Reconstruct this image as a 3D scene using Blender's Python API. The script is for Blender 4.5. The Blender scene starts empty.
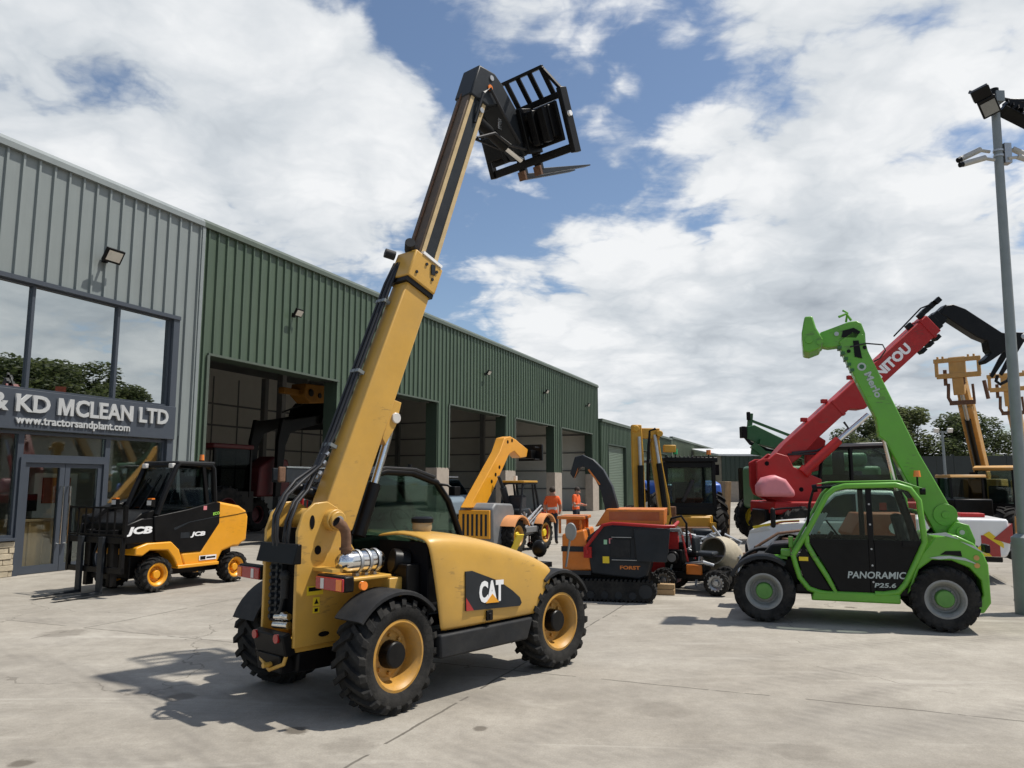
import bpy, bmesh, math, random
from mathutils import Vector, Matrix
R = math.radians
PI = math.pi
C = bpy.context.scene.collection
scene = bpy.context.scene

# ------------------------------------------------------------------ camera
F_PX, CAM_H, PITCH = 769.0, 1.75, math.atan(100 / 769.0)
cd = bpy.data.cameras.new('camera'); cam = bpy.data.objects.new('camera', cd); C.objects.link(cam)
cd.sensor_fit = 'HORIZONTAL'; cd.sensor_width = 36.0; cd.lens = 36.0 * F_PX / 1024.0
cd.clip_start = 0.05; cd.clip_end = 3000
cam.location = (0, 0, CAM_H); cam.rotation_euler = (PI / 2 + PITCH, 0, 0)
scene.camera = cam

def view_dir(u, v):
    """direction in the world of a point of the sky, for laying out the clouds"""
    x, y = (u - 512) / F_PX, -(v - 384) / F_PX
    c, s = math.cos(PITCH), math.sin(PITCH)
    return Vector((x, c - s * y, s + c * y)).normalized()

# ------------------------------------------------------------------ sun and sky
SUN_DIR = Vector((1.0, 0.17, 1.86)).normalized()
SUN_EL = math.asin(SUN_DIR.z); SUN_AZ = math.atan2(SUN_DIR.x, SUN_DIR.y)
sl = bpy.data.lights.new('sun', 'SUN'); sl.energy = 4.6; sl.angle = R(0.9); sl.color = (1.0, 0.95, 0.87)
so = bpy.data.objects.new('sun', sl); C.objects.link(so)
so.rotation_euler = SUN_DIR.to_track_quat('Z', 'Y').to_euler(); so.location = (20, 0, 40)

scene.view_settings.view_transform = 'Standard'; scene.view_settings.look = 'None'
scene.view_settings.exposure = 0.12; scene.view_settings.gamma = 1.0
scene.cycles.max_bounces = 8; scene.cycles.transparent_max_bounces = 12
scene.cycles.use_denoising = True

world = bpy.data.worlds.new('World'); scene.world = world; world.use_nodes = True
wt = world.node_tree; wt.nodes.clear()
world.cycles.sampling_method = 'MANUAL'; world.cycles.sample_map_resolution = 256
def wn(t, **kw):
    n = wt.nodes.new(t)
    for k, v in kw.items(): setattr(n, k, v)
    return n
def wl(a, b): wt.links.new(a, b)
def wmath(op, a, b=None, c=None, clamp=False):
    n = wn('ShaderNodeMath', operation=op, use_clamp=clamp)
    for i, x in enumerate((a, b, c)):
        if x is None: continue
        if isinstance(x, (int, float)): n.inputs[i].default_value = x
        else: wl(x, n.inputs[i])
    return n.outputs[0]
tc = wn('ShaderNodeTexCoord')
dirv = tc.outputs['Generated']
sky = wn('ShaderNodeTexSky', sky_type='NISHITA'); sky.sun_disc = False
sky.sun_elevation = SUN_EL; sky.sun_rotation = SUN_AZ; sky.air_density = 1.0; sky.dust_density = 0.6; sky.ozone_density = 1.5
sep = wn('ShaderNodeSeparateXYZ'); wl(dirv, sep.inputs[0])
zc = wmath('ADD', wmath('MAXIMUM', sep.outputs[2], 0.0), 0.22)
comb = wn('ShaderNodeCombineXYZ')
wl(wmath('DIVIDE', sep.outputs[0], zc), comb.inputs[0]); wl(wmath('DIVIDE', sep.outputs[1], zc), comb.inputs[1])
comb.inputs[2].default_value = 3.7
def wnoise(scale, detail, rough, dist=0.0, offset=(0, 0, 0), src=None):
    mp = wn('ShaderNodeMapping'); mp.inputs['Location'].default_value = offset
    wl(src or comb.outputs[0], mp.inputs[0])
    n = wn('ShaderNodeTexNoise'); n.inputs['Scale'].default_value = scale; n.inputs['Detail'].default_value = detail
    n.inputs['Roughness'].default_value = rough; n.inputs['Distortion'].default_value = dist
    wl(mp.outputs[0], n.inputs['Vector']); return n.outputs['Fac']
def lobe(u, v, r, w):
    d = wn('ShaderNodeVectorMath', operation='DOT_PRODUCT'); wl(dirv, d.inputs[0]); d.inputs[1].default_value = view_dir(u, v) if v is not None else Vector(u).normalized()
    m = wn('ShaderNodeMapRange', interpolation_type='SMOOTHSTEP'); wl(d.outputs['Value'], m.inputs[0])
    m.inputs[1].default_value = math.cos(r); m.inputs[2].default_value = 1.0; m.inputs[3].default_value = 0.0; m.inputs[4].default_value = w
    return m.outputs[0]
big = wnoise(2.3, 11, 0.55, 0.25, (0.4, 1.3, 0))
fine = wnoise(7.5, 10, 0.66, 0.5, (2.1, 0.2, 0))
mpw = wn('ShaderNodeMapping'); mpw.inputs['Rotation'].default_value = (0, 0, R(35)); mpw.inputs['Scale'].default_value = (0.8, 2.4, 1); wl(comb.outputs[0], mpw.inputs[0])
wisp = wnoise(3.2, 10, 0.68, 0.8, (1.0, 4.0, 0), mpw.outputs[0])
def wpuff(scale, offset):
    warp = wn('ShaderNodeTexNoise'); warp.inputs['Scale'].default_value = scale * 1.3; warp.inputs['Detail'].default_value = 6; wl(comb.outputs[0], warp.inputs['Vector'])
    ad = wn('ShaderNodeVectorMath', operation='MULTIPLY_ADD'); wl(warp.outputs['Color'], ad.inputs[0]); ad.inputs[1].default_value = (.9 / scale,) * 3; wl(comb.outputs[0], ad.inputs[2])
    mp = wn('ShaderNodeMapping'); mp.inputs['Location'].default_value = offset; wl(ad.outputs[0], mp.inputs[0])
    v = wn('ShaderNodeTexVoronoi', feature='F1', voronoi_dimensions='2D'); v.inputs['Scale'].default_value = scale; v.inputs['Detail'].default_value = 4; v.inputs['Roughness'].default_value = .55; wl(mp.outputs[0], v.inputs['Vector'])
    return wmath('SUBTRACT', 0.62, v.outputs['Distance'])
puff = wpuff(3.4, (0.3, 0.7, 0))
cover = wmath('ADD', wmath('MULTIPLY', wmath('SUBTRACT', big, 0.5), 1.35), wmath('MULTIPLY', wmath('SUBTRACT', fine, 0.5), 0.55))
cover = wmath('ADD', wmath('ADD', cover, wmath('MULTIPLY', puff, 0.70)), 0.0)
cover = wmath('ADD', cover, wmath('MULTIPLY', wmath('SUBTRACT', wisp, 0.5), 0.55))
for a in ((150, 160, .38, .56), (330, 150, .20, .42), (430, 120, .08, .20), (890, 60, .28, .48), (850, 190, .22, .22), (555, 295, .13, .50), (660, 310, .12, .36), (790, 330, .2, .25),
          (620, 40, .12, .38), (500, 0, .10, .38), (700, 150, .07, .22), (900, 370, .28, .48), (740, 410, .28, .50), (590, 390, .20, .40), (620, 185, .07, .18), (700, 235, .12, .14),
          (590, 180, .30, -.16), (690, 120, .10, -.16), (380, 50, .16, -.22), (480, 240, .12, -.16), (955, 165, .09, -.28), (870, 185, .07, -.24), (300, 20, .12, .10),
          ((.95, .18, .25), None, .6, .60)):
    cover = wmath('ADD', cover, lobe(*a))
mask = wn('ShaderNodeMapRange', interpolation_type='SMOOTHSTEP'); wl(cover, mask.inputs[0])
mask.inputs[1].default_value = -0.24; mask.inputs[2].default_value = 0.24; mask.inputs[3].default_value = 0.0; mask.inputs[4].default_value = 1.0
tone = wmath('ADD', wmath('MULTIPLY', wmath('SUBTRACT', wnoise(2.0, 7, 0.55, 0.3, (5.0, 2.0, 0)), 0.5), 0.85), 0.74)
tone = wmath('ADD', tone, wmath('MULTIPLY', wmath('SUBTRACT', fine, 0.5), 0.15))
tone = wmath('ADD', tone, wmath('MULTIPLY', puff, 0.45))
tone = wmath('SUBTRACT', tone, wmath('MULTIPLY', wmath('MAXIMUM', cover, 0.0), 0.07))
for a in ((880, 110, .34, .12), (590, 290, .18, .22), (260, 130, .26, .12), (620, 50, .14, .16), (870, 330, .24, -.06), (740, 350, .20, -.05), (60, 20, .25, -.08), (930, 400, .22, -.10)):
    tone = wmath('ADD', tone, lobe(*a))
cr = wn('ShaderNodeValToRGB'); wl(tone, cr.inputs[0])
cr.color_ramp.elements[0].position = 0.0; cr.color_ramp.elements[0].color = (0.36, 0.405, 0.46, 1)
cr.color_ramp.elements[1].position = 0.85; cr.color_ramp.elements[1].color = (0.90, 0.915, 0.93, 1)
e = cr.color_ramp.elements.new(0.45); e.color = (0.62, 0.665, 0.71, 1)
bg1 = wn('ShaderNodeBackground'); wl(sky.outputs[0], bg1.inputs[0]); bg1.inputs[1].default_value = 0.105
bg2 = wn('ShaderNodeBackground'); wl(cr.outputs[0], bg2.inputs[0]); bg2.inputs[1].default_value = 0.92
mx = wn('ShaderNodeMixShader'); wl(mask.outputs[0], mx.inputs[0]); wl(bg1.outputs[0], mx.inputs[1]); wl(bg2.outputs[0], mx.inputs[2])
wo = wn('ShaderNodeOutputWorld'); wl(mx.outputs[0], wo.inputs[0])

# ------------------------------------------------------------------ materials
MATS = {}
def paint(name, col, rough=0.45, metal=0.0, var=0.10, scale=5.0, dirt=0.0, wear=0.0, streak=0.0, dirtcol=(0.30, 0.27, 0.22), bump=0.0, coat=0.0, bscale=60.0, spec=0.5):
    m = bpy.data.materials.new(name); m.use_nodes = True; t = m.node_tree; b = t.nodes['Principled BSDF']
    co = t.nodes.new('ShaderNodeTexCoord')
    n1 = t.nodes.new('ShaderNodeTexNoise'); n1.inputs['Scale'].default_value = scale; n1.inputs['Detail'].default_value = 6; n1.inputs['Roughness'].default_value = 0.65
    t.links.new(co.outputs['Object'], n1.inputs['Vector'])
    r1 = t.nodes.new('ShaderNodeValToRGB'); t.links.new(n1.outputs['Fac'], r1.inputs[0])
    r1.color_ramp.elements[0].position = 0.3; r1.color_ramp.elements[1].position = 0.7
    r1.color_ramp.elements[0].color = tuple(max(0, c * (1 - var)) for c in col) + (1,)
    r1.color_ramp.elements[1].color = tuple(min(1, c * (1 + var)) for c in col) + (1,)
    out = r1.outputs[0]
    if dirt > 0:
        n2 = t.nodes.new('ShaderNodeTexNoise'); n2.inputs['Scale'].default_value = scale * 0.55; n2.inputs['Detail'].default_value = 10; n2.inputs['Roughness'].default_value = 0.75
        t.links.new(co.outputs['Object'], n2.inputs['Vector'])
        r2 = t.nodes.new('ShaderNodeValToRGB'); t.links.new(n2.outputs['Fac'], r2.inputs[0])
        r2.color_ramp.elements[0].position = 0.42; r2.color_ramp.elements[0].color = (0, 0, 0, 1)
        r2.color_ramp.elements[1].position = 0.75; r2.color_ramp.elements[1].color = (dirt, dirt, dirt, 1)
        mi = t.nodes.new('ShaderNodeMix'); mi.data_type = 'RGBA'
        t.links.new(r2.outputs[0], mi.inputs[0]); t.links.new(out, mi.inputs[6]); mi.inputs[7].default_value = dirtcol + (1,)
        out = mi.outputs[2]
    if streak > 0:   # rain streaks and sheet-to-sheet tone along the upright direction
        mp = t.nodes.new('ShaderNodeMapping'); mp.inputs['Scale'].default_value = (3.0, 3.0, 0.16); t.links.new(co.outputs['Object'], mp.inputs[0])
        n4 = t.nodes.new('ShaderNodeTexNoise'); n4.inputs['Scale'].default_value = 2.2; n4.inputs['Detail'].default_value = 8; n4.inputs['Roughness'].default_value = 0.7; t.links.new(mp.outputs[0], n4.inputs['Vector'])
        r4 = t.nodes.new('ShaderNodeValToRGB'); t.links.new(n4.outputs['Fac'], r4.inputs[0]); k = streak
        r4.color_ramp.elements[0].position = 0.30; r4.color_ramp.elements[0].color = (1 - k, 1 - k, 1 - k, 1); r4.color_ramp.elements[1].position = 0.72; r4.color_ramp.elements[1].color = (1 + k, 1 + k, 1 + k * .9, 1)
        m4 = t.nodes.new('ShaderNodeMix'); m4.data_type = 'RGBA'; m4.blend_type = 'MULTIPLY'; m4.inputs[0].default_value = 1.0
        t.links.new(out, m4.inputs[6]); t.links.new(r4.outputs[0], m4.inputs[7]); out = m4.outputs[2]
    if wear > 0:     # scuffs: short dark scratches and small chips
        mp = t.nodes.new('ShaderNodeMapping'); mp.inputs['Scale'].default_value = (9.0, 9.0, 34.0); mp.inputs['Rotation'].default_value = (0.5, 0.4, 0.3); t.links.new(co.outputs['Object'], mp.inputs[0])
        n5 = t.nodes.new('ShaderNodeTexNoise'); n5.inputs['Scale'].default_value = 1.0; n5.inputs['Detail'].default_value = 5; n5.inputs['Roughness'].default_value = 0.6; t.links.new(mp.outputs[0], n5.inputs['Vector'])
        n6 = t.nodes.new('ShaderNodeTexNoise'); n6.inputs['Scale'].default_value = 2.4; n6.inputs['Detail'].default_value = 3; t.links.new(co.outputs['Object'], n6.inputs['Vector'])
        mm = t.nodes.new('ShaderNodeMath'); mm.operation = 'MULTIPLY'; t.links.new(n5.outputs['Fac'], mm.inputs[0]); t.links.new(n6.outputs['Fac'], mm.inputs[1])
        r5 = t.nodes.new('ShaderNodeValToRGB'); t.links.new(mm.outputs[0], r5.inputs[0]); r5.color_ramp.elements[0].position = 0.345; r5.color_ramp.elements[0].color = (0, 0, 0, 1); r5.color_ramp.elements[1].position = 0.40; r5.color_ramp.elements[1].color = (wear, wear, wear, 1)
        m5 = t.nodes.new('ShaderNodeMix'); m5.data_type = 'RGBA'; t.links.new(r5.outputs[0], m5.inputs[0]); t.links.new(out, m5.inputs[6]); m5.inputs[7].default_value = (0.07, 0.055, 0.04, 1); out = m5.outputs[2]
    t.links.new(out, b.inputs['Base Color'])
    rr = t.nodes.new('ShaderNodeMapRange'); t.links.new(n1.outputs['Fac'], rr.inputs[0]); rr.inputs[3].default_value = max(0.04, rough - 0.12); rr.inputs[4].default_value = min(1, rough + 0.12)
    t.links.new(rr.outputs[0], b.inputs['Roughness'])
    b.inputs['Metallic'].default_value = metal; b.inputs['Coat Weight'].default_value = coat; b.inputs['Specular IOR Level'].default_value = spec
    if bump > 0:
        n3 = t.nodes.new('ShaderNodeTexNoise'); n3.inputs['Scale'].default_value = bscale; n3.inputs['Detail'].default_value = 4
        t.links.new(co.outputs['Object'], n3.inputs['Vector'])
        bp = t.nodes.new('ShaderNodeBump'); bp.inputs['Strength'].default_value = bump; bp.inputs['Distance'].default_value = 0.02
        t.links.new(n3.outputs['Fac'], bp.inputs['Height']); t.links.new(bp.outputs[0], b.inputs['Normal'])
    MATS[name] = m; return m
def glass(name, tint, refl=0.5, base=0.06, rough=0.02):
    """sheet glass: tinted see-through plus a mirror-like reflection that grows at grazing angles"""
    m = bpy.data.materials.new(name); m.use_nodes = True; t = m.node_tree; t.nodes.clear()
    o = t.nodes.new('ShaderNodeOutputMaterial'); mix = t.nodes.new('ShaderNodeMixShader')
    tr = t.nodes.new('ShaderNodeBsdfTransparent'); tr.inputs[0].default_value = tint + (1,)
    g = t.nodes.new('ShaderNodeBsdfGlossy'); g.inputs['Roughness'].default_value = rough; g.inputs[0].default_value = (0.9, 0.95, 0.95, 1)
    lw = t.nodes.new('ShaderNodeLayerWeight'); lw.inputs[0].default_value = 0.35
    mr = t.nodes.new('ShaderNodeMapRange'); t.links.new(lw.outputs['Fresnel'], mr.inputs[0]); mr.inputs[1].default_value = 0.0; mr.inputs[2].default_value = 1.0
    mr.inputs[3].default_value = base; mr.inputs[4].default_value = refl
    t.links.new(mr.outputs[0], mix.inputs[0]); t.links.new(tr.outputs[0], mix.inputs[1]); t.links.new(g.outputs[0], mix.inputs[2]); t.links.new(mix.outputs[0], o.inputs[0])
    MATS[name] = m; return m

M_yel = paint('mustard_paint', (0.55, 0.312, 0.055), 0.40, var=0.09, scale=2.2, dirt=0.34, wear=0.35, dirtcol=(0.30, 0.22, 0.10), coat=0.15)
M_yelrim = paint('rim_yellow', (0.46, 0.235, 0.035), 0.5, var=0.2, scale=8, dirt=0.7, dirtcol=(0.22, 0.17, 0.10))
M_amber = paint('amber_paint', (0.74, 0.32, 0.012), 0.38, var=0.06, scale=3, dirt=0.14, dirtcol=(.30, .17, .06), wear=.15, coat=0.2)
M_orange = paint('orange_paint', (0.56, 0.155, 0.012), 0.45, var=0.12, scale=4, dirt=0.12, wear=.4)
M_peach = paint('faded_orange', (0.70, 0.30, 0.11), 0.5, var=0.1, scale=4, dirt=0.15)
M_green = paint('lime_green_paint', (0.110, 0.36, 0.022), 0.38, var=0.08, scale=3, dirt=0.25, wear=.4, dirtcol=(0.14, 0.19, 0.07), coat=0.2)
M_dkgreen = paint('deep_green_paint', (0.02, 0.11, 0.03), 0.45, var=0.12, scale=3, dirt=0.1)
M_red = paint('red_paint', (0.35, 0.012, 0.012), 0.45, spec=.3, var=0.12, scale=2.5, dirt=0.18, wear=.4, dirtcol=(0.30, 0.12, 0.10))
M_pink = paint('faded_red_plastic', (0.60, 0.20, 0.22), 0.5, var=0.06, scale=3)
M_ochre = paint('weathered_ochre', (0.50, 0.27, 0.07), 0.5, var=0.15, scale=4, dirt=0.45, dirtcol=(0.42, 0.30, 0.17))
M_digyel = paint('digger_yellow', (0.50, 0.26, 0.018), 0.45, var=0.12, scale=4, dirt=0.3, dirtcol=(0.14, 0.09, 0.04))
M_black = paint('satin_black', (0.0055, 0.0055, 0.006), 0.38, var=0.2, scale=5, dirt=0.10, dirtcol=(0.05, 0.046, 0.04), spec=.16)
M_slate = paint('dark_slate_steel', (0.018, 0.022, 0.027), 0.42, var=0.2, scale=4, dirt=0.15, dirtcol=(0.09, 0.08, 0.07), spec=.2)
M_plastic = paint('grey_black_plastic', (0.018, 0.019, 0.021), 0.6, spec=.22, var=0.2, scale=6, dirt=0.3, dirtcol=(0.09, 0.085, 0.075), bump=0.1, bscale=200)
M_rubber = paint('tyre_rubber', (0.014, 0.014, 0.014), 0.85, var=0.25, scale=9, dirt=0.55, dirtcol=(0.075, 0.069, 0.06), spec=0.2, bump=0.2, bscale=60)
M_hose = paint('hose_rubber', (0.014, 0.014, 0.016), 0.5, var=0.1)
M_grease = paint('oiled_brown_steel', (0.105, 0.070, 0.042), 0.5, metal=0.25, var=0.35, scale=6, dirt=0.3, dirtcol=(0.05, 0.04, 0.03))
M_cream = paint('cream_wear_strip', (0.50, 0.37, 0.19), 0.5, var=0.15, scale=9)
M_chrome = paint('polished_steel', (0.72, 0.71, 0.69), 0.16, metal=1.0, var=0.08, scale=10)
M_steel = paint('plain_steel', (0.40, 0.41, 0.42), 0.4, metal=0.7, var=0.12, scale=8)
M_galv = paint('galvanised_steel', (0.22, 0.245, 0.25), 0.55, metal=0.25, var=0.10, scale=5, dirt=0.15, dirtcol=(0.15, 0.14, 0.12))
M_rust = paint('rusted_pipe', (0.13, 0.065, 0.035), 0.8, var=0.35, scale=20, bump=0.2)
M_white = paint('white_paint', (0.78, 0.78, 0.77), 0.35, var=0.03, dirt=0.05, coat=0.3)
M_decal = paint('white_decal', (0.80, 0.80, 0.80), 0.5, var=0.02)
M_sil = paint('silver_decal', (0.42, 0.47, 0.45), 0.5, var=0.05)
M_redlens = paint('red_lens', (0.34, 0.012, 0.014), 0.2, var=0.08, coat=0.5)
M_amberlens = paint('amber_lens', (0.85, 0.22, 0.02), 0.25, var=0.05, coat=0.5)
M_whitelens = paint('clear_lens', (0.62, 0.60, 0.57), 0.2, var=0.05, coat=0.5)
M_sticker = paint('yellow_sticker', (0.75, 0.55, 0.02), 0.5, var=0.05)
M_dark = paint('dark_recess', (0.006, 0.006, 0.007), 0.8, var=0.2, spec=.1)
M_seat = paint('seat_cloth', (0.03, 0.03, 0.033), 0.85, var=0.15)
M_bowl = paint('tan_plastic', (0.34, 0.26, 0.15), 0.35, var=0.1)
M_blue = paint('blue_paint', (0.04, 0.13, 0.50), 0.4, var=0.06, coat=0.2)
M_grey = paint('mid_grey_paint', (0.16, 0.165, 0.17), 0.5, var=0.12, dirt=0.25)
M_wood = paint('pale_timber', (0.40, 0.27, 0.14), 0.65, var=0.2, scale=3, bump=0.1)
M_oak = paint('counter_timber', (0.46, 0.29, 0.12), 0.5, var=0.22, scale=3)
M_drum = paint('cement_crusted_drum', (0.38, 0.33, 0.24), 0.8, var=0.15, scale=7, dirt=0.4, dirtcol=(0.46, 0.43, 0.36), bump=0.3, bscale=30)
M_skin = paint('skin', (0.42, 0.22, 0.15), 0.55, var=0.05)
M_hiviz = paint('orange_hi_vis_cloth', (0.85, 0.13, 0.025), 0.8, var=0.08, scale=14)
M_band = paint('reflective_band', (0.62, 0.62, 0.60), 0.5, var=0.05)
M_navy = paint('navy_cloth', (0.018, 0.022, 0.035), 0.85, var=0.12)
M_hair = paint('dark_hair', (0.03, 0.02, 0.014), 0.8, var=0.2)
M_led = paint('led_reflector', (0.62, 0.58, 0.50), 0.3, var=0.05, coat=0.3)
M_boot = paint('boot_leather', (0.03, 0.022, 0.016), 0.7)
M_gl = glass('cab_glass', (0.72, 0.79, 0.75), refl=0.38, base=0.0)
M_gldark = glass('smoked_glass', (0.36, 0.40, 0.40), refl=0.36, base=0.0)
M_glmirror = glass('solar_glass', (0.14, 0.16, 0.17), refl=1.0, base=0.58, rough=0.008)
M_glshop = glass('shop_glass', (0.86, 0.89, 0.88), refl=0.7, base=0.03)
M_cladgrey = paint('silver_grey_cladding', (0.200, 0.226, 0.224), 0.45, metal=0.0, streak=.07, var=0.05, scale=0.9, dirt=0.12, dirtcol=(0.24, 0.255, 0.25))
M_cladgreen = paint('juniper_green_cladding', (0.058, 0.090, 0.058), 0.5, streak=.14, var=0.09, scale=0.8, dirt=0.18, dirtcol=(0.10, 0.12, 0.085))
M_trimgreen = paint('green_trim', (0.070, 0.090, 0.068), 0.5, var=0.08)
M_trimgrey = paint('grey_trim', (0.20, 0.225, 0.225), 0.5, var=0.06)
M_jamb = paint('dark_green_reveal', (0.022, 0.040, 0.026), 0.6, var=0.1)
M_anth = paint('anthracite_frame', (0.044, 0.054, 0.070), 0.45, var=0.05)
M_cream_panel = paint('cream_wall_panel', (0.66, 0.65, 0.60), 0.6, var=0.05, scale=1.2, dirt=0.12)
M_block = paint('concrete_block', (0.34, 0.29, 0.24), 0.85, var=0.14, scale=3, dirt=0.25, bump=0.3, bscale=40)
M_roofdark = paint('roof_sheet', (0.13, 0.14, 0.145), 0.7, var=0.1)
M_letter = paint('cast_lettering', (0.42, 0.43, 0.43), 0.45, var=0.04)
M_shutter = paint('shutter_slats', (0.125, 0.165, 0.125), 0.5, var=0.06)
M_terracotta = paint('terracotta_tiles', (0.33, 0.085, 0.045), 0.8, var=0.25, scale=2)
M_render = paint('cream_render', (0.55, 0.50, 0.42), 0.9, var=0.06)
M_bark = paint('bark', (0.085, 0.065, 0.045), 0.9, var=0.3, scale=9, bump=0.4)
M_board = paint('dark_boarding', (0.030, 0.036, 0.034), 0.7, var=0.15, scale=2)

def leaf_mat(name, c):
    m = bpy.data.materials.new(name); m.use_nodes = True; t = m.node_tree; b = t.nodes['Principled BSDF']
    g = t.nodes.new('ShaderNodeNewGeometry'); r = t.nodes.new('ShaderNodeValToRGB'); t.links.new(g.outputs['Random Per Island'], r.inputs[0])
    r.color_ramp.elements[0].color = (c[0] * .55, c[1] * .6, c[2] * .5, 1); r.color_ramp.elements[1].color = (c[0] * 1.5, c[1] * 1.4, c[2] * 1.3, 1)
    t.links.new(r.outputs[0], b.inputs['Base Color']); b.inputs['Roughness'].default_value = 0.7; b.inputs['Specular IOR Level'].default_value = 0.25
    tl = t.nodes.new('ShaderNodeBsdfTranslucent'); t.links.new(r.outputs[0], tl.inputs[0]); ms = t.nodes.new('ShaderNodeMixShader'); ms.inputs[0].default_value = 0.4
    t.links.new(b.outputs[0], ms.inputs[1]); t.links.new(tl.outputs[0], ms.inputs[2]); t.links.new(ms.outputs[0], t.nodes['Material Output'].inputs[0])
    return m
M_leaf = [leaf_mat('oak_leaves', (0.100, 0.125, 0.055)), leaf_mat('ash_leaves', (0.120, 0.145, 0.065)), leaf_mat('dark_leaves', (0.085, 0.110, 0.050))]

# ------------------------------------------------------------------ mesh helpers
class MB:
    """collects shapes and links them as ONE mesh object"""
    def __init__(s): s.v, s.f, s.mi = [], [], []
    def add(s, vs, fs, mi=0, M=None):
        o = len(s.v)
        s.v += [tuple(M @ Vector(p)) if M is not None else tuple(p) for p in vs]
        s.f += [tuple(o + i for i in f) for f in fs]; s.mi += [mi] * len(fs); return s
    def box(s, c, d, mi=0, rot=None):
        x, y, z = d[0] / 2, d[1] / 2, d[2] / 2
        vs = [Vector((a, b, e)) for a in (-x, x) for b in (-y, y) for e in (-z, z)]
        if rot is not None: vs = [rot @ p for p in vs]
        vs = [p + Vector(c) for p in vs]
        return s.add(vs, [(0, 1, 3, 2), (4, 6, 7, 5), (0, 4, 5, 1), (2, 3, 7, 6), (0, 2, 6, 4), (1, 5, 7, 3)], mi)
    def bx(s, x0, x1, y0, y1, z0, z1, mi=0): return s.box(((x0 + x1) / 2, (y0 + y1) / 2, (z0 + z1) / 2), (abs(x1 - x0), abs(y1 - y0), abs(z1 - z0)), mi)
    def prism(s, pts, a, b, axis='y', mi=0):
        """pts in the plane across AXIS: y -> (x,z), x -> (y,z), z -> (x,y)"""
        def P(p, t): return (p[0], t, p[1]) if axis == 'y' else (t, p[0], p[1]) if axis == 'x' else (p[0], p[1], t)
        n = len(pts); vs = [P(p, a) for p in pts] + [P(p, b) for p in pts]
        fs = [tuple(range(n)), tuple(range(2 * n - 1, n - 1, -1))] + [(i, i + n, (i + 1) % n + n, (i + 1) % n) for i in range(n)]
        return s.add(vs, fs, mi)
    def tube(s, path, r, n=8, mi=0, r1=None, caps=True):
        path = [Vector(p) for p in path]; k = len(path); vs = []; up = None
        for i, p in enumerate(path):
            t = (path[min(i + 1, k - 1)] - path[max(i - 1, 0)]).normalized()
            if up is None or abs(up.dot(t)) > 0.98: up = Vector((0, 0, 1)) if abs(t.z) < 0.9 else Vector((1, 0, 0))
            a = t.cross(up).normalized(); b = a.cross(t); up = b
            rr = r if r1 is None else r + (r1 - r) * i / (k - 1)
            vs += [p + rr * (math.cos(2 * PI * j / n) * a + math.sin(2 * PI * j / n) * b) for j in range(n)]
        fs = [(i * n + j, i * n + (j + 1) % n, (i + 1) * n + (j + 1) % n, (i + 1) * n + j) for i in range(k - 1) for j in range(n)]
        if caps: fs += [tuple(range(n - 1, -1, -1)), tuple((k - 1) * n + j for j in range(n))]
        return s.add(vs, fs, mi)
    def cyl(s, p0, p1, r, n=20, mi=0, r1=None): return s.tube([p0, p1], r, n, mi, r1)
    def beam(s, p0, p1, w, h, mi=0, side=(0, 1, 0)):
        """box between two points: w across SIDE, h across the third way"""
        p0, p1 = Vector(p0), Vector(p1); t = (p1 - p0).normalized(); a = Vector(side); a = (a - t * a.dot(t)).normalized(); b = t.cross(a)
        vs = [p + a * x * w / 2 + b * y * h / 2 for p in (p0, p1) for x, y in ((-1, -1), (1, -1), (1, 1), (-1, 1))]
        return s.add(vs, [(3, 2, 1, 0), (4, 5, 6, 7)] + [(i, (i + 1) % 4, (i + 1) % 4 + 4, i + 4) for i in range(4)], mi)
    def lathe(s, prof, n=32, mi=0, M=None):
        """prof: (radius, y) turned about the y axis"""
        k = len(prof); vs = [(r * math.cos(2 * PI * j / n), y, r * math.sin(2 * PI * j / n)) for r, y in prof for j in range(n)]
        fs = [(i * n + j, (i + 1) * n + j, (i + 1) * n + (j + 1) % n, i * n + (j + 1) % n) for i in range(k - 1) for j in range(n)]
        return s.add(vs, fs, mi, M)
    def loft(s, rings, mi=0, closed=False, caps=False):
        k, n = len(rings), len(rings[0]); vs = [p for r in rings for p in r]; m = n if closed else n - 1
        fs = [(i * n + j, i * n + (j + 1) % n, (i + 1) * n + (j + 1) % n, (i + 1) * n + j) for i in range(k - 1) for j in range(m)]
        if caps: fs += [tuple(range(n - 1, -1, -1)), tuple((k - 1) * n + j for j in range(n))]
        return s.add(vs, fs, mi)
    def ball(s, c, r, mi=0, n=14, sc=(1, 1, 1)):
        k = n // 2; vs = []; c = Vector(c)
        for i in range(1, k):
            a = PI * i / k
            vs += [c + Vector((r * sc[0] * math.sin(a) * math.cos(2 * PI * j / n), r * sc[1] * math.sin(a) * math.sin(2 * PI * j / n), r * sc[2] * math.cos(a))) for j in range(n)]
        o = len(vs); vs += [c + Vector((0, 0, r * sc[2])), c - Vector((0, 0, r * sc[2]))]
        fs = [(i * n + j, (i + 1) * n + j, (i + 1) * n + (j + 1) % n, i * n + (j + 1) % n) for i in range(k - 2) for j in range(n)]
        fs += [(o, j, (j + 1) % n) for j in range(n)] + [(o + 1, (k - 2) * n + (j + 1) % n, (k - 2) * n + j) for j in range(n)]
        return s.add(vs, fs, mi)
    def build(s, name, mats, parent=None, bevel=0.0, loc=(0, 0, 0), rot=(0, 0, 0), smooth=32, fix=True, seg=2, label=None):
        me = bpy.data.meshes.new(name); me.from_pydata(s.v, [], s.f)
        for m in (mats if isinstance(mats, (list, tuple)) else [mats]): me.materials.append(m)
        me.polygons.foreach_set('material_index', s.mi)
        if fix:
            bm = bmesh.new(); bm.from_mesh(me); bmesh.ops.recalc_face_normals(bm, faces=bm.faces); bm.to_mesh(me); bm.free()
        if smooth:
            me.shade_smooth(); me.set_sharp_from_angle(angle=R(smooth))
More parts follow.
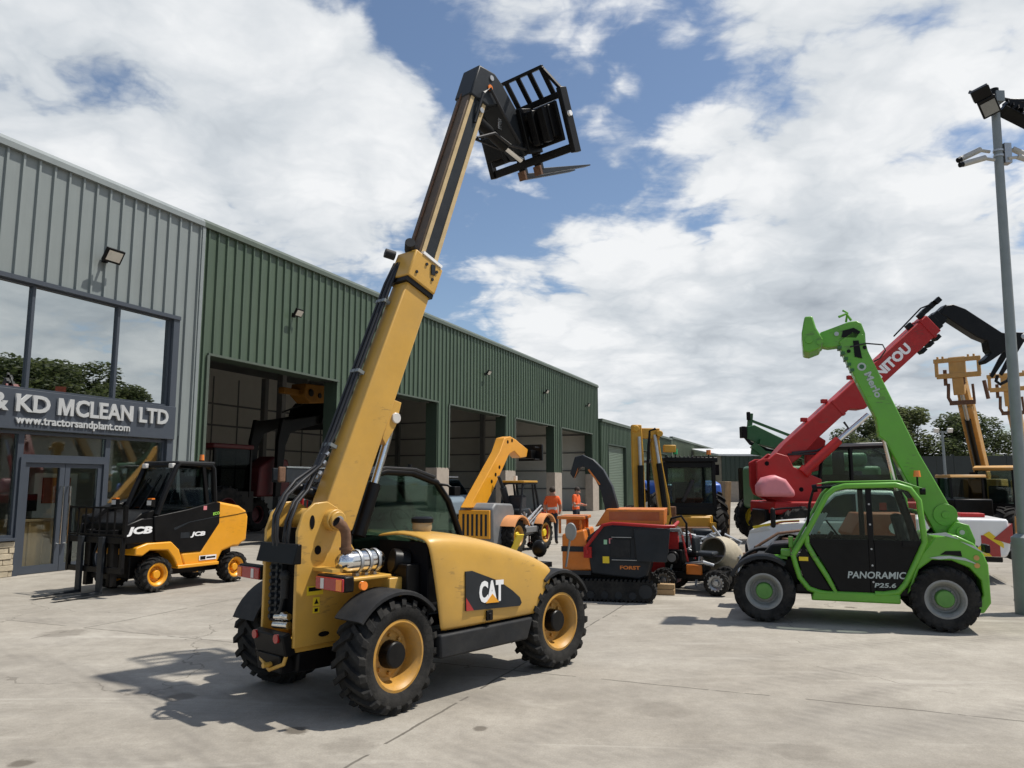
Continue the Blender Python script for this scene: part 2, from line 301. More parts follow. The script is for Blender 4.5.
        o = bpy.data.objects.new(name, me); C.objects.link(o); o.parent = parent; o.location = loc; o.rotation_euler = rot
        if bevel:
            b = o.modifiers.new('edge', 'BEVEL'); b.width = bevel; b.segments = seg; b.limit_method = 'ANGLE'; b.angle_limit = R(40); b.harden_normals = False
        if label: o['label'] = label
        return o

def thing(name, label, cat, loc=(0, 0, 0), rz=0.0, group=None):
    o = bpy.data.objects.new(name, None); C.objects.link(o); o.location = loc; o.rotation_euler = (0, 0, rz); o.empty_display_size = 0.2
    o['label'] = label; o['category'] = cat
    if group: o['group'] = group
    return o
def tag(o, label, cat, group=None):
    o['label'] = label; o['category'] = cat
    if group: o['group'] = group
    return o
def dup(root, loc, rz, label, group=None):
    def cp(o, par):
        c = o.copy(); C.objects.link(c); c.parent = par
        for ch in list(o.children): cp(ch, c)
        return c
    r = root.copy(); C.objects.link(r); r.location = loc; r.rotation_euler = (0, 0, rz); r['label'] = label
    if group: r['group'] = group
    for ch in list(root.children): cp(ch, r)
    return r
def lettering(name, body, mat, parent, start, xdir, up, height, width=None, depth=0.004, bold=0.0, shear=0.0):
    """raised letters as a mesh; START is the lower left corner of the text as it is read"""
    cu = bpy.data.curves.new(name, 'FONT'); cu.body = body; cu.size = 1.0; cu.extrude = 0.02; cu.offset = bold; cu.shear = shear; cu.resolution_u = 3
    to = bpy.data.objects.new(name + '_source', cu); C.objects.link(to)
    dg = bpy.context.evaluated_depsgraph_get(); dg.update()
    me = bpy.data.meshes.new_from_object(to.evaluated_get(dg)); bpy.data.objects.remove(to); bpy.data.curves.remove(cu)
    xs = [v.co.x for v in me.vertices]; ys = [v.co.y for v in me.vertices]
    x0, x1, y0, y1 = min(xs), max(xs), min(ys), max(ys); ky = height / (y1 - y0); kx = ky if width is None else width / (x1 - x0)
    X = Vector(xdir).normalized(); U = Vector(up).normalized(); N = X.cross(U); S = Vector(start)
    for v in me.vertices:
        v.co = S + X * (v.co.x - x0) * kx + U * (v.co.y - y0) * ky + N * ((v.co.z + 0.02) / 0.04 * depth)
    me.materials.clear(); me.materials.append(mat)
    o = bpy.data.objects.new(name, me); C.objects.link(o); o.parent = parent
    return o

def wheel(parent, x, y, z, r, w, side, rim_r, m_rim, m_hub=None, lugs=18, lug=0.03, steer=0.0, bolts=6, lugw=0.024, n=40, m_tyre=None, label=None, hubk=.42):
    """a wheel part (the tyre) with rim and hub sub-parts; axle along y, SIDE the outer side"""
    t = MB(); h = w / 2; rb = r - lug
    half = [(rim_r, h * .74), (rim_r + .02, h * .86), (rim_r + (rb - rim_r) * .5, h * 1.0), (rb - .035, h * .97), (rb - .008, h * .82), (rb, h * .55)]
    t.lathe([(a, -b) for a, b in half] + [(a, b) for a, b in reversed(half)], n)
    sl = 2 * PI / max(lugs, 1)
    if lug > 0:
        for k in range(lugs):
            for sd in (-1, 1):
                th0 = k * sl + (sl / 2 if sd > 0 else 0)
                st = [(-0.06 * h, r, 0.0, 1.0), (0.5 * h, r, .42 * sl, 1.05), (0.93 * h, r - .012, .78 * sl, 1.25), (1.02 * h, r - .055, .86 * sl, 1.2)]
                bt = [(-0.06 * h, rb - .012), (0.5 * h, rb - .012), (0.90 * h, rb - .03), (0.96 * h, r - .085)]
                vs = []
                for (yy, ra, dt, kw), (yb, rbb) in zip(st, bt):
                    dw = lugw * kw / r
                    for (q, rr, yq) in ((-1, rbb, yb), (-.8, ra, yy), (.8, ra, yy), (1, rbb, yb)):
                        a = th0 + dt + q * dw; vs.append((rr * math.cos(a), sd * yq, rr * math.sin(a)))
                fs = [(i * 4 + j, i * 4 + j + 1, (i + 1) * 4 + j + 1, (i + 1) * 4 + j) for i in range(3) for j in range(3)] + [(0, 3, 2, 1), (12, 13, 14, 15)]
                t.add(vs, fs)
    o = t.build('wheel', m_tyre or M_rubber, parent, loc=(x, y, z), rot=(0, 0, steer), smooth=30, label=label)
    q = MB(); s_ = side
    q.lathe([(rim_r + .012, -s_ * h * .72), (rim_r - .03, -s_ * h * .6), (rim_r - .035, -s_ * h * .1), (rim_r * .86, -s_ * h * .12)], n)
    q.lathe([(rim_r + .016, s_ * h * .74), (rim_r + .018, s_ * h * .84), (rim_r - .004, s_ * h * .86), (rim_r - .02, s_ * h * .74), (rim_r - .035, s_ * h * .62), (rim_r - .045, s_ * h * .25),
             (rim_r * .80, s_ * h * .05), (rim_r * .70, s_ * h * .02), (rim_r * .62, s_ * h * .10), (rim_r * .3, s_ * h * .12), (0.001, s_ * h * .12)], n)
    for k in range(bolts):
        a = 2 * PI * k / bolts; c = Vector((rim_r * .56 * math.cos(a), 0, rim_r * .56 * math.sin(a)))
        q.cyl(c + Vector((0, s_ * h * .08, 0)), c + Vector((0, s_ * h * .24, 0)), rim_r * .06, 6)
    q.build('rim', m_rim, o)
    u = MB(); u.lathe([(rim_r * hubk, s_ * h * .1), (rim_r * (hubk - .02), s_ * h * .62), (rim_r * (hubk - .06), s_ * h * .70), (.001, s_ * h * .71)], 20); u.build('hub', m_hub or M_black, o, bevel=.004)
    return o
def fender(parent, x, y0, y1, z, r, a0, a1, mat, th=.018, lip=.05, name='mudguard', n=14):
    b = MB(); rings = []
    for i in range(n + 1):
        a = R(a0 + (a1 - a0) * i / n); c, s_ = math.cos(a), math.sin(a)
        P = lambda rr, yy: (x + rr * c, yy, z + rr * s_)
        rings.append([P(r - lip, y0), P(r - .01, y0), P(r, y0 + .03 * (1 if y1 > y0 else -1)), P(r, y1), P(r - th, y1), P(r - th, y0 + .03 * (1 if y1 > y0 else -1)), P(r - lip, y0 + .018 * (1 if y1 > y0 else -1))])
    b.loft(rings, closed=True, caps=True); return b.build(name, mat, parent, smooth=50)

# ------------------------------------------------------------------ ground
def ground_material():
    m = bpy.data.materials.new('yard_concrete'); m.use_nodes = True; t = m.node_tree; b = t.nodes['Principled BSDF']; L = t.links.new
    co = t.nodes.new('ShaderNodeTexCoord').outputs['Object']
    def noise(sc, de, ro, dist=0.0, vec=None):
        n = t.nodes.new('ShaderNodeTexNoise'); n.inputs['Scale'].default_value = sc; n.inputs['Detail'].default_value = de; n.inputs['Roughness'].default_value = ro; n.inputs['Distortion'].default_value = dist
        L(vec or co, n.inputs['Vector']); return n.outputs['Fac']
    def ma(op, a, c=None, d=None, clamp=False):
        n = t.nodes.new('ShaderNodeMath'); n.operation = op; n.use_clamp = clamp
        for i, x in enumerate((a, c, d)):
            if x is None: continue
            if isinstance(x, (int, float)): n.inputs[i].default_value = x
            else: L(x, n.inputs[i])
        return n.outputs[0]
    def ramp(x, p0, p1, c0, c1):
        r = t.nodes.new('ShaderNodeValToRGB'); L(x, r.inputs[0]); r.color_ramp.elements[0].position = p0; r.color_ramp.elements[1].position = p1
        r.color_ramp.elements[0].color = c0 + (1,); r.color_ramp.elements[1].color = c1 + (1,); return r.outputs[0]
    def mix(f, a, c, bt='MIX'):
        n = t.nodes.new('ShaderNodeMix'); n.data_type = 'RGBA'; n.blend_type = bt
        if isinstance(f, (int, float)): n.inputs[0].default_value = f
        else: L(f, n.inputs[0])
        L(a, n.inputs[6])
        if isinstance(c, tuple): n.inputs[7].default_value = c
        else: L(c, n.inputs[7])
        return n.outputs[2]
    base = ramp(noise(0.35, 8, .6, .4), .3, .72, (0.275, 0.252, 0.215), (0.40, 0.377, 0.333))
    med = ramp(noise(2.6, 9, .72), .25, .75, (0.76, 0.755, 0.745), (1.16, 1.16, 1.155)); col = mix(1.0, base, med, 'MULTIPLY')
    spk = ramp(noise(13, 7, .82), .28, .72, (0.86, 0.855, 0.85), (1.10, 1.10, 1.10)); col = mix(1.0, col, spk, 'MULTIPLY')
    grain = ramp(noise(70, 3, .7), .25, .75, (0.84, 0.83, 0.82), (1.1, 1.1, 1.1)); col = mix(1.0, col, grain, 'MULTIPLY')
    # streaky traffic wear along the yard
    mp = t.nodes.new('ShaderNodeMapping'); L(co, mp.inputs[0]); mp.inputs['Rotation'].default_value = (0, 0, R(-8)); mp.inputs['Scale'].default_value = (0.22, 1.6, 1)
    st = noise(1.1, 8, .7, .8, mp.outputs[0]); col = mix(ramp(st, .52, .74, (0, 0, 0), (.55, .55, .55)), col, (0.27, 0.25, 0.22, 1))
    pale = noise(0.8, 7, .7, 1.0, mp.outputs[0]); col = mix(ramp(pale, .56, .72, (0, 0, 0), (.5, .5, .5)), col, (0.56, 0.53, 0.47, 1))
    # slab joints, aligned with the sheds
    rt = t.nodes.new('ShaderNodeMapping'); L(co, rt.inputs[0]); rt.inputs['Rotation'].default_value = (0, 0, R(22.5))
    sx = t.nodes.new('ShaderNodeSeparateXYZ'); L(rt.outputs[0], sx.inputs[0])
    wob = ma('MULTIPLY', ma('SUBTRACT', noise(1.3, 4, .6), .5), .10)
    def joint(comp, off, period, width):
        d = ma('ADD', ma('ADD', comp, off), wob); f = ma('FRACT', ma('DIVIDE', d, period)); e_ = ma('MULTIPLY', ma('MINIMUM', f, ma('SUBTRACT', 1.0, f)), period)
        return ma('LESS_THAN', e_, width)
    broken = ma('GREATER_THAN', noise(1.7, 3, .6), .44)
    j = ma('MAXIMUM', joint(sx.outputs[0], 2.90, 5.66, .011), joint(sx.outputs[1], -7.0, 6.4, .010))
    col = mix(ma('MULTIPLY', ma('MULTIPLY', j, broken), .85), col, (0.10, 0.09, 0.075, 1))
    vo = t.nodes.new('ShaderNodeTexWhiteNoise'); vo.noise_dimensions = '2D'
    cb = t.nodes.new('ShaderNodeCombineXYZ'); L(ma('FLOOR', ma('DIVIDE', ma('ADD', sx.outputs[0], 2.90), 5.66)), cb.inputs[0]); L(ma('FLOOR', ma('DIVIDE', ma('ADD', sx.outputs[1], -7.0), 6.4)), cb.inputs[1]); L(cb.outputs[0], vo.inputs['Vector'])
    col = mix(1.0, col, ramp(vo.outputs['Value'], 0, 1, (0.90, 0.90, 0.90), (1.08, 1.07, 1.06)), 'MULTIPLY')
    # oil spots
    v2 = t.nodes.new('ShaderNodeTexVoronoi'); v2.inputs['Scale'].default_value = .55; v2.inputs['Randomness'].default_value = 1.0; L(co, v2.inputs['Vector'])
    spot = ma('LESS_THAN', ma('ADD', v2.outputs['Distance'], ma('MULTIPLY', noise(7, 4, .6), .09)), .085)
    col = mix(ma('MULTIPLY', spot, .75), col, (0.10, 0.085, 0.065, 1))
    # rubber arcs left by turning machines
    def arc(cx, cy, r, w, k):
        s_ = t.nodes.new('ShaderNodeVectorMath'); s_.operation = 'DISTANCE'; L(co, s_.inputs[0]); s_.inputs[1].default_value = (cx, cy, 0)
        d = ma('ABSOLUTE', ma('SUBTRACT', ma('ADD', s_.outputs['Value'], ma('MULTIPLY', wob, .8)), r))
        return ma('MULTIPLY', ma('SUBTRACT', 1.0, ma('DIVIDE', d, w), clamp=True), k, clamp=True)
    tracks = arc(-9, 1, 8.2, .24, .8)
    for a_ in ((-9, 1, 9.7, .24, .7), (6, 2.5, 5.2, .22, .6), (6, 2.5, 6.6, .22, .6), (-1, 16, 9.4, .26, .6), (-1, 16, 10.9, .26, .6), (14, -3, 12.2, .3, .6), (-14, 16, 11.5, .22, .6)): tracks = ma('MAXIMUM', tracks, arc(*a_))
    wv = t.nodes.new('ShaderNodeTexWave'); wv.inputs['Scale'].default_value = 3.4; wv.inputs['Distortion'].default_value = 1.5; wv.bands_direction = 'DIAGONAL'; L(co, wv.inputs['Vector'])
    patch = ramp(noise(.5, 5, .65, .6), .40, .58, (0, 0, 0), (1, 1, 1))
    tk = ma('MULTIPLY', ma('MULTIPLY', tracks, patch), ma('ADD', ma('MULTIPLY', wv.outputs['Fac'], .5), .35))
    col = mix(ma('MULTIPLY', tk, .95, clamp=True), col, (0.17, 0.155, 0.135, 1))
    # hairline cracks
    ve = t.nodes.new('ShaderNodeTexVoronoi'); ve.feature = 'DISTANCE_TO_EDGE'; ve.inputs['Scale'].default_value = .22
    dn = t.nodes.new('ShaderNodeTexNoise'); dn.inputs['Scale'].default_value = 1.6; dn.inputs['Detail'].default_value = 6; L(co, dn.inputs['Vector'])
    av = t.nodes.new('ShaderNodeVectorMath'); av.operation = 'MULTIPLY_ADD'; L(dn.outputs['Color'], av.inputs[0]); av.inputs[1].default_value = (.7, .7, .7); L(co, av.inputs[2]); L(av.outputs[0], ve.inputs['Vector'])
    crack = ma('MULTIPLY', ma('LESS_THAN', ve.outputs['Distance'], .0016), ma('GREATER_THAN', noise(.3, 3, .5), .50))
    col = mix(ma('MULTIPLY', crack, .6), col, (0.13, 0.115, 0.095, 1))
    # big damp-looking dull patches
    col = mix(ramp(noise(.16, 6, .6, .5), .50, .64, (0, 0, 0), (.38, .38, .38)), col, (0.215, 0.20, 0.178, 1))
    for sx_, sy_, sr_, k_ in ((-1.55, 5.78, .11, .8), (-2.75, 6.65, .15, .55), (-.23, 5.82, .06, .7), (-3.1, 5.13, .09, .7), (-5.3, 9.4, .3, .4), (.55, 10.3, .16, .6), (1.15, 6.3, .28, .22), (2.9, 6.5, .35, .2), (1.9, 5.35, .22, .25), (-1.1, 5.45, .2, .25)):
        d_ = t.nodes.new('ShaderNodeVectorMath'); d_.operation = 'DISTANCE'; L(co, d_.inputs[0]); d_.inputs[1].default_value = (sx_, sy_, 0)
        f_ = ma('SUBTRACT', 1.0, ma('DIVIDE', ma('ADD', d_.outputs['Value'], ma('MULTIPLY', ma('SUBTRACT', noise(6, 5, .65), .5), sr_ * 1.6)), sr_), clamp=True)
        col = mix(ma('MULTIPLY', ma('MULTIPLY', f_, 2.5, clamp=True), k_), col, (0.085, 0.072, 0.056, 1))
    L(col, b.inputs['Base Color']); b.inputs['Roughness'].default_value = .88; b.inputs['Specular IOR Level'].default_value = .25
    bp = t.nodes.new('ShaderNodeBump'); bp.inputs['Strength'].default_value = .35; bp.inputs['Distance'].default_value = .01
    L(ma('ADD', noise(45, 5, .7), ma('MULTIPLY', noise(6, 5, .6), 1.5)), bp.inputs['Height']); L(bp.outputs[0], b.inputs['Normal'])
    return m
g = MB(); g.add([(-900, -900, 0), (900, -900, 0), (900, 1500, 0), (-900, 1500, 0)], [(0, 1, 2, 3)])
ground = g.build('ground', ground_material(), smooth=0); ground['kind'] = 'structure'

# ------------------------------------------------------------------ the sheds along the yard
# local frame: x along the front away from the camera, y into the shed, z up
BO, BR = (-9.51, 15.10, 0.0), R(67.5)
def cladding(name, mat, parent, s0, s1, z0, z1, holes, period=.333, rd=.05, first=0.0, y=0.0):
    pts = {s0, s1}
    for h in holes: pts |= {h[0], h[1]}
    k = math.floor((s0 - first) / period) - 1; prof = {}
    while first + k * period < s1 + period:
        c = first + k * period
        for d, e_ in ((-.034, 0), (-.022, -rd), (.022, -rd), (.034, 0)):
            if s0 < c + d < s1: pts.add(c + d); prof[c + d] = e_
        k += 1
    pts = sorted(p for p in pts if s0 <= p <= s1); b = MB()
    def yy(p): return y + prof.get(p, 0.0)
    for a, c in zip(pts, pts[1:]):
        if c - a < 1e-6: continue
        m = (a + c) / 2; zs = [(z0, z1)]
        for h in holes:
            if h[0] < m < h[1]:
                nz = []
                for q0, q1 in zs:
                    if h[3] <= q0 or h[2] >= q1: nz.append((q0, q1)); continue
                    if h[2] > q0: nz.append((q0, h[2]))
                    if h[3] < q1: nz.append((h[3], q1))
                zs = nz
        for q0, q1 in zs: b.add([(a, yy(a), q0), (c, yy(c), q0), (c, yy(c), q1), (a, yy(a), q1)], [(0, 1, 2, 3)])
    return b.build(name, mat, parent, smooth=0, fix=False)

# ---- office block (grey)
office = thing('office_building', 'silver grey ribbed metal office block with dark framed shop windows and glass entrance', 'building', BO, BR)
EAVE = 8.28
cladding('cladding', M_cladgrey, office, -7.0, 4.18, 0.0, EAVE, [(-7.0, 3.58, 0.0, 5.76)], .333, first=.12)
b = MB(); b.prism([(-.10, EAVE - .02), (-.10, EAVE + .10), (-.02, EAVE + .20), (.25, EAVE + .20), (.25, EAVE - .02)], -7.0, 4.18, 'x'); b.build('roof_trim', M_trimgrey, office)
b = MB(); b.bx(-7.0, 4.18, .30, 16, EAVE - .05, EAVE + .05); b.build('roof', M_roofdark, office)
b = MB(); b.bx(-7.1, -7.0, 0, 16, 0, EAVE - .1); b.bx(-7.0, 4.18, 15.9, 16.0, 0, EAVE - .1); b.bx(4.06, 4.14, .06, 15.9, 0, EAVE - .1); b.build('wall', M_cream_panel, office)
b = MB(); b.bx(4.14, 4.24, -.075, .02, 0, EAVE - .02); b.build('corner_trim', M_trimgrey, office, label='pale grey vertical trim where the grey cladding meets the green')
b = MB(); b.bx(-7, 4.05, .32, 15.9, 3.0, 3.5); b.build('upper_floor', M_cream_panel, office)
# upper glazing
def pane(parent, s0, s1, z0, z1, mat, y=.09, name='window', fr=.032, frame_mat=None, bars=()):
    f = MB(); d0, d1 = y - .07, y + .05
    f.bx(s0, s1, d0, d1, z0, z0 + fr); f.bx(s0, s1, d0, d1, z1 - fr, z1); f.bx(s0, s0 + fr, d0, d1, z0 + fr, z1 - fr); f.bx(s1 - fr, s1, d0, d1, z0 + fr, z1 - fr)
    for x in bars: f.bx(x - fr / 2, x + fr / 2, d0, d1, z0 + fr, z1 - fr)
    o = f.build(name, frame_mat or M_anth, parent)
    p = MB(); p.bx(s0 + fr, s1 - fr, y - .008, y + .008, z0 + fr, z1 - fr); p.build('pane', mat, o); return o
for s0, s1 in ((-6.1, -4.1), (-4.1, -2.1), (-2.1, -.08), (-.08, 1.92), (1.92, 3.40)):
    pane(office, s0, s1, 3.60, 5.70, M_glmirror)
b = MB(); b.bx(-7.0, 3.58, -.09, .02, 5.70, 5.79); b.bx(3.40, 3.58, -.06, .14, 0.0, 5.70); b.build('window_surround', M_anth, office)
# ground floor glazing
for s0, s1 in ((-6.2, -4.2), (-4.2, -2.2), (-2.2, -.10)): pane(office, s0, s1, .72, 2.78, M_glshop, fr=.06)
pane(office, 1.86, 3.40, 0.02, 2.78, M_glshop, fr=.06)
pane(office, -.10, 1.86, 2.27, 2.78, M_glshop, fr=.06)
def coursed_stone(name, parent, s0, s1, y0, y1, z0, z1, mat):
    b = MB(); random.seed(4); z = z0; row = 0
    while z < z1 - .02:
        h = min(.11, z1 - z); x = s0 - random.uniform(0, .2)
        while x < s1 - .01:
            w = random.uniform(.18, .42); a, c = max(x, s0), min(x + w, s1)
            if c - a > .03: b.bx(a + .004, c - .004, y0 - random.uniform(0, .03), y1, z + .004, z + h - .004)
            x += w
        z += h; row += 1
    return b.build(name, mat, parent, bevel=.006, seg=1)
M_stone = paint('buff_walling_stone', (0.42, 0.36, 0.26), .9, var=.25, scale=3.5, bump=.3, bscale=30)
coursed_stone('stone_plinth', office, -6.2, -.10, -.02, .2, 0, .68, M_stone)
b = MB(); b.bx(-6.2, -.10, -.09, .15, .68, .725); b.build('sill', M_anth, office)
# entrance
dr = MB(); dr.bx(-.10, 0, -.02, .16, 0, 2.27); dr.bx(1.76, 1.86, -.02, .16, 0, 2.27); dr.bx(0, 1.76, -.02, .16, 2.17, 2.27)
do = dr.build('entrance_frame', M_anth, office)
for s0, s1, hx in ((0.0, .875, .80), (.885, 1.76, .96)):
    d = MB(); fr = .11
    d.bx(s0, s1, .02, .10, .01, .16); d.bx(s0, s1, .02, .10, 2.08, 2.165); d.bx(s0, s0 + fr, .02, .10, .16, 2.08); d.bx(s1 - fr, s1, .02, .10, .16, 2.08)
    dd = d.build('door', M_anth, office)
    p = MB(); p.bx(s0 + fr, s1 - fr, .05, .066, .16, 2.08); p.build('pane', M_glshop, dd)
    h = MB(); h.tube([(hx, .02, .55), (hx, -.07, .55), (hx, -.07, 1.70), (hx, .02, 1.70)], .017, 8); h.build('handle', M_chrome, dd)
# sign band
sg = thing('shop_sign', 'long slate blue fascia board with raised silver company lettering above the glass entrance', 'sign', BO, BR)
b = MB(); b.bx(-6.6, 3.56, -.11, .02, 2.80, 3.58); b.build('sign_board', M_anth, sg, bevel=.01)
mx, mz, mw, mh, st = .49, 3.135, .35, .345, .075
b = MB(); b.prism([(mx, mz), (mx + st, mz), (mx + st, mz + .20), (mx + mw / 2 - .03, mz), (mx + mw / 2 + .03, mz), (mx + mw - st, mz + .20), (mx + mw - st, mz), (mx + mw, mz), (mx + mw, mz + mh), (mx + mw - .10, mz + mh), (mx + mw / 2, mz + .125), (mx + .10, mz + mh), (mx, mz + mh)], -.157, -.112)
b.build('lettering', M_letter, sg, smooth=0)
lettering('lettering', 'CLEAN LTD', M_letter, sg, (.885, -.112, 3.13), (1, 0, 0), (0, 0, 1), .355, 2.42, .045, bold=.028)
lettering('lettering', '& KD', M_letter, sg, (-.88, -.112, 3.135), (1, 0, 0), (0, 0, 1), .345, 1.20, .045, bold=.028)
lettering('web_address', 'www.tractorsandplant.com', M_letter, sg, (-.36, -.112, 2.86), (1, 0, 0), (0, 0, 1), .21, 2.62, .03, bold=.022)
# reception furniture seen through the glass
ds = thing('reception_desk', 'timber panelled reception counter behind the glass entrance doors', 'desk', BO, BR)
b = MB(); b.bx(.10, .95, .28, .85, 0, 1.0); b.bx(.36, .41, .26, .28, 0, 1.0); b.bx(.66, .71, .26, .28, 0, 1.0); b.build('counter', M_oak, ds, bevel=.01)
b = MB(); b.bx(.07, .98, .23, .90, 1.0, 1.05); b.build('counter_top', M_wood, ds, bevel=.008)
mo = thing('computer_monitor', 'black monitor standing on the timber reception counter', 'monitor', BO, BR)
b = MB(); b.bx(.25, .75, .60, .64, 1.2, 1.55); b.build('screen', M_black, mo, bevel=.01); b = MB(); b.bx(.4, .6, .55, .7, 1.05, 1.07); b.bx(.48, .52, .64, .67, 1.07, 1.3); b.build('stand', M_black, mo)
cp = thing('display_board', 'terracotta and cream display stand behind the tall shop window beside the doors', 'display', BO, BR)
b = MB(); b.bx(2.1, 3.2, 2.6, 2.7, .1, 2.0); b.build('panel', M_cream_panel, cp); b = MB(); b.bx(2.3, 3.0, 2.56, 2.6, 1.3, 1.9); b.build('poster', M_terracotta, cp)
b = MB(); b.bx(2.1, 2.2, 2.5, 2.8, 0, .1); b.bx(3.1, 3.2, 2.5, 2.8, 0, .1); b.build('foot', M_steel, cp)

# ---- workshop (green)
BAYS = [(4.62, 10.17), (11.30, 16.97), (18.03, 23.97), (25.25, 31.13), (32.36, 38.62)]
S1 = 40.0
shop = thing('workshop_building', 'tall green ribbed metal workshop with five open vehicle bays', 'building', BO, BR)
holes = [(a, c, 0, 5.0) for a, c in BAYS]
holes += [(c, (BAYS[i + 1][0] if i + 1 < len(BAYS) else S1), 0, 2.40) for i, (a, c) in enumerate(BAYS)]
cladding('cladding', M_cladgreen, shop, 4.24, S1, 0, EAVE, holes, .333, first=4.40)
b = MB(); b.prism([(-.10, EAVE - .02), (-.10, EAVE + .10), (-.02, EAVE + .20), (.25, EAVE + .20), (.25, EAVE - .02)], 4.18, S1 + .06, 'x'); b.build('roof_trim', M_trimgreen, shop)
b = MB(); b.bx(4.24, S1, .30, 18.2, EAVE - .05, EAVE + .05); b.build('roof', M_roofdark, shop)  # flat slab hidden behind the eaves, added to block light from above
cladding('end_wall', M_cladgreen, shop, S1, S1 + .06, 0, EAVE, [], 2.0)
b = MB(); b.bx(S1 - .02, S1 + .04, .02, 18, 0, EAVE - .05); b.build('end_wall', M_cladgreen, shop)
for i, (a, c) in enumerate(BAYS):
    n_ = BAYS[i + 1][0] if i + 1 < len(BAYS) else S1
    q = MB(); q.bx(c + .002, n_ - .002, -.03, .49, 0, 2.40); q.build('stone_pier', M_block, shop, bevel=.01)
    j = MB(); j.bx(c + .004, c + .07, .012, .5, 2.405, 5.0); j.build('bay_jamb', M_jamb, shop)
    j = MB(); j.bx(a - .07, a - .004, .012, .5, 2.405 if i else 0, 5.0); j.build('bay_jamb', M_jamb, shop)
    t_ = MB(); t_.bx(a - .05, c + .05, -.055, .02, 5.0, 5.06); t_.bx(a - .09, a, -.055, .012, 2.405 if i else 0, 5.0); t_.build('bay_trim', M_trimgreen, shop)
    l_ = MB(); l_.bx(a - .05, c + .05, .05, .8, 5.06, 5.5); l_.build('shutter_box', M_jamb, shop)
# inside: panelled back wall with rails, ceiling, steel columns
b = MB(); b.bx(4.3, S1 - .05, 17.5, 17.6, 0, 8.22); b.build('back_wall', M_cream_panel, shop)
b = MB()
for z in (1.4, 2.6, 3.8, 5.0, 6.2): b.bx(4.3, S1 - .1, 17.38, 17.5, z, z + .09)
for k in range(18): b.bx(5 + 2 * k, 5.05 + 2 * k, 17.44, 17.5, 0, 7.8)
b.build('wall_rail', M_grey, shop)
for a, c in BAYS:
    b = MB(); b.bx(c + .35, c + .62, 14.9, 15.2, 0, 7.7); b.build('steel_column', M_grey, shop)
    b = MB(); b.bx(c + .35, c + .62, 8, 8.3, 0, 7.7); b.build('steel_column', M_grey, shop)
b = MB(); b.bx(S1 - .35, S1 - .1, .6, 17.4, 0, 8.2); b.build('side_wall', M_cream_panel, shop)
b = MB(); b.bx(4.25, 4.32, .6, 17.4, 0, 8.2); b.build('side_wall', M_cream_panel, shop)
b = MB()
for z in (1.4, 2.6, 3.8, 5.0, 6.2): b.bx(S1 - .42, S1 - .35, .7, 17.4, z, z + .08)
b.build('wall_rail', M_grey, shop)

# ---- lower sheds further along
low = thing('storage_shed', 'lower green ribbed shed with a slatted roller shutter beyond the workshop', 'building', BO, BR)
SH = (42.6, 47.5)
cladding('cladding', M_cladgreen, low, 40.9, 66, 0, 6.05, [(SH[0], SH[1], 0, 4.5), (51, 56, 0, 4.5), (58.5, 63.5, 0, 4.5)], .40, first=41.0)
b = MB(); b.bx(40.8, 66, -.12, .2, 6.03, 6.22); b.build('roof_trim', M_trimgreen, low)
b = MB(); b.bx(40.9, 66, .2, 15, 5.95, 6.03); b.build('roof', M_roofdark, low)
b = MB(); b.bx(40.84, 40.9, 0, 15, 0, 6.0); b.bx(40.9, 66, 14.9, 15, 0, 5.9); b.build('end_wall', M_cladgreen, low)
for a, c in (SH, (51, 56), (58.5, 63.5)):
    b = MB()
    for k in range(38): b.prism([(.20, k * .118), (.17, k * .118 + .03), (.17, k * .118 + .09), (.20, k * .118 + .118)], a, c, 'x')
    b.build('roller_shutter', M_shutter, low, smooth=0)
    b = MB(); b.bx(a - .1, a, -.05, .25, 0, 4.5); b.bx(c, c + .1, -.05, .25, 0, 4.5); b.bx(a - .1, c + .1, -.05, .25, 4.5, 4.6); b.build('door_frame', M_jamb, low)
low2 = thing('far_storage_shed', 'far green shed with a slightly taller eave continuing the row of sheds', 'building', BO, BR)
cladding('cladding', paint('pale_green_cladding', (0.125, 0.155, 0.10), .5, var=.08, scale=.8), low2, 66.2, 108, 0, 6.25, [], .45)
b = MB(); b.bx(66.1, 108, -.12, .2, 6.23, 6.42); b.build('roof_trim', M_trimgreen, low2)
b = MB(); b.bx(66.2, 108, .2, 15, 6.1, 6.22); b.build('roof', M_roofdark, low2)
b = MB(); b.bx(66.14, 66.2, 0, 15, 0, 6.2); b.bx(108, 108.06, 0, 15, 0, 6.2); b.build('end_wall', M_cladgreen, low2)
endb = thing('end_shed', 'dark green shed with a pale roof closing the far end of the yard', 'building', (20.6, 76, 0), 0)
cladding('cladding', paint('dark_green_cladding', (0.035, 0.052, 0.038), .55, var=.1, scale=.8), endb, 0, 30, 2.0, 4.5, [(1.6, 5.2, 0, 3.3)], .45)  # one even dark green over the whole front
b = MB(); b.bx(0, 1.6, .01, .3, 0, 2.0); b.bx(5.2, 30, .01, .3, 0, 2.0); b.build('block_wall', M_block, endb)
b = MB(); b.prism([(-.2, 4.5), (12, 5.6), (12, 5.75), (-.2, 4.66)], -.3, 30, 'x'); b.build('roof', paint('pale_roof_sheet', (.55, .56, .56), .6, var=.05), endb)
b = MB(); b.bx(0, .1, .3, 12, 0, 4.5); b.bx(29.9, 30, .3, 12, 0, 4.5); b.bx(0, 30, 11.9, 12, 0, 4.9); b.build('wall', M_block, endb)

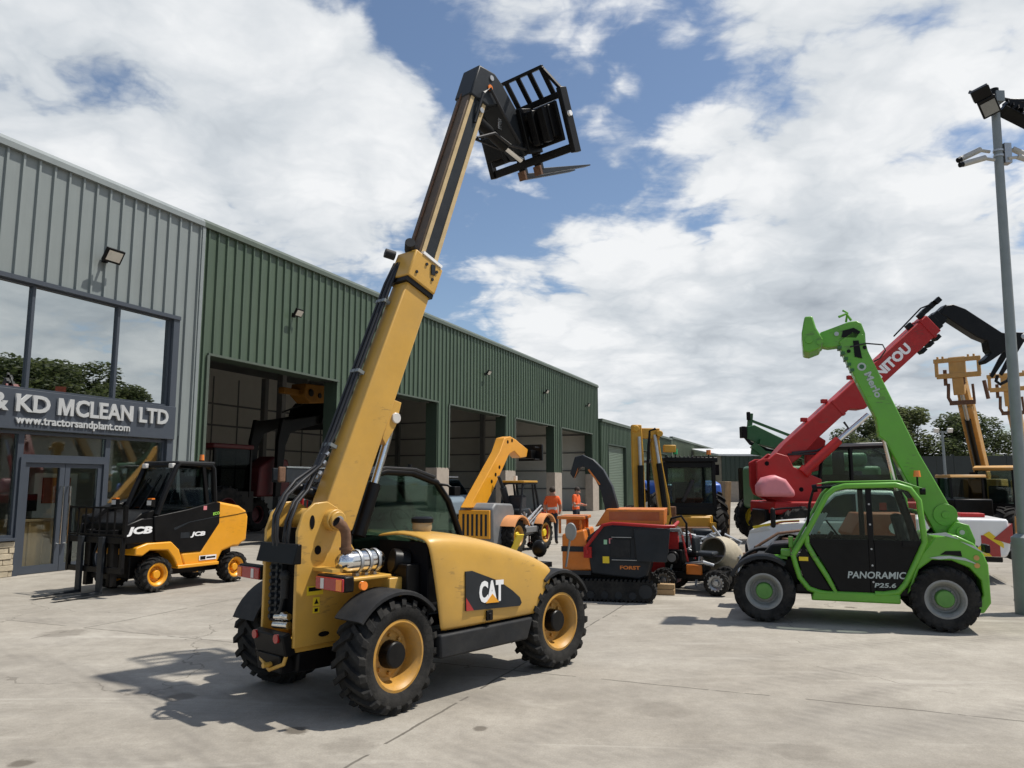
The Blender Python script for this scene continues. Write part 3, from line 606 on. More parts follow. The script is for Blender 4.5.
# ---- wall floodlights
def wall_light(s, z, label, tilt=-52, sc=1.0):
    t = thing('wall_floodlight', label, 'floodlight', (BO[0] + s * math.cos(BR), BO[1] + s * math.sin(BR), z), BR, 'floodlights on the shed walls')
    a = MB(); a.box((0, -.06, 0), (.12, .06, .12)); a.beam((0, -.05, 0), (0, -.22 * sc, .02), .05, .05, side=(1, 0, 0)); a.build('bracket', M_black, t)
    rot = Matrix.Rotation(R(tilt), 3, 'X'); c = Vector((0, -.30 * sc, .06))
    h = MB(); h.box(c, (.42 * sc, .07, .30 * sc), rot=rot); hh = h.build('housing', M_black, t, bevel=.01)
    l = MB(); l.box(c + rot @ Vector((0, -.039, 0)), (.33 * sc, .008, .21 * sc), rot=rot); l.build('lens', M_led, hh)
    return t
wall_light(1.39, 6.62, 'black floodlight with pale lens on the silver grey cladding', 30, 1.05)
wall_light(7.82, 6.70, 'floodlight on green cladding above the bay holding the dark red tractor', 30, .8)
wall_light(21.5, 6.75, 'floodlight on green cladding above the bay with the yellow loader boom', 30, .8)
wall_light(29.34, 6.75, 'floodlight on green cladding above the bay where the men stand', 30, .8)
wall_light(37.19, 6.75, 'floodlight on green cladding at the far end of the tall workshop', 30, .8)
def local_to_world(p): return (BO[0] + p[0] * math.cos(BR) - p[1] * math.sin(BR), BO[1] + p[0] * math.sin(BR) + p[1] * math.cos(BR), p[2] if len(p) > 2 else 0)

# ---- in the first bay: dark tractor with loader, yellow lifting frame, trailer body, red crate rack
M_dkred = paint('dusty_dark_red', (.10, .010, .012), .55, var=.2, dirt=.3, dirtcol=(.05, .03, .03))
tr = thing('bay_tractor', 'dark red tractor with raised black front loader parked inside the first bay', 'tractor', BO, BR)
Y0 = 4.6
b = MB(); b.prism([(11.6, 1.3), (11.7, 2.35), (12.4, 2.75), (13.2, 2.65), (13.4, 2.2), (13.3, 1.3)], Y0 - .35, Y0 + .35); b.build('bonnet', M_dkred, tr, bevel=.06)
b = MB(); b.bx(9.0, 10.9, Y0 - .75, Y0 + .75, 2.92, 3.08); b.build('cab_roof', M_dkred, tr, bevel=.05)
b = MB()
for sx_ in (9.1, 10.8):
    for sy_ in (-.68, .68): b.beam((sx_, Y0 + sy_, 1.3), (sx_, Y0 + sy_, 2.95), .08, .08)
b.bx(9.0, 11.0, Y0 - .7, Y0 + .7, .8, 1.5); b.build('cab', M_black, tr)
b = MB(); b.bx(9.1, 10.8, Y0 - .70, Y0 - .69, 1.5, 2.92); b.build('window', glass('dimmed_bay_glass', (.25, .27, .27), refl=.10, base=.0), tr)  # dark tint, yard reflection cut so the pane reads as shaded
for x_, r_, w_ in ((9.4, .85, .5), (12.9, .62, .4)):
    for sd in (-1, 1): wheel(tr, x_, Y0 + sd * .85, r_, r_, w_, sd, r_ * .52, M_dkred, lugs=16, lug=.05, lugw=.04)
for sd in (-1, 1):
    b = MB(); b.prism([(12.15, 1.3), (12.42, 1.3), (12.62, 3.15), (12.85, 3.6), (13.6, 3.85), (14.9, 4.15), (14.95, 4.5), (13.6, 4.25), (12.7, 4.1), (12.4, 4.12), (12.2, 3.3)], Y0 + sd * .62 - .07, Y0 + sd * .62 + .07); b.build('loader_arm', M_black, tr, bevel=.02, smooth=0)
b = MB(); b.prism([(14.5, 4.1), (15.2, 3.9), (15.6, 4.2), (15.4, 4.9), (15.0, 5.0), (14.7, 4.7)], Y0 - .85, Y0 + .85); b.build('loader_headstock', M_black, tr, bevel=.02)
b = MB(); b.beam((13.2, Y0, 4.45), (15.2, Y0 - .3, 5.2), .06, .05); b.build('loader_tine', M_black, tr)
M_ltan = paint('shaded_ochre_paint', (.17, .075, .008), .7, spec=.2, var=.2, dirt=.3, dirtcol=(.08, .05, .02))  # lifting frame yellow, darkened in the colour for the shade inside the bay
lf = thing('lifting_frame', 'yellow steel lifting frame with side arm hung high inside the first bay', 'lifting frame', BO, BR)
Yl = 2.4
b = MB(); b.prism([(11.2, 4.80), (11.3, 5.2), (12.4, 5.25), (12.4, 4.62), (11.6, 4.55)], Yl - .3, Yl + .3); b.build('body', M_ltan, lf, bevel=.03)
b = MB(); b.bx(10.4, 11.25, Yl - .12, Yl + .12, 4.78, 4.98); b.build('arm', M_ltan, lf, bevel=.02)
b = MB(); b.cyl((11.6, Yl - .33, 4.9), (11.6, Yl + .33, 4.9), .13); b.cyl((12.1, Yl - .33, 4.85), (12.1, Yl + .33, 4.85), .09); b.build('pivot', M_black, lf)
b = MB(); b.bx(11.8, 11.85, Yl - .03, Yl + .03, 5.24, 8.2); b.build('hanger', M_steel, lf)
tb = thing('tipping_trailer', 'grey steel tipping trailer body with an orange tail end in front of the first bay', 'trailer', BO, BR)
b = MB(); b.bx(8.15, 10.6, .25, .34, 1.80, 2.22); b.bx(8.15, 10.6, .72, .78, 1.80, 2.22); b.bx(8.15, 10.6, .34, .72, 1.80, 1.88); b.build('body', M_slate, tb, bevel=.015)
b = MB(); b.bx(8.15, 10.6, .23, .36, 2.222, 2.27); b.build('top_rail', M_galv, tb)
b = MB(); b.bx(7.85, 8.14, .25, .34, 1.80, 2.25); b.build('tail_end', M_rust, tb, bevel=.04)
b = MB(); b.bx(8.0, 10.6, .4, .48, .8, 1.0); b.bx(8.0, 10.6, .6, .68, .8, 1.0); b.beam((8.6, .44, 1.0), (10.3, .44, 1.8), .06, .08); b.beam((8.6, .64, 1.0), (10.3, .64, 1.8), .06, .08); b.build('chassis', M_galv, tb)
for sd, yy_ in ((-1, .25), (1, .85)): wheel(tb, 9.4, yy_, .45, .45, .26, sd, .25, M_galv, lugs=0, lug=.0)
rk = thing('red_crate_rack', 'red slatted steel crate beside the trailer at the first bay', 'crate', BO, BR)
b = MB()
for k in range(6): b.bx(8.75, 10.1, -.12, -.07, .55 + k * .17, .63 + k * .17)
for x_ in (8.75, 9.4, 10.05):
    b.bx(x_, x_ + .06, -.14, -.05, 0.0, 1.5); b.bx(x_, x_ + .06, .1, .19, 0.0, 1.5)
b.build('frame', M_red, rk)
vn = thing('parked_van', 'blue grey van with a white roof parked inside the third bay', 'van', BO, BR)
b = MB(); b.prism([(1.6, .35), (1.55, .95), (1.75, 1.2), (2.3, 1.95), (2.6, 2.02), (6.2, 2.05), (6.3, .35)], 21.4, 23.7, 'x'); b.build('body', paint('blue_grey_paint', (.20, .26, .31), .35, var=.04, coat=.3), vn, bevel=.06)
b = MB(); b.prism([(1.765, 1.24), (2.27, 1.92), (2.25, 1.94), (1.74, 1.25)], 21.55, 23.55, 'x'); b.build('windscreen', M_gldark, vn)
b = MB(); b.bx(21.5, 23.6, 2.3, 6.1, 2.052, 2.12); b.build('roof', M_white, vn, bevel=.03)
for x_ in (21.5, 23.6):
    for y_ in (2.3, 5.4):
        o = wheel(vn, x_, y_, .33, .33, .2, -1 if x_ < 22 else 1, .2, M_steel, lugs=0, lug=0); o.rotation_euler = (0, 0, PI / 2 * (-1))

# ------------------------------------------------------------------ the mustard yellow telehandler (x forward, y its left, z up)
tele = thing('telehandler', 'large mustard yellow telehandler seen from behind with pallet forks raised against the sky', 'telehandler', (-1.472, 6.672, 0), R(48.5))
T = tele; WB = 2.03
M_cabgreen = glass('green_cab_glass', (0.48, 0.58, 0.53), refl=0.40, base=0.0)
for x_, y_, sd in ((0, -.655, -1), (0, .78, 1), (WB, -.655, -1), (WB, .78, 1)):
    wheel(T, x_, y_, .435, .44, .33, sd, .255, M_yelrim, lugs=20, lug=.034, steer=(R(5) if x_ == 0 else 0), bolts=8, lugw=.026, n=56)
b = MB(); b.bx(.12, 2.0, -.30, .30, .34, .60); b.bx(-.50, .12, -.19, .19, .30, .46); b.build('chassis', M_black, T, bevel=.02)
b = MB(); b.cyl((0, -.56, .435), (0, .56, .435), .075); b.cyl((WB, -.56, .435), (WB, .56, .435), .075); b.ball((0, 0, .435), .15); b.ball((WB, 0, .435), .15); b.build('axle', M_black, T)
# rear frame plates
prof = [(-.57, .50), (-.16, .50), (-.02, .60), (.10, .72), (.26, .80), (.26, 1.10), (.02, 1.16), (-.08, 1.30), (-.14, 1.46), (-.20, 1.56), (-.30, 1.61), (-.42, 1.60), (-.52, 1.52), (-.57, 1.38)]
for sd in (-1, 1):
    p = MB(); p.prism(prof, sd * .225 - .016, sd * .225 + .016); o = p.build('frame_plate', M_yel, T, bevel=.008)
    ys = sd * .243
    for x_, z_, w_, l_ in ((-.44, 1.45, .022, .055), (-.38, 1.23, .030, .036), (-.30, .575, .05, .020)):
        ring = [(x_ + w_ * math.cos(a * PI / 8), z_ + l_ * math.sin(a * PI / 8)) for a in range(16)]; h = MB(); h.prism(ring, ys - .002, ys + .002); h.build('slot', M_dark, o)
b = MB(); b.bx(-.57, .2, -.206, .206, .46, .515); b.bx(-.2, .2, -.206, .206, .52, .9); b.build('frame_floor', M_yel, T)
b = MB(); b.cyl((-.255, -.31, 1.46), (-.255, .31, 1.46), .088, 24); b.cyl((-.255, -.34, 1.46), (-.255, -.31, 1.46), .072, 24); po = b.build('boom_pivot', M_yel, T, bevel=.008)
b = MB(); b.cyl((-.255, -.352, 1.46), (-.255, -.34, 1.46), .036, 18); b.build('pin', M_steel, po)
# stickers
b = MB(); b.bx(-.47, -.32, -.2455, -.2425, .885, .955); b.bx(-.41, -.35, -.2455, -.2425, .80, .865); b.bx(-.41, -.35, -.2455, -.2425, .745, .79); b.build('warning_sticker', M_sticker, T)
b = MB(); b.bx(-.455, -.335, -.2472, -.2460, .915, .945); b.prism([(-.40, .815), (-.36, .815), (-.38, .855)], -.2472, -.2460); b.bx(-.395, -.365, -.2472, -.2460, .755, .78); b.build('warning_print', M_black, T)
b = MB(); b.bx(-.605, -.600, .155, .205, 1.18, 1.27); b.build('serial_plate', M_decal, T)
# rear hydraulic bay
b = MB(); b.bx(-.47, -.44, -.205, .205, .62, 1.40); b.build('bay_backing', M_dark, T)
b = MB()
for k in range(8): b.cyl((-.56, .14, .70 + .055 * k), (-.47, .14, .70 + .055 * k), .020, 10); b.cyl((-.55, .07, .70 + .055 * k), (-.47, .07, .70 + .055 * k), .018, 10)
b.bx(-.53, -.47, .09, .19, .66, 1.14); b.bx(-.52, -.47, .04, .09, .66, 1.14); b.build('valve_block', M_slate, T, bevel=.004)
b = MB(); b.cyl((-.55, -.06, .86), (-.55, -.06, 1.02), .034, 14); b.ball((-.55, -.06, 1.03), .045); b.tube([(-.55, -.04, .86), (-.56, -.02, .76), (-.55, .05, .72)], .016); b.build('filter_canister', M_plastic, T)
b = MB(); b.cyl((-.57, -.17, .73), (-.57, .02, .71), .025, 12); b.cyl((-.57, -.17, .665), (-.57, .03, .65), .03, 12); b.cyl((-.575, -.12, .73), (-.575, -.09, .73), .035, 12); b.build('pipe_union', M_chrome, T)
b = MB(); b.prism([(-.66, 1.14), (-.62, 1.29), (-.585, 1.29), (-.585, 1.14)], -.33, .20); b.build('rear_guard', M_black, T, bevel=.006)
b = MB(); b.prism([(-.62, .44), (-.66, .60), (-.585, .62), (-.52, .44)], -.215, .215); b.prism([(-.60, .30), (-.62, .44), (-.52, .44), (-.46, .30)], -.13, .21); cw = b.build('rear_weight', M_black, T, bevel=.012)
b = MB(); b.cyl((-.668, -.14, .575), (-.645, -.14, .575), .034, 18); b.cyl((-.668, .165, .575), (-.645, .165, .575), .034, 18); b.build('reflector', M_redlens, cw)
b = MB(); b.cyl((-.68, -.0, .36), (-.60, 0, .36), .02, 10); b.tube([(-.585, -.2, .50), (-.60, -.16, .38), (-.62, 0, .32), (-.60, .16, .38), (-.585, .2, .5)], .016); b.build('tow_loop', M_yel, T)
# rear lights
for sd in (-1, 1):
    y0 = .36 if sd < 0 else .45; yc = sd * (y0 + .18)
    b = MB(); b.box((-.42, yc, 1.005), (.09, .36, .115)); o = b.build('rear_light', M_black, T, bevel=.012)
    b = MB(); b.box((-.47, yc, 1.0), (.02, .345, .095)); b.build('red_lens', M_redlens, o, bevel=.006)
    b = MB(); b.box((-.482, yc - sd * .08, 1.0), (.006, .04, .075)); b.build('clear_lens', M_whitelens, o)
    b = MB(); b.box((-.482, yc + sd * .13, 1.0), (.006, .065, .08)); b.build('amber_lens', M_amberlens, o)
    b = MB(); b.bx(-.42, -.32, min(sd * .24, sd * .5), max(sd * .24, sd * .5), 1.075, 1.10); b.build('light_bracket', M_yel, o)
b = MB(); b.cyl((-.36, -.79, 1.0), (-.36, -.82, 1.0), .032, 16); b.build('side_marker', M_amberlens, T)
b = MB(); b.bx(-.40, .10, -.58, -.245, 1.0, 1.03); b.bx(.06, .26, -.60, -.245, .62, 1.0); b.build('side_tray', M_yel, T, bevel=.01)
# silencer
b = MB(); ax = Vector((0, -.46, 1.165)); b.lathe([(.001, -.25), (.055, -.242), (.082, -.20), (.087, -.16), (.087, .12), (.07, .16), (.001, .17)], 28, M=Matrix.Translation((-.09, -.46, 1.14)) @ Matrix.Rotation(-PI / 2, 4, 'Z')); mu = b.build('silencer', M_chrome, T, smooth=50)
b = MB()
for x_ in (-.17, -.08, .005): b.lathe([(.093, -.014), (.095, -.01), (.095, .01), (.093, .014)], 28, M=Matrix.Translation((x_, -.46, 1.14)) @ Matrix.Rotation(-PI / 2, 4, 'Z')); b.box((x_, -.46, 1.035), (.03, .05, .04))
b.build('clamp_strap', M_steel, mu)
b = MB(); b.tube([(-.27, -.46, 1.18), (-.27, -.46, 1.33), (-.28, -.46, 1.38), (-.31, -.46, 1.425), (-.37, -.46, 1.46)], .040, 16, caps=False); b.tube([(-.27, -.46, 1.235), (-.27, -.46, 1.255)], .052, 16); b.tube([(-.366, -.46, 1.457), (-.34, -.46, 1.442)], .034, 16, mi=1); b.build('exhaust_pipe', [M_rust, M_dark], mu)
# engine cover
def cover_ring(x_top, x_bot, zt, zb, yo, cr):
    xs = lambda z: x_bot + (x_top - x_bot) * max(0, min(1, (z - zb) / (zt - zb)))
    pts = [(-.10, zt - .02), (-.22, zt), (-.45, zt + cr), (yo + .13, zt - .004), (yo + .055, zt - .026), (yo + .018, zt - .065), (yo + .003, zt - .12), (yo - .004, zb + .55 * (zt - zb)), (yo, zb + .25 * (zt - zb)), (yo + .012, zb)]
    return [(xs(z), y, z) for y, z in pts]
b = MB()
rings = [cover_ring(.30, .46, 1.325, .545, -.79, .02), cover_ring(.36, .47, 1.345, .545, -.80, .022), cover_ring(.60, .62, 1.335, .545, -.81, .024), cover_ring(.95, .90, 1.285, .545, -.815, .022), cover_ring(1.30, 1.18, 1.205, .545, -.81, .02),
         cover_ring(1.62, 1.45, 1.115, .545, -.805, .018), cover_ring(1.88, 1.67, 1.015, .545, -.80, .012), cover_ring(1.98, 1.74, .965, .55, -.785, .008), cover_ring(2.01, 1.765, .935, .56, -.74, .0)]
b.loft(rings); n_ = len(rings[0]); base = (len(rings) - 1) * n_; b.f.append(tuple(base + j for j in range(n_))); b.mi.append(0)
o = b.build('engine_cover', M_yel, T, smooth=60)
sd_ = o.modifiers.new('thick', 'SOLIDIFY'); sd_.thickness = .022; sd_.offset = -1
sb = o.modifiers.new('round', 'SUBSURF'); sb.levels = 1; sb.render_levels = 1
b = MB(); b.bx(.34, .36, -.74, -.12, .56, 1.27); b.bx(.36, 1.7, -.74, -.70, .50, .56); b.build('engine_bulkhead', M_dark, T)
b = MB(); b.cyl((.20, -.45, 1.12), (.33, -.5, 1.10), .10, 16); b.box((.26, -.58, .95), (.14, .16, .3)); b.tube([(.2, -.5, 1.0), (.1, -.55, .9), (.25, -.6, .75)], .03); b.build('engine', M_black, T, bevel=.01)
b = MB(); b.lathe([(.04, -.01), (.042, .03), (.07, .035), (.085, .075), (.082, .115), (.092, .118), (.092, .15), (.06, .16), (.001, .162)], 24, M=Matrix.Translation((.51, -.48, 1.30)) @ Matrix.Rotation(PI / 2, 4, 'X')); o = b.build('air_precleaner', M_bowl, T)
b = MB(); b.lathe([(.0935, 0), (.095, .035), (.07, .05), (.001, .052)], 24, M=Matrix.Translation((.51, -.48, 1.42)) @ Matrix.Rotation(PI / 2, 4, 'X')); b.cyl((.51, -.48, 1.29), (.51, -.48, 1.345), .044, 16); b.build('cap', M_black, o)
# badge with lettering
YB = -.8175
bd = [(.70, 1.015), (.71, .69), (1.40, .655), (1.425, .68), (1.40, .73), (1.30, .80), (1.12, .90), (.78, 1.015)]
b = MB(); b.prism(bd, YB - .006, YB + .03); o = b.build('badge', M_slate, T)
b = MB(); b.prism([(.705, .80), (.71, .69), (.80, .686)], YB - .009, YB - .0065); b.build('badge_stripe', M_redlens, o)
lettering('lettering', 'CAT', M_decal, T, (.865, YB - .0065, .735), (1, 0, -.03), (.0, 0, 1), .185, .31, .003, bold=.045)
b = MB(); b.prism([(.945, .728), (1.115, .72), (1.028, .80)], YB - .0125, YB - .0100); b.build('badge_triangle', M_amber, o)
b = MB(); b.box((1.0, -.819, .62), (.075, .02, .085)); b.box((1.0, -.832, .615), (.03, .01, .05)); b.build('cover_latch', M_black, T, bevel=.012)
# sill tank and mudguards
b = MB(); b.prism([(.43, .34), (1.52, .34), (1.60, .53), (.43, .53)], -.815, -.42); b.build('side_tank', M_plastic, T, bevel=.018)
fender(T, 0, -.82, -.50, .435, .495, 40, 142, M_plastic, lip=.035); fender(T, WB, -.82, -.50, .435, .495, 30, 122, M_plastic, lip=.035)
fender(T, 0, .88, .52, .435, .50, 28, 160, M_plastic); fender(T, WB, .88, .52, .435, .50, 28, 150, M_plastic)
# cab on the far side
cabp = [(.22, 1.12), (.24, 1.58), (.38, 1.80), (.62, 1.865), (.95, 1.855), (1.27, 1.765), (1.44, 1.58), (1.60, 1.25), (1.64, 1.0)]
b = MB()
for y_ in (.17, .78): b.tube([(x_, y_, z_) for x_, z_ in cabp], .035, 8)
for x_, z_ in (cabp[1], cabp[2], cabp[5], cabp[7]): b.cyl((x_, .17, z_), (x_, .78, z_), .028, 8)
cab = b.build('cab_frame', M_black, T, smooth=50)
for y_ in (.166, .779): b = MB(); b.prism(cabp, y_ - .003, y_ + .003); b.build('side_window', M_cabgreen, cab)
b = MB(); b.loft([[(x_, .18, z_), (x_, .77, z_)] for x_, z_ in cabp[4:]]); b.loft([[(x_, .18, z_), (x_, .77, z_)] for x_, z_ in cabp[:3]]); b.build('windscreen', M_cabgreen, cab)
b = MB(); b.prism([(.36, 1.83), (.6, 1.915), (.98, 1.905), (1.25, 1.83), (1.23, 1.80), (.95, 1.872), (.62, 1.882), (.38, 1.81)], .14, .81); b.build('cab_roof', M_plastic, cab, bevel=.01)
b = MB(); b.bx(.15, 1.6, .20, .78, .42, 1.12); b.build('cab_base', M_black, T, bevel=.02)
b = MB(); b.box((.55, .47, 1.2), (.42, .42, .12)); b.box((.36, .47, 1.5), (.10, .40, .55), rot=Matrix.Rotation(R(-10), 3, 'Y')); b.build('seat', M_seat, cab, bevel=.03)
b = MB(); b.tube([(1.30, .47, 1.1), (1.12, .47, 1.35)], .025); b.lathe([(.16, -.012), (.172, 0), (.16, .012), (.148, 0), (.16, -.012)], 20, M=Matrix.Translation((1.10, .47, 1.37)) @ Matrix.Rotation(R(60), 4, 'Y') @ Matrix.Rotation(PI / 2, 4, 'X')); b.build('steering_wheel', M_black, cab)
b = MB(); b.tube([(1.25, .17, 1.75), (1.36, .10, 1.74), (1.40, .06, 1.70)], .014); b.box((1.41, .05, 1.68), (.08, .09, .09)); b.build('work_lamp', M_black, cab, bevel=.012)
b = MB(); b.tube([(.95, .20, 1.88), (.95, .20, 1.94)], .02); b.build('roof_mount', M_black, cab)
# far mirrors
b = MB(); b.tube([(2.05, -.45, .86), (2.08, -.45, 1.02)], .018); b.ball((2.12, -.46, 1.10), .088, sc=(.7, 1, 1)); b.bx(1.98, 2.2, -.56, -.36, .92, .97); o = b.build('wing_mirror', M_black, T)
b = MB(); b.ball((2.085, -.49, 1.11), .02); b.build('mirror_glass', M_steel, o)
b = MB(); b.tube([(2.30, -.66, .92), (2.32, -.70, 1.20), (2.32, -.70, 1.34)], .010); o = b.build('mirror_arm', M_galv, T)
b = MB(); b.lathe([(.001, -.012), (.062, -.010), (.07, 0), (.062, .010), (.001, .012)], 20, M=Matrix.Translation((2.32, -.71, 1.27)) @ Matrix.Rotation(R(-60), 4, 'Z') @ Matrix.Diagonal((.85, 1, 1.3, 1))); b.build('mirror_head', M_galv, o)

# boom
BU = Vector((.372, 0, .928)); BN = Vector((.928, 0, -.372))
b = MB(); b.prism([(-.26, 1.49), (.645, 3.72), (.925, 3.605), (.22, 1.80), (.06, 1.36), (-.08, 1.29), (-.24, 1.34)], -.105, .105); bo = b.build('outer_boom', M_yel, T, bevel=.012)
b = MB(); b.prism([(-.20, 1.62), (.04, 1.51), (.42, 2.47), (.32, 2.53)], .107, .113); b.build('boom_doubler', M_yel, bo, bevel=.003)
b = MB(); b.prism([(.40, 2.16), (.44, 2.10), (.56, 2.28), (.62, 2.50), (.52, 2.52)], -.05, .05); b.cyl((.55, -.07, 2.35), (.55, .07, 2.35), .05, 16, mi=1); b.build('ram_lug', [M_yel, M_whitelens], bo, bevel=.006)
b = MB(); b.cyl((.20, 0, 1.30), (.36, 0, 1.75), .062, 18); b.cyl((.36, 0, 1.75), (.56, 0, 2.34), .036, 14, mi=1); b.build('lift_ram', [M_black, M_chrome], T)
def along(p, d, n=0): q = Vector((p[0], 0, p[1])) + BU * d + BN * n; return (q.x, q.z)
p0 = (.765, 3.655)
b = MB(); b.prism([along(p0, -.02, -.185), along(p0, .27, -.185), along(p0, .27, .19), along(p0, -.02, .19)], -.14, .14)
col = b.build('boom_collar', M_yel, T, bevel=.014)
b = MB(); b.prism([along(p0, -.07, -.17), along(p0, -.025, -.17), along(p0, -.025, .185), along(p0, -.07, .185)], -.128, .128); b.build('collar_seal', M_black, col)
b = MB()
for d, n in ((.20, -.02), (.20, .12), (.10, .10), (.06, -.1)): q = along(p0, d, n); b.cyl((q[0], -.152, q[1]), (q[0], -.138, q[1]), .015, 10)
q = along(p0, .22, .06); b.box((q[0], -.146, q[1] - .03), (.05, .014, .10)); b.build('collar_bolt', M_slate, col)
b = MB(); q = along(p0, .29, .02); b.prism([along(p0, .272, -.10), along(p0, .30, -.10), along(p0, .30, .16), along(p0, .272, .16)], -.15, -.10); b.build('wear_pad', M_decal, col)
b = MB(); q = along(p0, .22, -.22); b.cyl((q[0], .12, q[1]), (q[0] - .09, .16, q[1] + .02), .045, 14); b.cyl((q[0] + .1, .02, q[1] + .06), (q[0] + .02, -.08, q[1] + .10), .05, 12); b.build('hose_pulley', M_plastic, col)
# inner boom
pa, pb = (.80, 3.70), (1.66, 6.10); IU = Vector((pb[0] - pa[0], 0, pb[1] - pa[1])).normalized(); IN = Vector((IU.z, 0, -IU.x)); IL = 2.58
def ain(d, n): q = Vector((pa[0], 0, pa[1])) + IU * d + IN * n; return (q.x, q.z)
b = MB(); b.prism([ain(0, -.13), ain(IL - .02, -.13), ain(IL + .06, .02), ain(IL - .12, .12), ain(0, .12)], -.095, .095); ib = b.build('inner_boom', M_grease, T, bevel=.006)
b = MB(); b.prism([ain(.1, -.055), ain(IL - .25, -.055), ain(IL - .25, .060), ain(.1, .060)], -.1005, -.0955); b.build('boom_side', M_slate, ib)
for n0, n1 in ((-.105, -.06), (.065, .112)):
    b = MB(); b.prism([ain(.1, n0), ain(IL - .25, n0), ain(IL - .25, n1), ain(.1, n1)], -.106, -.0957); b.prism([ain(.1, n0), ain(IL - .25, n0), ain(IL - .25, n1), ain(.1, n1)], .0957, .106); b.build('wear_strip', M_cream, ib)
b = MB(); b.tube([(*[ain(.1, -.137)[0]], .03, ain(.1, -.137)[1]), (ain(IL - .3, -.137)[0], .03, ain(IL - .3, -.137)[1])], .010, 6); b.build('boom_pipe', M_rust, ib)
# head
b = MB(); b.prism([ain(IL - .35, -.14), ain(IL + .05, -.14), (1.80, 6.22), (1.93, 6.14), (2.36, 5.76), (2.42, 5.58), (2.34, 5.45), (2.22, 5.52), (1.86, 5.88), ain(IL - .30, .13)], -.125, .125); hd = b.build('boom_head', M_slate, T, bevel=.016)
b = MB(); q = (1.72, 6.02); b.cyl((q[0], -.135, q[1]), (q[0], -.12, q[1]), .035, 14); b.build('amber_marker', M_amberlens, hd)
b = MB(); b.cyl((1.74, -.137, 6.14), (1.74, -.12, 6.14), .03, 14); b.cyl((1.60, -.125, 5.72), (1.60, -.11, 5.72), .03, 12); b.build('pin_end', M_steel, hd)
b = MB(); b.cyl((1.62, -.05, 5.62), (2.05, -.05, 5.48), .06, 16); b.cyl((2.05, -.05, 5.48), (2.32, -.05, 5.42), .035, 12, mi=1); b.bx(1.84, 1.90, -.135, -.125, 5.60, 5.72, mi=1); b.build('tilt_ram', [M_black, M_chrome], T)
b = MB(); b.tube([(1.50, -.11, 5.55), (1.58, -.16, 5.90), (1.70, -.15, 6.0), (1.95, -.15, 5.75), (2.2, -.14, 5.55)], .016); b.tube([(1.55, -.10, 5.4), (1.75, -.17, 5.5), (2.0, -.17, 5.45), (2.3, -.16, 5.5)], .016); b.tube([(1.48, -.09, 5.5), (1.7, .17, 5.55), (2.3, .2, 5.6)], .016); b.build('head_hose', M_hose, T)
# fork carriage: u goes up the tilted frame, w forward
CF = Vector((.927, 0, .375)); CU = Vector((-.375, 0, .927)); C0 = Vector((2.60, 0, 5.46))
def cp_(u, w, y): q = C0 + CU * u + CF * w; return (q.x, y, q.z)
def cbox(m, u0, u1, w0, w1, y0, y1, mi=0):
    vs = [cp_(u, w, y) for u in (u0, u1) for w in (w0, w1) for y in (y0, y1)]
    m.add(vs, [(0, 1, 3, 2), (4, 6, 7, 5), (0, 4, 5, 1), (2, 3, 7, 6), (0, 2, 6, 4), (1, 5, 7, 3)], mi)
b = MB(); cbox(b, 0, .09, 0, .05, -.58, .62); cbox(b, .60, .67, 0, .05, -.58, .62); cbox(b, 0, .67, -.03, .06, .60, .66); cbox(b, -.02, .70, -.05, .08, -.64, -.58)
cbox(b, .09, .60, -.02, .03, -.12, -.04); cbox(b, .09, .60, -.02, .03, .12, .20); ca = b.build('fork_carriage', M_black, T, bevel=.008)
b = MB(); cbox(b, .12, .50, -.06, -.02, .24, .56); cbox(b, .18, .46, -.16, -.06, .26, .54); b.build('carriage_plate', M_black, ca, bevel=.01)
b = MB(); cbox(b, .14, .58, -.06, -.02, -.54, -.20); cbox(b, .20, .55, -.16, -.06, -.50, -.24)
for k in range(2): cbox(b, .16, .54, -.24, -.16, -.48 + .15 * k, -.39 + .15 * k)
b.build('carriage_plate', M_black, ca, bevel=.01)
b = MB(); cbox(b, .10, .60, -.28, -.02, -.20, -.14); cbox(b, .10, .60, -.28, -.02, .14, .20); q0, q1 = cp_(.25, -.2, -.22), cp_(.25, -.2, .22); b.cyl(q0, q1, .05, 14); q0, q1 = cp_(.5, -.18, -.24), cp_(.5, -.18, .24); b.cyl(q0, q1, .06, 14); b.build('quick_hitch', M_black, ca, bevel=.008)
b = MB(); cbox(b, .94, .975, -.12, -.08, -.51, .57)
for k in range(7): y_ = .54 - k * 1.03 / 6; b.beam(cp_(.67, .02, y_), cp_(.945, -.10, y_), .058, .025)
b.beam(cp_(.96, -.10, -.49), cp_(.67, .02, -.61), .035, .035); b.beam(cp_(.96, -.10, .55), cp_(.67, .02, .63), .035, .035); b.build('load_guard', M_black, ca, bevel=.003)
for y_ in (-.02, .22):
    b = MB(); cbox(b, -.08, .62, .055, .10, y_ - .05, y_ + .05)
    pr = [(.055, -.12), (.055, -.06), (.10, -.055), (1.10, -.085), (1.10, -.10), (.16, -.12)]
    vs = [cp_(u, w, y) for y in (y_ - .05, y_ + .05) for w, u in pr]; n_ = len(pr)
    b.add(vs, [tuple(range(n_)), tuple(range(2 * n_ - 1, n_ - 1, -1))] + [(i, i + n_, (i + 1) % n_ + n_, (i + 1) % n_) for i in range(n_)]); b.build('fork', M_slate, T, bevel=.004)
    b = MB(); cbox(b, -.125, -.02, .02, .055, y_ - .05, y_ + .05); b.build('fork_heel', M_rust, T)
b = MB(); b.cyl(cp_(.40, 0, -.64), cp_(.40, 0, -.67), .03, 14); b.build('lock_handle', M_decal, ca)
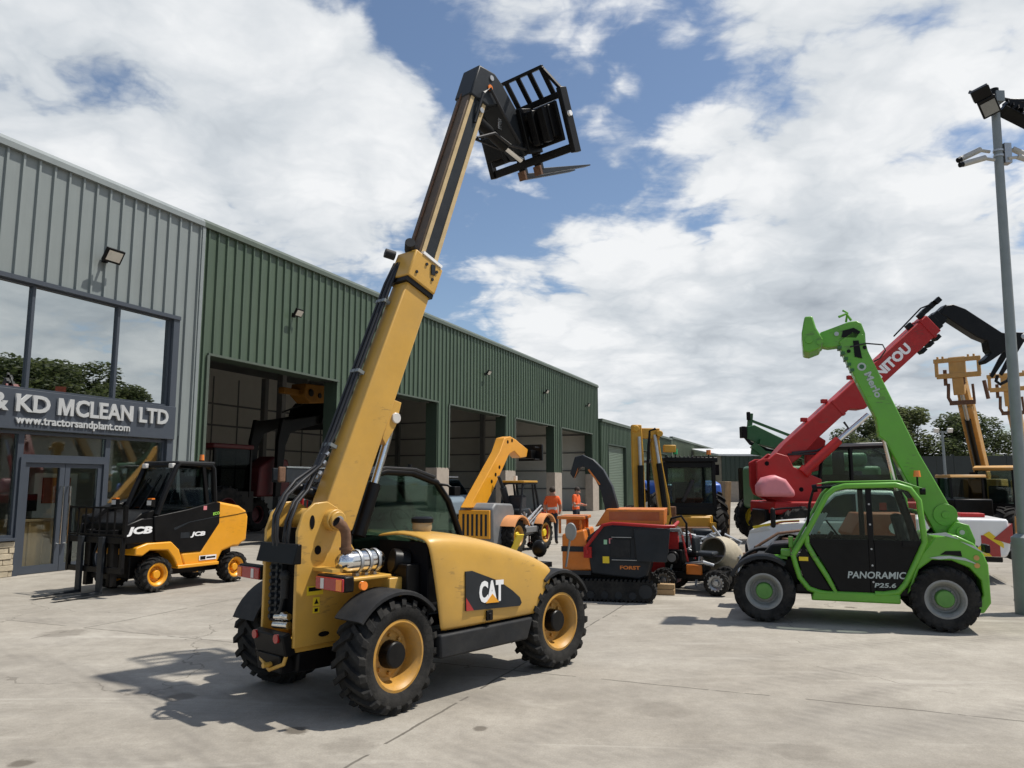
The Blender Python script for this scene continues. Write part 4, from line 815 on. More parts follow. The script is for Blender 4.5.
# hoses down the rear of the boom
b = MB()
for k in range(4):
    y_ = .055 + .027 * k; off = -.045 - .012 * (k % 2)
    P = lambda d, n: (along((-.26, 1.49), d, n)[0], y_, along((-.26, 1.49), d, n)[1])
    top = [P(2.55, off * .6), P(2.3, off), P(1.5, off), P(.75, off)]
    if k % 2 == 0: low_ = [P(.42, off - .03), (-.36 - .02 * k, y_ - .03, 1.78), (-.53, y_ - .07, 1.66), (-.62, y_ - .09, 1.50), (-.63, y_ - .1, 1.34), (-.60, y_ - .1, 1.2)]
    else: low_ = [P(.40, off - .02), (-.30, y_ - .04, 1.70), (-.43, y_ - .09, 1.60), (-.51, y_ - .12, 1.45), (-.535, y_ - .13, 1.3), (-.52, y_ - .13, 1.18)]
    b.tube(top + low_, .0145, 8)
ho = b.build('hose_bundle', M_hose, T, smooth=60)
b = MB()
for d in (.62, 1.35, 2.1): q = along((-.26, 1.49), d, -.035); b.box((q[0], .095, q[1]), (.07, .13, .03), rot=Matrix.Rotation(R(22), 3, 'Y'))
b.build('hose_clamp', M_galv, ho)
b = MB()
for k in range(4):
    y_ = .055 + .027 * k
    for d in (.34, .44, .52): q = along((-.26, 1.49), d - .03 * (k % 2), -.06); q2 = along((-.26, 1.49), d + .03, -.05); b.cyl((q[0], y_, q[1]), (q2[0], y_, q2[1]), .021, 10)
b.build('hose_fitting', M_steel, ho)
b = MB(); b.cyl((-.06, .14, 1.62), (-.30, .24, 1.72), .06, 14); b.build('compensating_ram', M_black, T)

# ------------------------------------------------------------------ the lime green telehandler
ml = thing('telehandler', 'lime green compact telehandler parked side on with its green boom raised', 'telehandler', (3.497, 10.85, 0), R(160))
T = ml
WG = -2.06
M_hubgreen = paint('dusty_green_hub', (.085, .25, .04), .55, var=.2, scale=8, dirt=.4, dirtcol=(.12, .13, .08))
for x_ in (0, WG):
    for sd in (-1, 1): wheel(T, x_, sd * .66, .385, .385, .30, sd, .212, paint('greyed_rim', (.27, .275, .265), .55, var=.25, scale=9, dirt=.5, dirtcol=(.10, .09, .075)) if x_ == 0 and sd < 0 else MATS['greyed_rim'], M_hubgreen, lugs=18, lug=.022, bolts=8, lugw=.03, n=48, hubk=.50)
b = MB(); b.bx(-2.3, .2, -.35, .35, .32, .55); b.cyl((0, -.55, .385), (0, .55, .385), .07); b.cyl((WG, -.55, .385), (WG, .55, .385), .07); b.build('chassis', M_black, T, bevel=.02)
b = MB(); b.prism([(-.56, .30), (-1.58, .30), (-1.58, .42), (-.60, .42)], -.74, .76); b.build('sill', M_green, T, bevel=.02)
outer = [(-.37, .85), (-.58, 1.19), (-.80, 1.60), (-.90, 1.69), (-1.02, 1.725), (-1.60, 1.74), (-1.76, 1.69), (-1.85, 1.55), (-1.885, 1.05), (-1.80, .86), (-1.65, .55), (-1.56, .44), (-1.40, .41), (-1.30, .41)]
front = [(-.37, .85), (-.40, .72), (-.44, .57), (-.54, .44), (-.66, .40), (-.86, .395), (-.76, .60), (-.62, .84), (-.545, .99), (-.54, 1.10)]
b = MB()
for y_ in (.73, -.60): b.tube([(x_, y_, z_) for x_, z_ in outer], .036, 10); b.tube([(x_, y_, z_) for x_, z_ in front], .034, 10)
for x_, z_ in ((-.92, 1.70), (-1.62, 1.735), (-1.86, 1.4)): b.cyl((x_, -.6, z_), (x_, .73, z_), .03, 8)
cf = b.build('cab_frame', M_green, T, smooth=60)
for y0, y1 in ((.698, .7228), (-.62, -.58)): b = MB(); b.bx(-1.325, -1.255, y0, y1, .42, 1.70); b.build('door_post', M_black, cf, bevel=.01)
gl = [(-.56, 1.04), (-.80, 1.575), (-.92, 1.66), (-1.255, 1.68), (-1.255, 1.04)]; gl2 = [(-1.325, 1.04), (-1.325, 1.68), (-1.62, 1.69), (-1.73, 1.65), (-1.81, 1.54), (-1.84, 1.04)]
for y_ in (.715, -.60):
    for pg in (gl, gl2): b = MB(); b.prism(pg, y_ - .004, y_ + .004); b.build('side_window', M_gl, cf)
b = MB(); b.loft([[(-.37, -.58, .87), (-.37, .70, .87)], [(-.60, -.58, 1.25), (-.60, .70, 1.25)], [(-.82, -.58, 1.63), (-.82, .70, 1.63)]]); b.build('windscreen', M_gl, cf)
b = MB(); b.prism([(-.56, 1.04), (-1.255, 1.04), (-1.255, .415), (-.90, .415), (-.70, .80)], .700, .722); b.prism([(-1.325, 1.04), (-1.845, 1.04), (-1.77, .88), (-1.60, .52), (-1.5, .43), (-1.325, .43)], .700, .722)
b.prism([(-.42, .82), (-.50, .95), (-.58, .84), (-.80, .43), (-.62, .43), (-.50, .50)], .700, .722); dr = b.build('door', M_black, T, bevel=.006)
b = MB(); b.bx(-1.255, -.56, .715, .735, 1.02, 1.06); b.bx(-1.845, -1.325, .715, .735, 1.02, 1.06); b.box((-1.72, .74, 1.02), (.16, .02, .07)); b.build('door_rail', M_black, dr)
b = MB()
for z_ in (.55, .75, .95, 1.25, 1.5): b.cyl((-1.29, .7228, z_), (-1.29, .731, z_), .012, 10)
b.build('hinge', M_steel, dr)
b = MB(); b.bx(-1.845, -.56, -.615, -.60, .42, 1.04); b.bx(-1.84, -.40, -.6, .69, .40, .48); b.build('cab_tub', M_black, T)
lettering('lettering', 'PANORAMIC', M_sil, T, (-1.00, .7235, .585), (-1, 0, .02), (0, 0, 1), .085, .66, .003, bold=.02, shear=.15)
lettering('lettering', 'P25.6', M_sil, T, (-1.30, .7235, .485), (-1, 0, .02), (0, 0, 1), .055, .24, .003, bold=.02, shear=.15)
b = MB(); b.bx(-.55, -.44, .7225, .7255, .78, .83); b.build('warning_sticker', M_sticker, T)
b = MB(); b.prism([(-.72, 1.75), (-.86, 1.785), (-1.66, 1.80), (-1.93, 1.70), (-1.86, 1.69), (-1.66, 1.775), (-.9, 1.765)], -.60, .55); b.build('cab_roof', M_green, T, bevel=.008)
b = MB(); b.cyl((-1.90, .35, 1.72), (-1.90, .35, 1.84), .012, 8); b.cyl((-1.90, .35, 1.84), (-1.90, .35, 1.92), .045, 14, mi=1, r1=.035); b.build('beacon', [M_black, M_amberlens], T)
b = MB(); b.cyl((-1.96, .50, 1.66), (-1.90, .50, 1.66), .045, 14); b.cyl((-.70, .60, 1.70), (-.64, .60, 1.69), .05, 14); b.build('work_lamp', M_black, T)
b = MB(); b.box((-1.55, .15, .85), (.45, .45, .14)); b.box((-1.70, .15, 1.12), (.12, .42, .5), rot=Matrix.Rotation(R(12), 3, 'Y')); b.build('seat', M_seat, T, bevel=.04)
b = MB(); b.tube([(-.62, .15, .75), (-.88, .15, 1.12)], .03); b.lathe([(.17, -.012), (.182, 0), (.17, .012), (.158, 0), (.17, -.012)], 20, M=Matrix.Translation((-.90, .15, 1.13)) @ Matrix.Rotation(R(-55), 4, 'Y') @ Matrix.Rotation(PI / 2, 4, 'X')); b.bx(-.78, -.55, -.5, .6, .85, .98); b.build('steering_wheel', M_black, T)
fender(T, 0, .82, .46, .385, .46, 25, 128, M_plastic, name='mudguard'); fender(T, 0, -.82, -.46, .385, .46, 25, 128, M_plastic, name='mudguard')
# front gear
b = MB(); b.bx(-.45, .12, -.42, .42, .45, .80); b.prism([(-.30, .80), (.02, .80), (-.10, .95), (-.35, .98)], -.3, .35); b.build('front_housing', M_black, T, bevel=.03)
b = MB(); b.bx(-.34, -.22, .30, .62, .82, .90); b.bx(-.30, -.12, -.6, .62, .78, .82); b.box((-.35, .5, 1.0), (.06, .2, .14)); b.build('front_bracket', M_green, T, bevel=.01)
b = MB(); b.tube([(-.50, .74, 1.45), (-.28, .80, 1.44), (-.15, .83, 1.42)], .012); b.tube([(-.15, .83, 1.42), (-.15, .83, 1.20)], .012); o = b.build('mirror_arm', M_black, T)
b = MB(); b.box((-.15, .84, 1.32), (.06, .13, .25)); b.build('mirror_head', M_black, o, bevel=.025)
b = MB(); b.tube([(-.95, .62, 1.72), (-.66, .62, 1.70), (-.60, .60, 1.5), (-.56, .60, 1.20)], .018); b.build('guard_bar', M_black, T)
b = MB(); b.tube([(-.52, -.1, 1.10), (-.74, .2, 1.5)], .012); b.build('wiper', M_black, T)
b = MB()
for k in range(5): b.beam((-.50 - .04 * k, .40 - .10 * k, 1.08), (-.66 - .04 * k, .36 - .10 * k, 1.36), .012, .035, side=(0, 1, 0))
b.build('screen_sticker', M_decal, T)
# rear body
rb_ = [(-1.92, 1.00), (-2.0, 1.12), (-2.22, 1.14), (-2.40, 1.05), (-2.50, .92), (-2.54, .80), (-2.54, .36), (-2.46, .24), (-2.34, .24), (-2.46, .45), (-2.45, .62), (-2.34, .76), (-2.16, .84), (-1.95, .84), (-1.80, .72), (-1.72, .50), (-1.66, .42), (-1.80, .86)]
b = MB(); b.prism(rb_, -.70, .74); b.build('rear_body', M_green, T, bevel=.02)
b = MB(); b.bx(-2.5, -1.7, -.44, .44, .45, 1.0); b.build('engine_block', M_black, T)
b = MB(); b.prism([(-1.92, .865), (-2.02, .885), (-2.14, .895), (-2.30, .875), (-2.46, .79), (-2.30, .845), (-2.14, .865), (-2.02, .85)], .735, .752); b.build('trim_flash', M_sil, T)
b = MB(); b.prism([(-2.04, .905), (-2.10, .95), (-2.26, .955), (-2.27, .89), (-2.14, .905)], .735, .748); b.build('air_intake', M_black, T)
b = MB(); b.prism([(-1.92, 1.145), (-2.12, 1.17), (-2.26, 1.09), (-2.12, 1.125)], .735, .748); b.prism([(-2.26, 1.07), (-2.40, 1.02), (-2.54, .91), (-2.40, .99)], .735, .745); b.build('trim_flash', M_sil, T)
b = MB(); b.cyl((-2.42, .74, .88), (-2.42, .752, .88), .03, 16); b.cyl((-2.42, .74, .79), (-2.42, .752, .79), .03, 14); b.build('rear_marker', M_ochre, T)
for sd in (.55, -.55):
    b = MB(); b.box((-2.56, sd, .98), (.06, .22, .10)); o = b.build('rear_light', M_black, T, bevel=.015); b = MB(); b.box((-2.595, sd, .98), (.012, .19, .07)); b.build('red_lens', M_redlens, o)
for y0 in (.20, -.24): b = MB(); b.prism([(-2.28, .90), (-2.22, 1.16), (-2.32, 1.28), (-2.46, 1.24), (-2.52, 1.05), (-2.50, .90)], y0, y0 + .04); b.build('boom_mount', M_green, T, bevel=.01)
b = MB(); b.cyl((-2.37, -.28, 1.15), (-2.37, .28, 1.15), .06, 18); b.cyl((-2.37, .28, 1.15), (-2.37, .29, 1.15), .03, 14, mi=1); b.build('boom_pivot', [M_green, M_steel], T)
# boom and head
bm_ = [(-2.44, 1.16), (-2.30, 1.05), (-2.11, 1.08), (-1.66, 2.14), (-1.60, 2.30), (-1.51, 2.38), (-1.49, 2.62), (-1.29, 3.10), (-1.11, 3.55), (-1.08, 3.68), (-1.26, 3.82), (-1.40, 3.76), (-1.44, 3.53), (-1.61, 3.09), (-1.97, 2.15), (-2.36, 1.30)]
b = MB(); b.prism(bm_, -.135, .135); bo = b.build('boom', M_green, T, bevel=.014)
b = MB(); b.cyl((-2.22, .136, 1.36), (-2.22, .150, 1.36), .14, 28); b.cyl((-2.22, .15, 1.36), (-2.22, .165, 1.36), .045, 16); b.build('boom_boss', M_green, bo, bevel=.004)
b = MB(); b.prism([(-1.27, 3.46), (-1.36, 3.43), (-1.33, 3.68), (-1.26, 3.68)], .136, .150); b.cyl((-1.40, .136, 3.58), (-1.40, .148, 3.58), .025, 12); b.cyl((-1.20, .136, 3.54), (-1.20, .148, 3.54), .025, 12); b.build('pin_plate', M_black, bo)
bv = (Vector((-1.56, 0, 2.80)) - Vector((-1.44, 0, 3.13))).normalized(); dirx = Vector((-.335, 0, -.942)).normalized(); upx = Vector((-.942, 0, .335)) * -1
lettering('lettering', 'Merlo', M_sil, bo, Vector((-1.37, .1365, 3.22)) , (-.36, 0, -.933), (-.933, 0, .36), .095, .36, .003, bold=.03)
b = MB()
ring = [(-1.35 + .055 * math.cos(a * PI / 10), 3.32 + .055 * math.sin(a * PI / 10)) for a in range(20)]; b.prism(ring, .136, .1385); b.build('emblem_ring', M_sil, bo)
b = MB(); ring = [(-1.35 + .032 * math.cos(a * PI / 8), 3.32 + .032 * math.sin(a * PI / 8)) for a in range(16)]; b.prism(ring, .1388, .1402); b.build('emblem_centre', M_dkgreen, bo)
b = MB(); b.prism([(-1.42, 3.58), (-1.42, 3.78), (-1.38, 3.92), (-1.32, 3.96), (-1.22, 3.95), (-.86, 3.83), (-.80, 3.74), (-.82, 3.64), (-.95, 3.61), (-1.22, 3.63)], -.12, .12); hd = b.build('boom_head', M_green, T, bevel=.014)
b = MB(); b.prism([(-1.12, 3.74), (-1.30, 3.72), (-1.36, 3.80), (-1.28, 3.86), (-1.14, 3.83)], .121, .135); b.cyl((-1.06, .12, 3.79), (-1.06, .14, 3.79), .03, 12, mi=1); b.build('ram_recess', [M_black, M_steel], hd)
b = MB(); b.prism([(-.66, 4.03), (-.76, 4.03), (-.80, 3.86), (-.88, 3.70), (-.84, 3.58), (-.70, 3.53), (-.62, 3.55), (-.61, 3.80), (-.64, 3.95)], -.30, .30); b.build('carriage', M_green, T, bevel=.02)
b = MB(); b.cyl((-.70, .29, 3.70), (-.70, .32, 3.70), .05, 16); b.cyl((-.84, -.25, 3.66), (-.84, .32, 3.66), .045, 14); b.build('carriage_pin', M_green, T)
b = MB(); b.tube([(-1.26, .05, 3.98), (-1.20, .08, 4.07), (-1.10, .10, 4.03)], .018); b.tube([(-1.20, -.05, 3.98), (-1.22, .0, 4.10), (-1.16, .0, 4.14)], .015); b.build('coupling', M_green, T)
b = MB(); b.tube([(-1.22, .14, 3.60), (-1.42, .16, 3.63), (-1.62, .16, 3.60), (-1.65, .16, 3.52), (-1.58, .15, 3.42), (-1.50, .14, 3.38)], .010); b.build('hose', M_hose, T)
b = MB()
for k in range(5): b.box((-1.09 - .035 * k, .05, 3.60 - .08 * k), (.05, .2, .04))
b.build('hose_bracket', M_dkgreen, T)
b = MB(); b.cyl((-1.95, 0, .98), (-2.15, 0, 1.22), .05, 14); b.cyl((-1.70, -.0, 1.66), (-1.56, -.0, 2.52), .036, 14, mi=1); b.cyl((-1.88, 0, 1.0), (-1.70, 0, 1.66), .055, 14); b.build('lift_ram', [M_black, M_chrome], T)

# ------------------------------------------------------------------ the yellow and black fork truck
jc = thing('forklift', 'yellow and black rough terrain fork truck in front of the glass office entrance', 'forklift', (-6.334, 13.14, 0), R(-119))
T = jc
for x_, r_ in ((0, .285), (-1.60, .268)):
    for sd in (-1, 1): wheel(T, x_, sd * .53, r_, r_, .26, sd, r_ * .60, M_amber, M_amber, lugs=15, lug=.024, bolts=6, lugw=.026, n=36)
b = MB(); b.bx(-1.75, .30, -.32, .32, .22, .60); b.cyl((0, -.45, .31), (0, .45, .31), .06); b.cyl((-1.6, -.45, .285), (-1.6, .45, .285), .06); b.build('chassis', M_black, T, bevel=.02)
b = MB(); b.prism([(-1.20, 1.44), (-1.66, 1.36), (-1.82, 1.27), (-1.88, 1.15), (-1.86, .72), (-1.76, .68), (-1.68, .62), (-1.55, .62), (-1.32, .56), (-1.22, .36), (-.52, .34), (-.44, .60), (-.86, .60)], -.60, .60); b.build('rear_body', M_amber, T, bevel=.045, seg=3)
b = MB(); b.tube([(-1.22, .603, 1.16), (-1.60, .603, 1.20), (-1.86, .603, 1.24)], .006, 6); b.build('panel_gap', M_dark, T)
b = MB(); b.prism([(.42, .62), (.40, .74), (.20, .80), (-.24, .80), (-.40, .66), (-.52, .34), (-.40, .34), (-.30, .52), (-.18, .66), (.15, .68), (.28, .60)], -.62, .62); b.build('front_body', M_amber, T, bevel=.02)
b = MB(); b.bx(-1.2, -.36, .602, .66, .345, .40); b.build('step', M_amber, T, bevel=.01)
dp = [(.10, 1.22), (.06, .82), (-.22, .80), (-.45, .60), (-.86, .60), (-1.22, 1.06), (-1.22, 1.42), (-1.12, 1.44), (-.55, 1.32)]
b = MB(); b.prism(dp, -.605, .605); b.build('door_panel', M_black, T, bevel=.01)
b = MB(); b.prism([(.50, .72), (.50, 1.12), (.30, 1.28), (.05, 1.33), (-.02, .80)], -.58, .54); b.prism([(.58, .80), (.58, 1.10), (.30, 1.20), (.05, 1.20), (.0, .80)], .54, .58); b.prism([(.58, .80), (.58, 1.10), (.30, 1.20), (.05, 1.20), (.0, .80)], -.62, -.58); b.build('front_cowl', M_black, T, bevel=.05)
roofl = [(.03, 1.25), (-.10, 1.60), (-.30, 2.05), (-.36, 2.10), (-1.00, 2.08), (-1.06, 2.02), (-1.12, 1.45)]
b = MB()
for y_ in (.57, -.27): b.tube([(x_, y_, z_) for x_, z_ in roofl], .045, 8)
for x_, z_ in ((-.33, 2.07), (-1.02, 2.05), (.03, 1.25)): b.cyl((x_, -.27, z_), (x_, .57, z_), .04, 8)
b.beam((-.98, .57, 1.3), (-.84, .57, 2.05), .05, .06); b.beam((-.98, -.27, 1.3), (-.84, -.27, 2.05), .05, .06); cf = b.build('cab_frame', M_black, T)
b = MB(); b.bx(-1.06, -.30, -.31, .61, 2.09, 2.14); b.build('cab_roof', M_plastic, cf, bevel=.02)
b = MB(); pw = [(-.04, 1.30), (-.30, 2.02), (-.86, 2.02), (-.97, 1.35)]; b.prism(pw, .560, .568); b.build('side_window', M_gldark, cf); b = MB(); b.prism(pw, -.268, -.26); b.build('side_window', M_gldark, cf); b = MB(); b.prism([(-.99, 1.42), (-.89, 2.02), (-1.02, 2.0), (-1.08, 1.42)], .560, .568); b.build('quarter_window', M_gldark, cf)
b = MB(); b.loft([[(.01, -.25, 1.30), (.01, .54, 1.30)], [(-.31, -.25, 2.04), (-.31, .54, 2.04)]]); b.loft([[(-1.10, -.25, 1.45), (-1.10, .54, 1.45)], [(-1.04, -.25, 2.02), (-1.04, .54, 2.02)]]); b.build('windscreen', M_gldark, cf)
b = MB(); b.tube([(.02, -.2, 1.32), (-.20, .0, 1.85)], .010); b.tube([(.02, .1, 1.32), (-.24, .25, 1.92)], .010); b.tube([(.0, .35, 1.36), (-.26, .42, 1.95)], .010); b.build('wiper', M_black, cf)
b = MB(); b.box((-.72, .15, 1.38), (.4, .42, .16)); b.box((-.94, .15, 1.64), (.12, .40, .50)); b.build('seat', M_seat, T, bevel=.03)
b = MB()
for y_ in (.50, -.20): b.box((-.26, y_, 2.06), (.07, .10, .08))
b.build('roof_lamp', M_whitelens, cf, bevel=.012)
for y_ in (.60, -.32):
    b = MB(); b.tube([(.06, y_ * .9, 1.40), (.14, y_, 1.42)], .012); b.box((.17, y_, 1.44), (.07, .12, .12)); o = b.build('head_lamp', M_black, T, bevel=.015)
    b = MB(); b.box((.208, y_, 1.445), (.008, .10, .075)); b.build('lens', M_whitelens, o); b = MB(); b.box((.17, y_, 1.51), (.06, .10, .02)); b.build('indicator', M_amberlens, o)
b = MB(); b.cyl((-.98, .35, 2.15), (-.98, .35, 2.17), .05, 12); b.cyl((-.98, .35, 2.17), (-.98, .35, 2.27), .042, 14, mi=1, r1=.036); b.build('beacon', [M_black, M_amberlens], T)
b = MB(); b.tube([(-.86, -.2, 2.15), (-.90, -.22, 2.62)], .006, 6); b.build('aerial', M_black, T)
lettering('lettering', 'JCB', M_decal, T, (.57, .583, .92), (-1, 0, 0), (0, 0, 1), .15, .46, .006, bold=.05, shear=.2)
lettering('lettering', 'JCB', M_decal, T, (-.62, .6065, .84), (-1, 0, 0), (0, 0, 1), .095, .30, .004, bold=.05, shear=.2)
b = MB(); b.bx(-.60, -.42, .606, .6085, .84, .935); b.build('badge_block', M_slate, T)
lettering('lettering', 'ECO', paint('green_decal', (.30, .62, .08), .5, var=.02), T, (-1.07, .6065, 1.20), (-1, 0, 0.12), (0, 0, 1), .05, .14, .004, bold=.03)
b = MB(); b.bx(-.82, -1.18, .6065, .609, .44, .52); b.build('badge_plate', M_decal, T); b = MB(); b.bx(-.84, -.95, .6095, .6110, .45, .51); b.bx(-.97, -1.16, .6095, .6110, .465, .495); b.build('badge_print', M_black, T)
b = MB(); b.bx(-.86, -.93, .6065, .609, 1.30, 1.37); b.build('sticker', M_pink, T)
b = MB(); b.prism([(-.28, 1.02), (-.58, 1.11), (-1.19, 1.19), (-1.19, 1.175), (-.58, 1.095), (-.30, .98)], .606, .609); b.build('door_line', M_slate, T)
b = MB(); b.lathe([(.07, -.01), (.08, 0), (.07, .01), (.06, 0), (.07, -.01)], 16, M=Matrix.Translation((-.22, .15, 1.42)) @ Matrix.Rotation(R(60), 4, 'Y') @ Matrix.Rotation(PI / 2, 4, 'X') @ Matrix.Scale(1.9, 4)); b.build('steering_wheel', M_black, T)
b = MB(); b.prism([(-1.15, 1.42), (-1.10, 1.60), (-.30, 1.52), (.34, 1.36), (.50, 1.20), (.46, 1.0), (.1, 1.15)], -.58, -.36); b.build('lift_arm', M_black, T, bevel=.02)
# mast, carriage, guard, forks
b = MB()
for y_ in (-.30, .30): b.bx(.52, .64, y_ - .05, y_ + .05, .14, 1.02); b.bx(.56, .60, y_ - .11, y_ - .05, .14, 1.0)
b.bx(.52, .60, -.25, .25, .90, 1.0); b.bx(.52, .60, -.25, .25, .25, .33); ma_ = b.build('mast', M_black, T, bevel=.006)
b = MB(); b.cyl((.55, 0, .3), (.55, 0, .95), .05, 12); b.tube([(.6, -.1, .35), (.62, -.15, .6), (.6, -.05, .85)], .02); b.tube([(.6, .12, .35), (.63, .16, .62), (.6, .08, .9)], .02); b.build('mast_ram', M_slate, ma_)
b = MB(); b.bx(.66, .71, -.72, .72, .82, .92); b.bx(.66, .71, -.72, .72, .36, .45); b.bx(.66, .72, .66, .72, .36, .92); b.bx(.66, .72, -.72, -.66, .36, .92)
for y_ in (-.42, -.14, .14, .42): b.bx(.665, .70, y_ - .03, y_ + .03, .45, .82)
b.build('fork_carriage', M_black, T, bevel=.006)
b = MB(); b.bx(.67, .70, -.74, .74, 1.36, 1.39); b.bx(.66, .71, .68, .74, .92, 1.42); b.bx(.67, .70, -.74, -.71, .92, 1.40)
for k in range(6): y_ = -.50 + k * .19; b.bx(.675, .695, y_ - .011, y_ + .011, .92, 1.36)
b.bx(.67, .70, -.72, .70, .93, .96); b.build('load_guard', M_black, T)
for y_ in (-.30, .24):
    b = MB(); b.bx(.72, .765, y_ - .06, y_ + .06, .045, .92); b.prism([(.72, .035), (.72, .085), (.80, .08), (1.42, .055), (1.45, .035)], y_ - .06, y_ + .06); b.build('fork', M_slate, T, bevel=.004)
b = MB(); b.bx(.20, .50, -.75, -.55, .80, 1.25); b.ball((.4, -.6, 1.12), .14); b.build('side_tank', M_black, T, bevel=.04)

# ------------------------------------------------------------------ white pickup behind the green telehandler
pk = thing('pickup_truck', 'white pickup truck with red and yellow chevrons at the tail behind the green telehandler', 'pickup', (7.05, 15.49, 0), R(158))
pk.scale = (.95, 1, 1)
T = pk   # x forward; rear axle at -1.35, front axle 1.5; left side (+y) towards the camera
b = MB()
b.prism([(-2.36, .58), (-2.40, .80), (-2.36, 1.13), (-.72, 1.13), (-.66, 1.06), (.95, 1.04), (1.35, 1.02), (2.0, .96), (2.28, .84), (2.36, .62), (2.32, .40), (1.92, .40), (1.86, .58), (1.70, .74), (1.50, .78), (1.28, .74), (1.12, .58), (1.06, .36), (-.92, .36), (-.98, .58), (-1.14, .74), (-1.35, .78), (-1.56, .74), (-1.72, .58), (-1.78, .46), (-2.3, .46)], -.86, .86)
b.build('body', M_white, T, bevel=.05, seg=3)
cabp = [(-.70, 1.05), (-.62, 1.50), (-.45, 1.62), (.35, 1.635), (.62, 1.58), (1.22, 1.04)]
b = MB(); b.loft([[(x_ , s_ * (.80 - .14 * max(0, (z_ - 1.05)) / .58), z_) for x_, z_ in cabp] for s_ in (-1, 1)], closed=True, caps=True); cb = b.build('cab', M_white, T, bevel=.04)
def slope(z_): return .80 - .14 * max(0, (z_ - 1.05)) / .58 + .006
for pts in ([(-.58, 1.12), (-.50, 1.50), (-.40, 1.55), (.14, 1.56), (.14, 1.12)], [(.22, 1.12), (.22, 1.56), (.42, 1.555), (.60, 1.51), (1.02, 1.12)]):
    for s_ in (-1, 1):
        b = MB(); b.loft([[(x_, s_ * slope(z_), z_) for x_, z_ in pts], [(x_, s_ * (slope(z_) + .006), z_) for x_, z_ in pts]], closed=True, caps=True); b.build('window', M_gldark, cb, smooth=0)
b = MB(); b.loft([[(1.20, -.70, 1.08), (1.20, .70, 1.08)], [(.68, -.62, 1.57), (.68, .62, 1.57)]]); b.build('windscreen', M_gldark, cb)
b = MB()
for x_ in (-.64, .18, 1.04): b.bx(x_ - .004, x_ + .004, .861, .865, .42, 1.06)
for x_ in (-.45, .32): b.bx(x_, x_ + .14, .866, .885, .93, .965)
b.build('door_gap', M_slate, T)
for x_ in (-1.35, 1.5):
    for s_ in (-1, 1): wheel(T, x_, s_ * .76, .36, .36, .24, s_, .23, M_steel, M_steel, lugs=24, lug=.012, lugw=.02, n=32)
b = MB(); b.bx(-2.46, -2.36, -.8, .8, .42, .58); b.bx(2.30, 2.40, -.8, .8, .38, .56); b.bx(-2.3, 2.2, -.5, .5, .34, .5); b.build('bumper', M_plastic, T, bevel=.02)
b = MB(); b.prism([(-2.10, .78), (-2.42, 1.06), (-2.42, .74), (-2.36, .70)], .852, .878); b.bx(-2.42, -2.405, .55, .86, .74, 1.05); b.build('tail_light', M_redlens, T, bevel=.01)
b = MB(); b.prism([(2.30, .78), (2.28, .84), (1.98, .93), (1.86, .86)], .852, .872); b.build('head_light', M_whitelens, T)
b = MB(); b.prism([(-1.90, .84), (-2.08, .84), (-2.20, .70), (-2.20, .47), (-2.02, .47), (-1.90, .62)], .862, .8645); b.build('red_chevron', M_redlens, T)
b = MB(); b.prism([(-1.82, .62), (-1.89, .66), (-2.06, .47), (-1.84, .47)], .8652, .868); b.prism([(-1.94, .85), (-2.04, .91), (-2.26, .70), (-2.26, .62), (-2.2, .66)], .8652, .868); b.build('yellow_chevron', M_sticker, T)
b = MB(); b.prism([(2.2, .87), (1.6, 1.00), (1.3, 1.02), (1.3, 1.06), (1.65, 1.035), (2.22, .92)], .845, .868); b.build('yellow_stripe', M_sticker, T)
b = MB(); b.prism([(1.86, .94), (1.6, 1.0), (1.3, 1.02), (1.3, 1.045), (1.62, 1.025), (1.88, .965)], .8685, .871); b.build('red_stripe', M_redlens, T)
b = MB(); b.prism([(1.22, .64), (1.0, .64), (.6, .52), (.6, .42), (1.08, .42)], .862, .866); b.build('yellow_panel', M_sticker, T)
b = MB(); b.tube([(-1.16, .866, .83), (-1.22, .866, .93), (-1.32, .866, .94), (-1.40, .866, .90)], .012, 6); b.tube([(-1.30, .866, .94), (-1.32, .866, 1.0)], .008, 6); b.tube([(-1.34, .866, .98), (-1.48, .866, .96)], .008, 6); b.build('side_graphic', M_navy, T)
b = MB(); b.prism([(-.20, 1.26), (-.20, 1.40), (-.33, 1.40), (-.33, 1.26)], .775, .79); b.build('window_sticker', M_redlens, cb)
# a heap of kit riding in the pickup bed
lb = thing('load_box', 'red and grey tool boxes riding in the bed of the white pickup', 'tool box', (7.05, 15.49, 0), R(158))
b = MB(); b.bx(-1.5, -1.0, -.3, .3, 1.132, 1.22); b.bx(-2.0, -1.6, -.4, .2, 1.132, 1.20); b.build('box', M_red, lb, bevel=.01); b = MB(); b.box((-1.2, .1, 1.26), (.25, .2, .07)); b.build('lid', M_grey, lb)

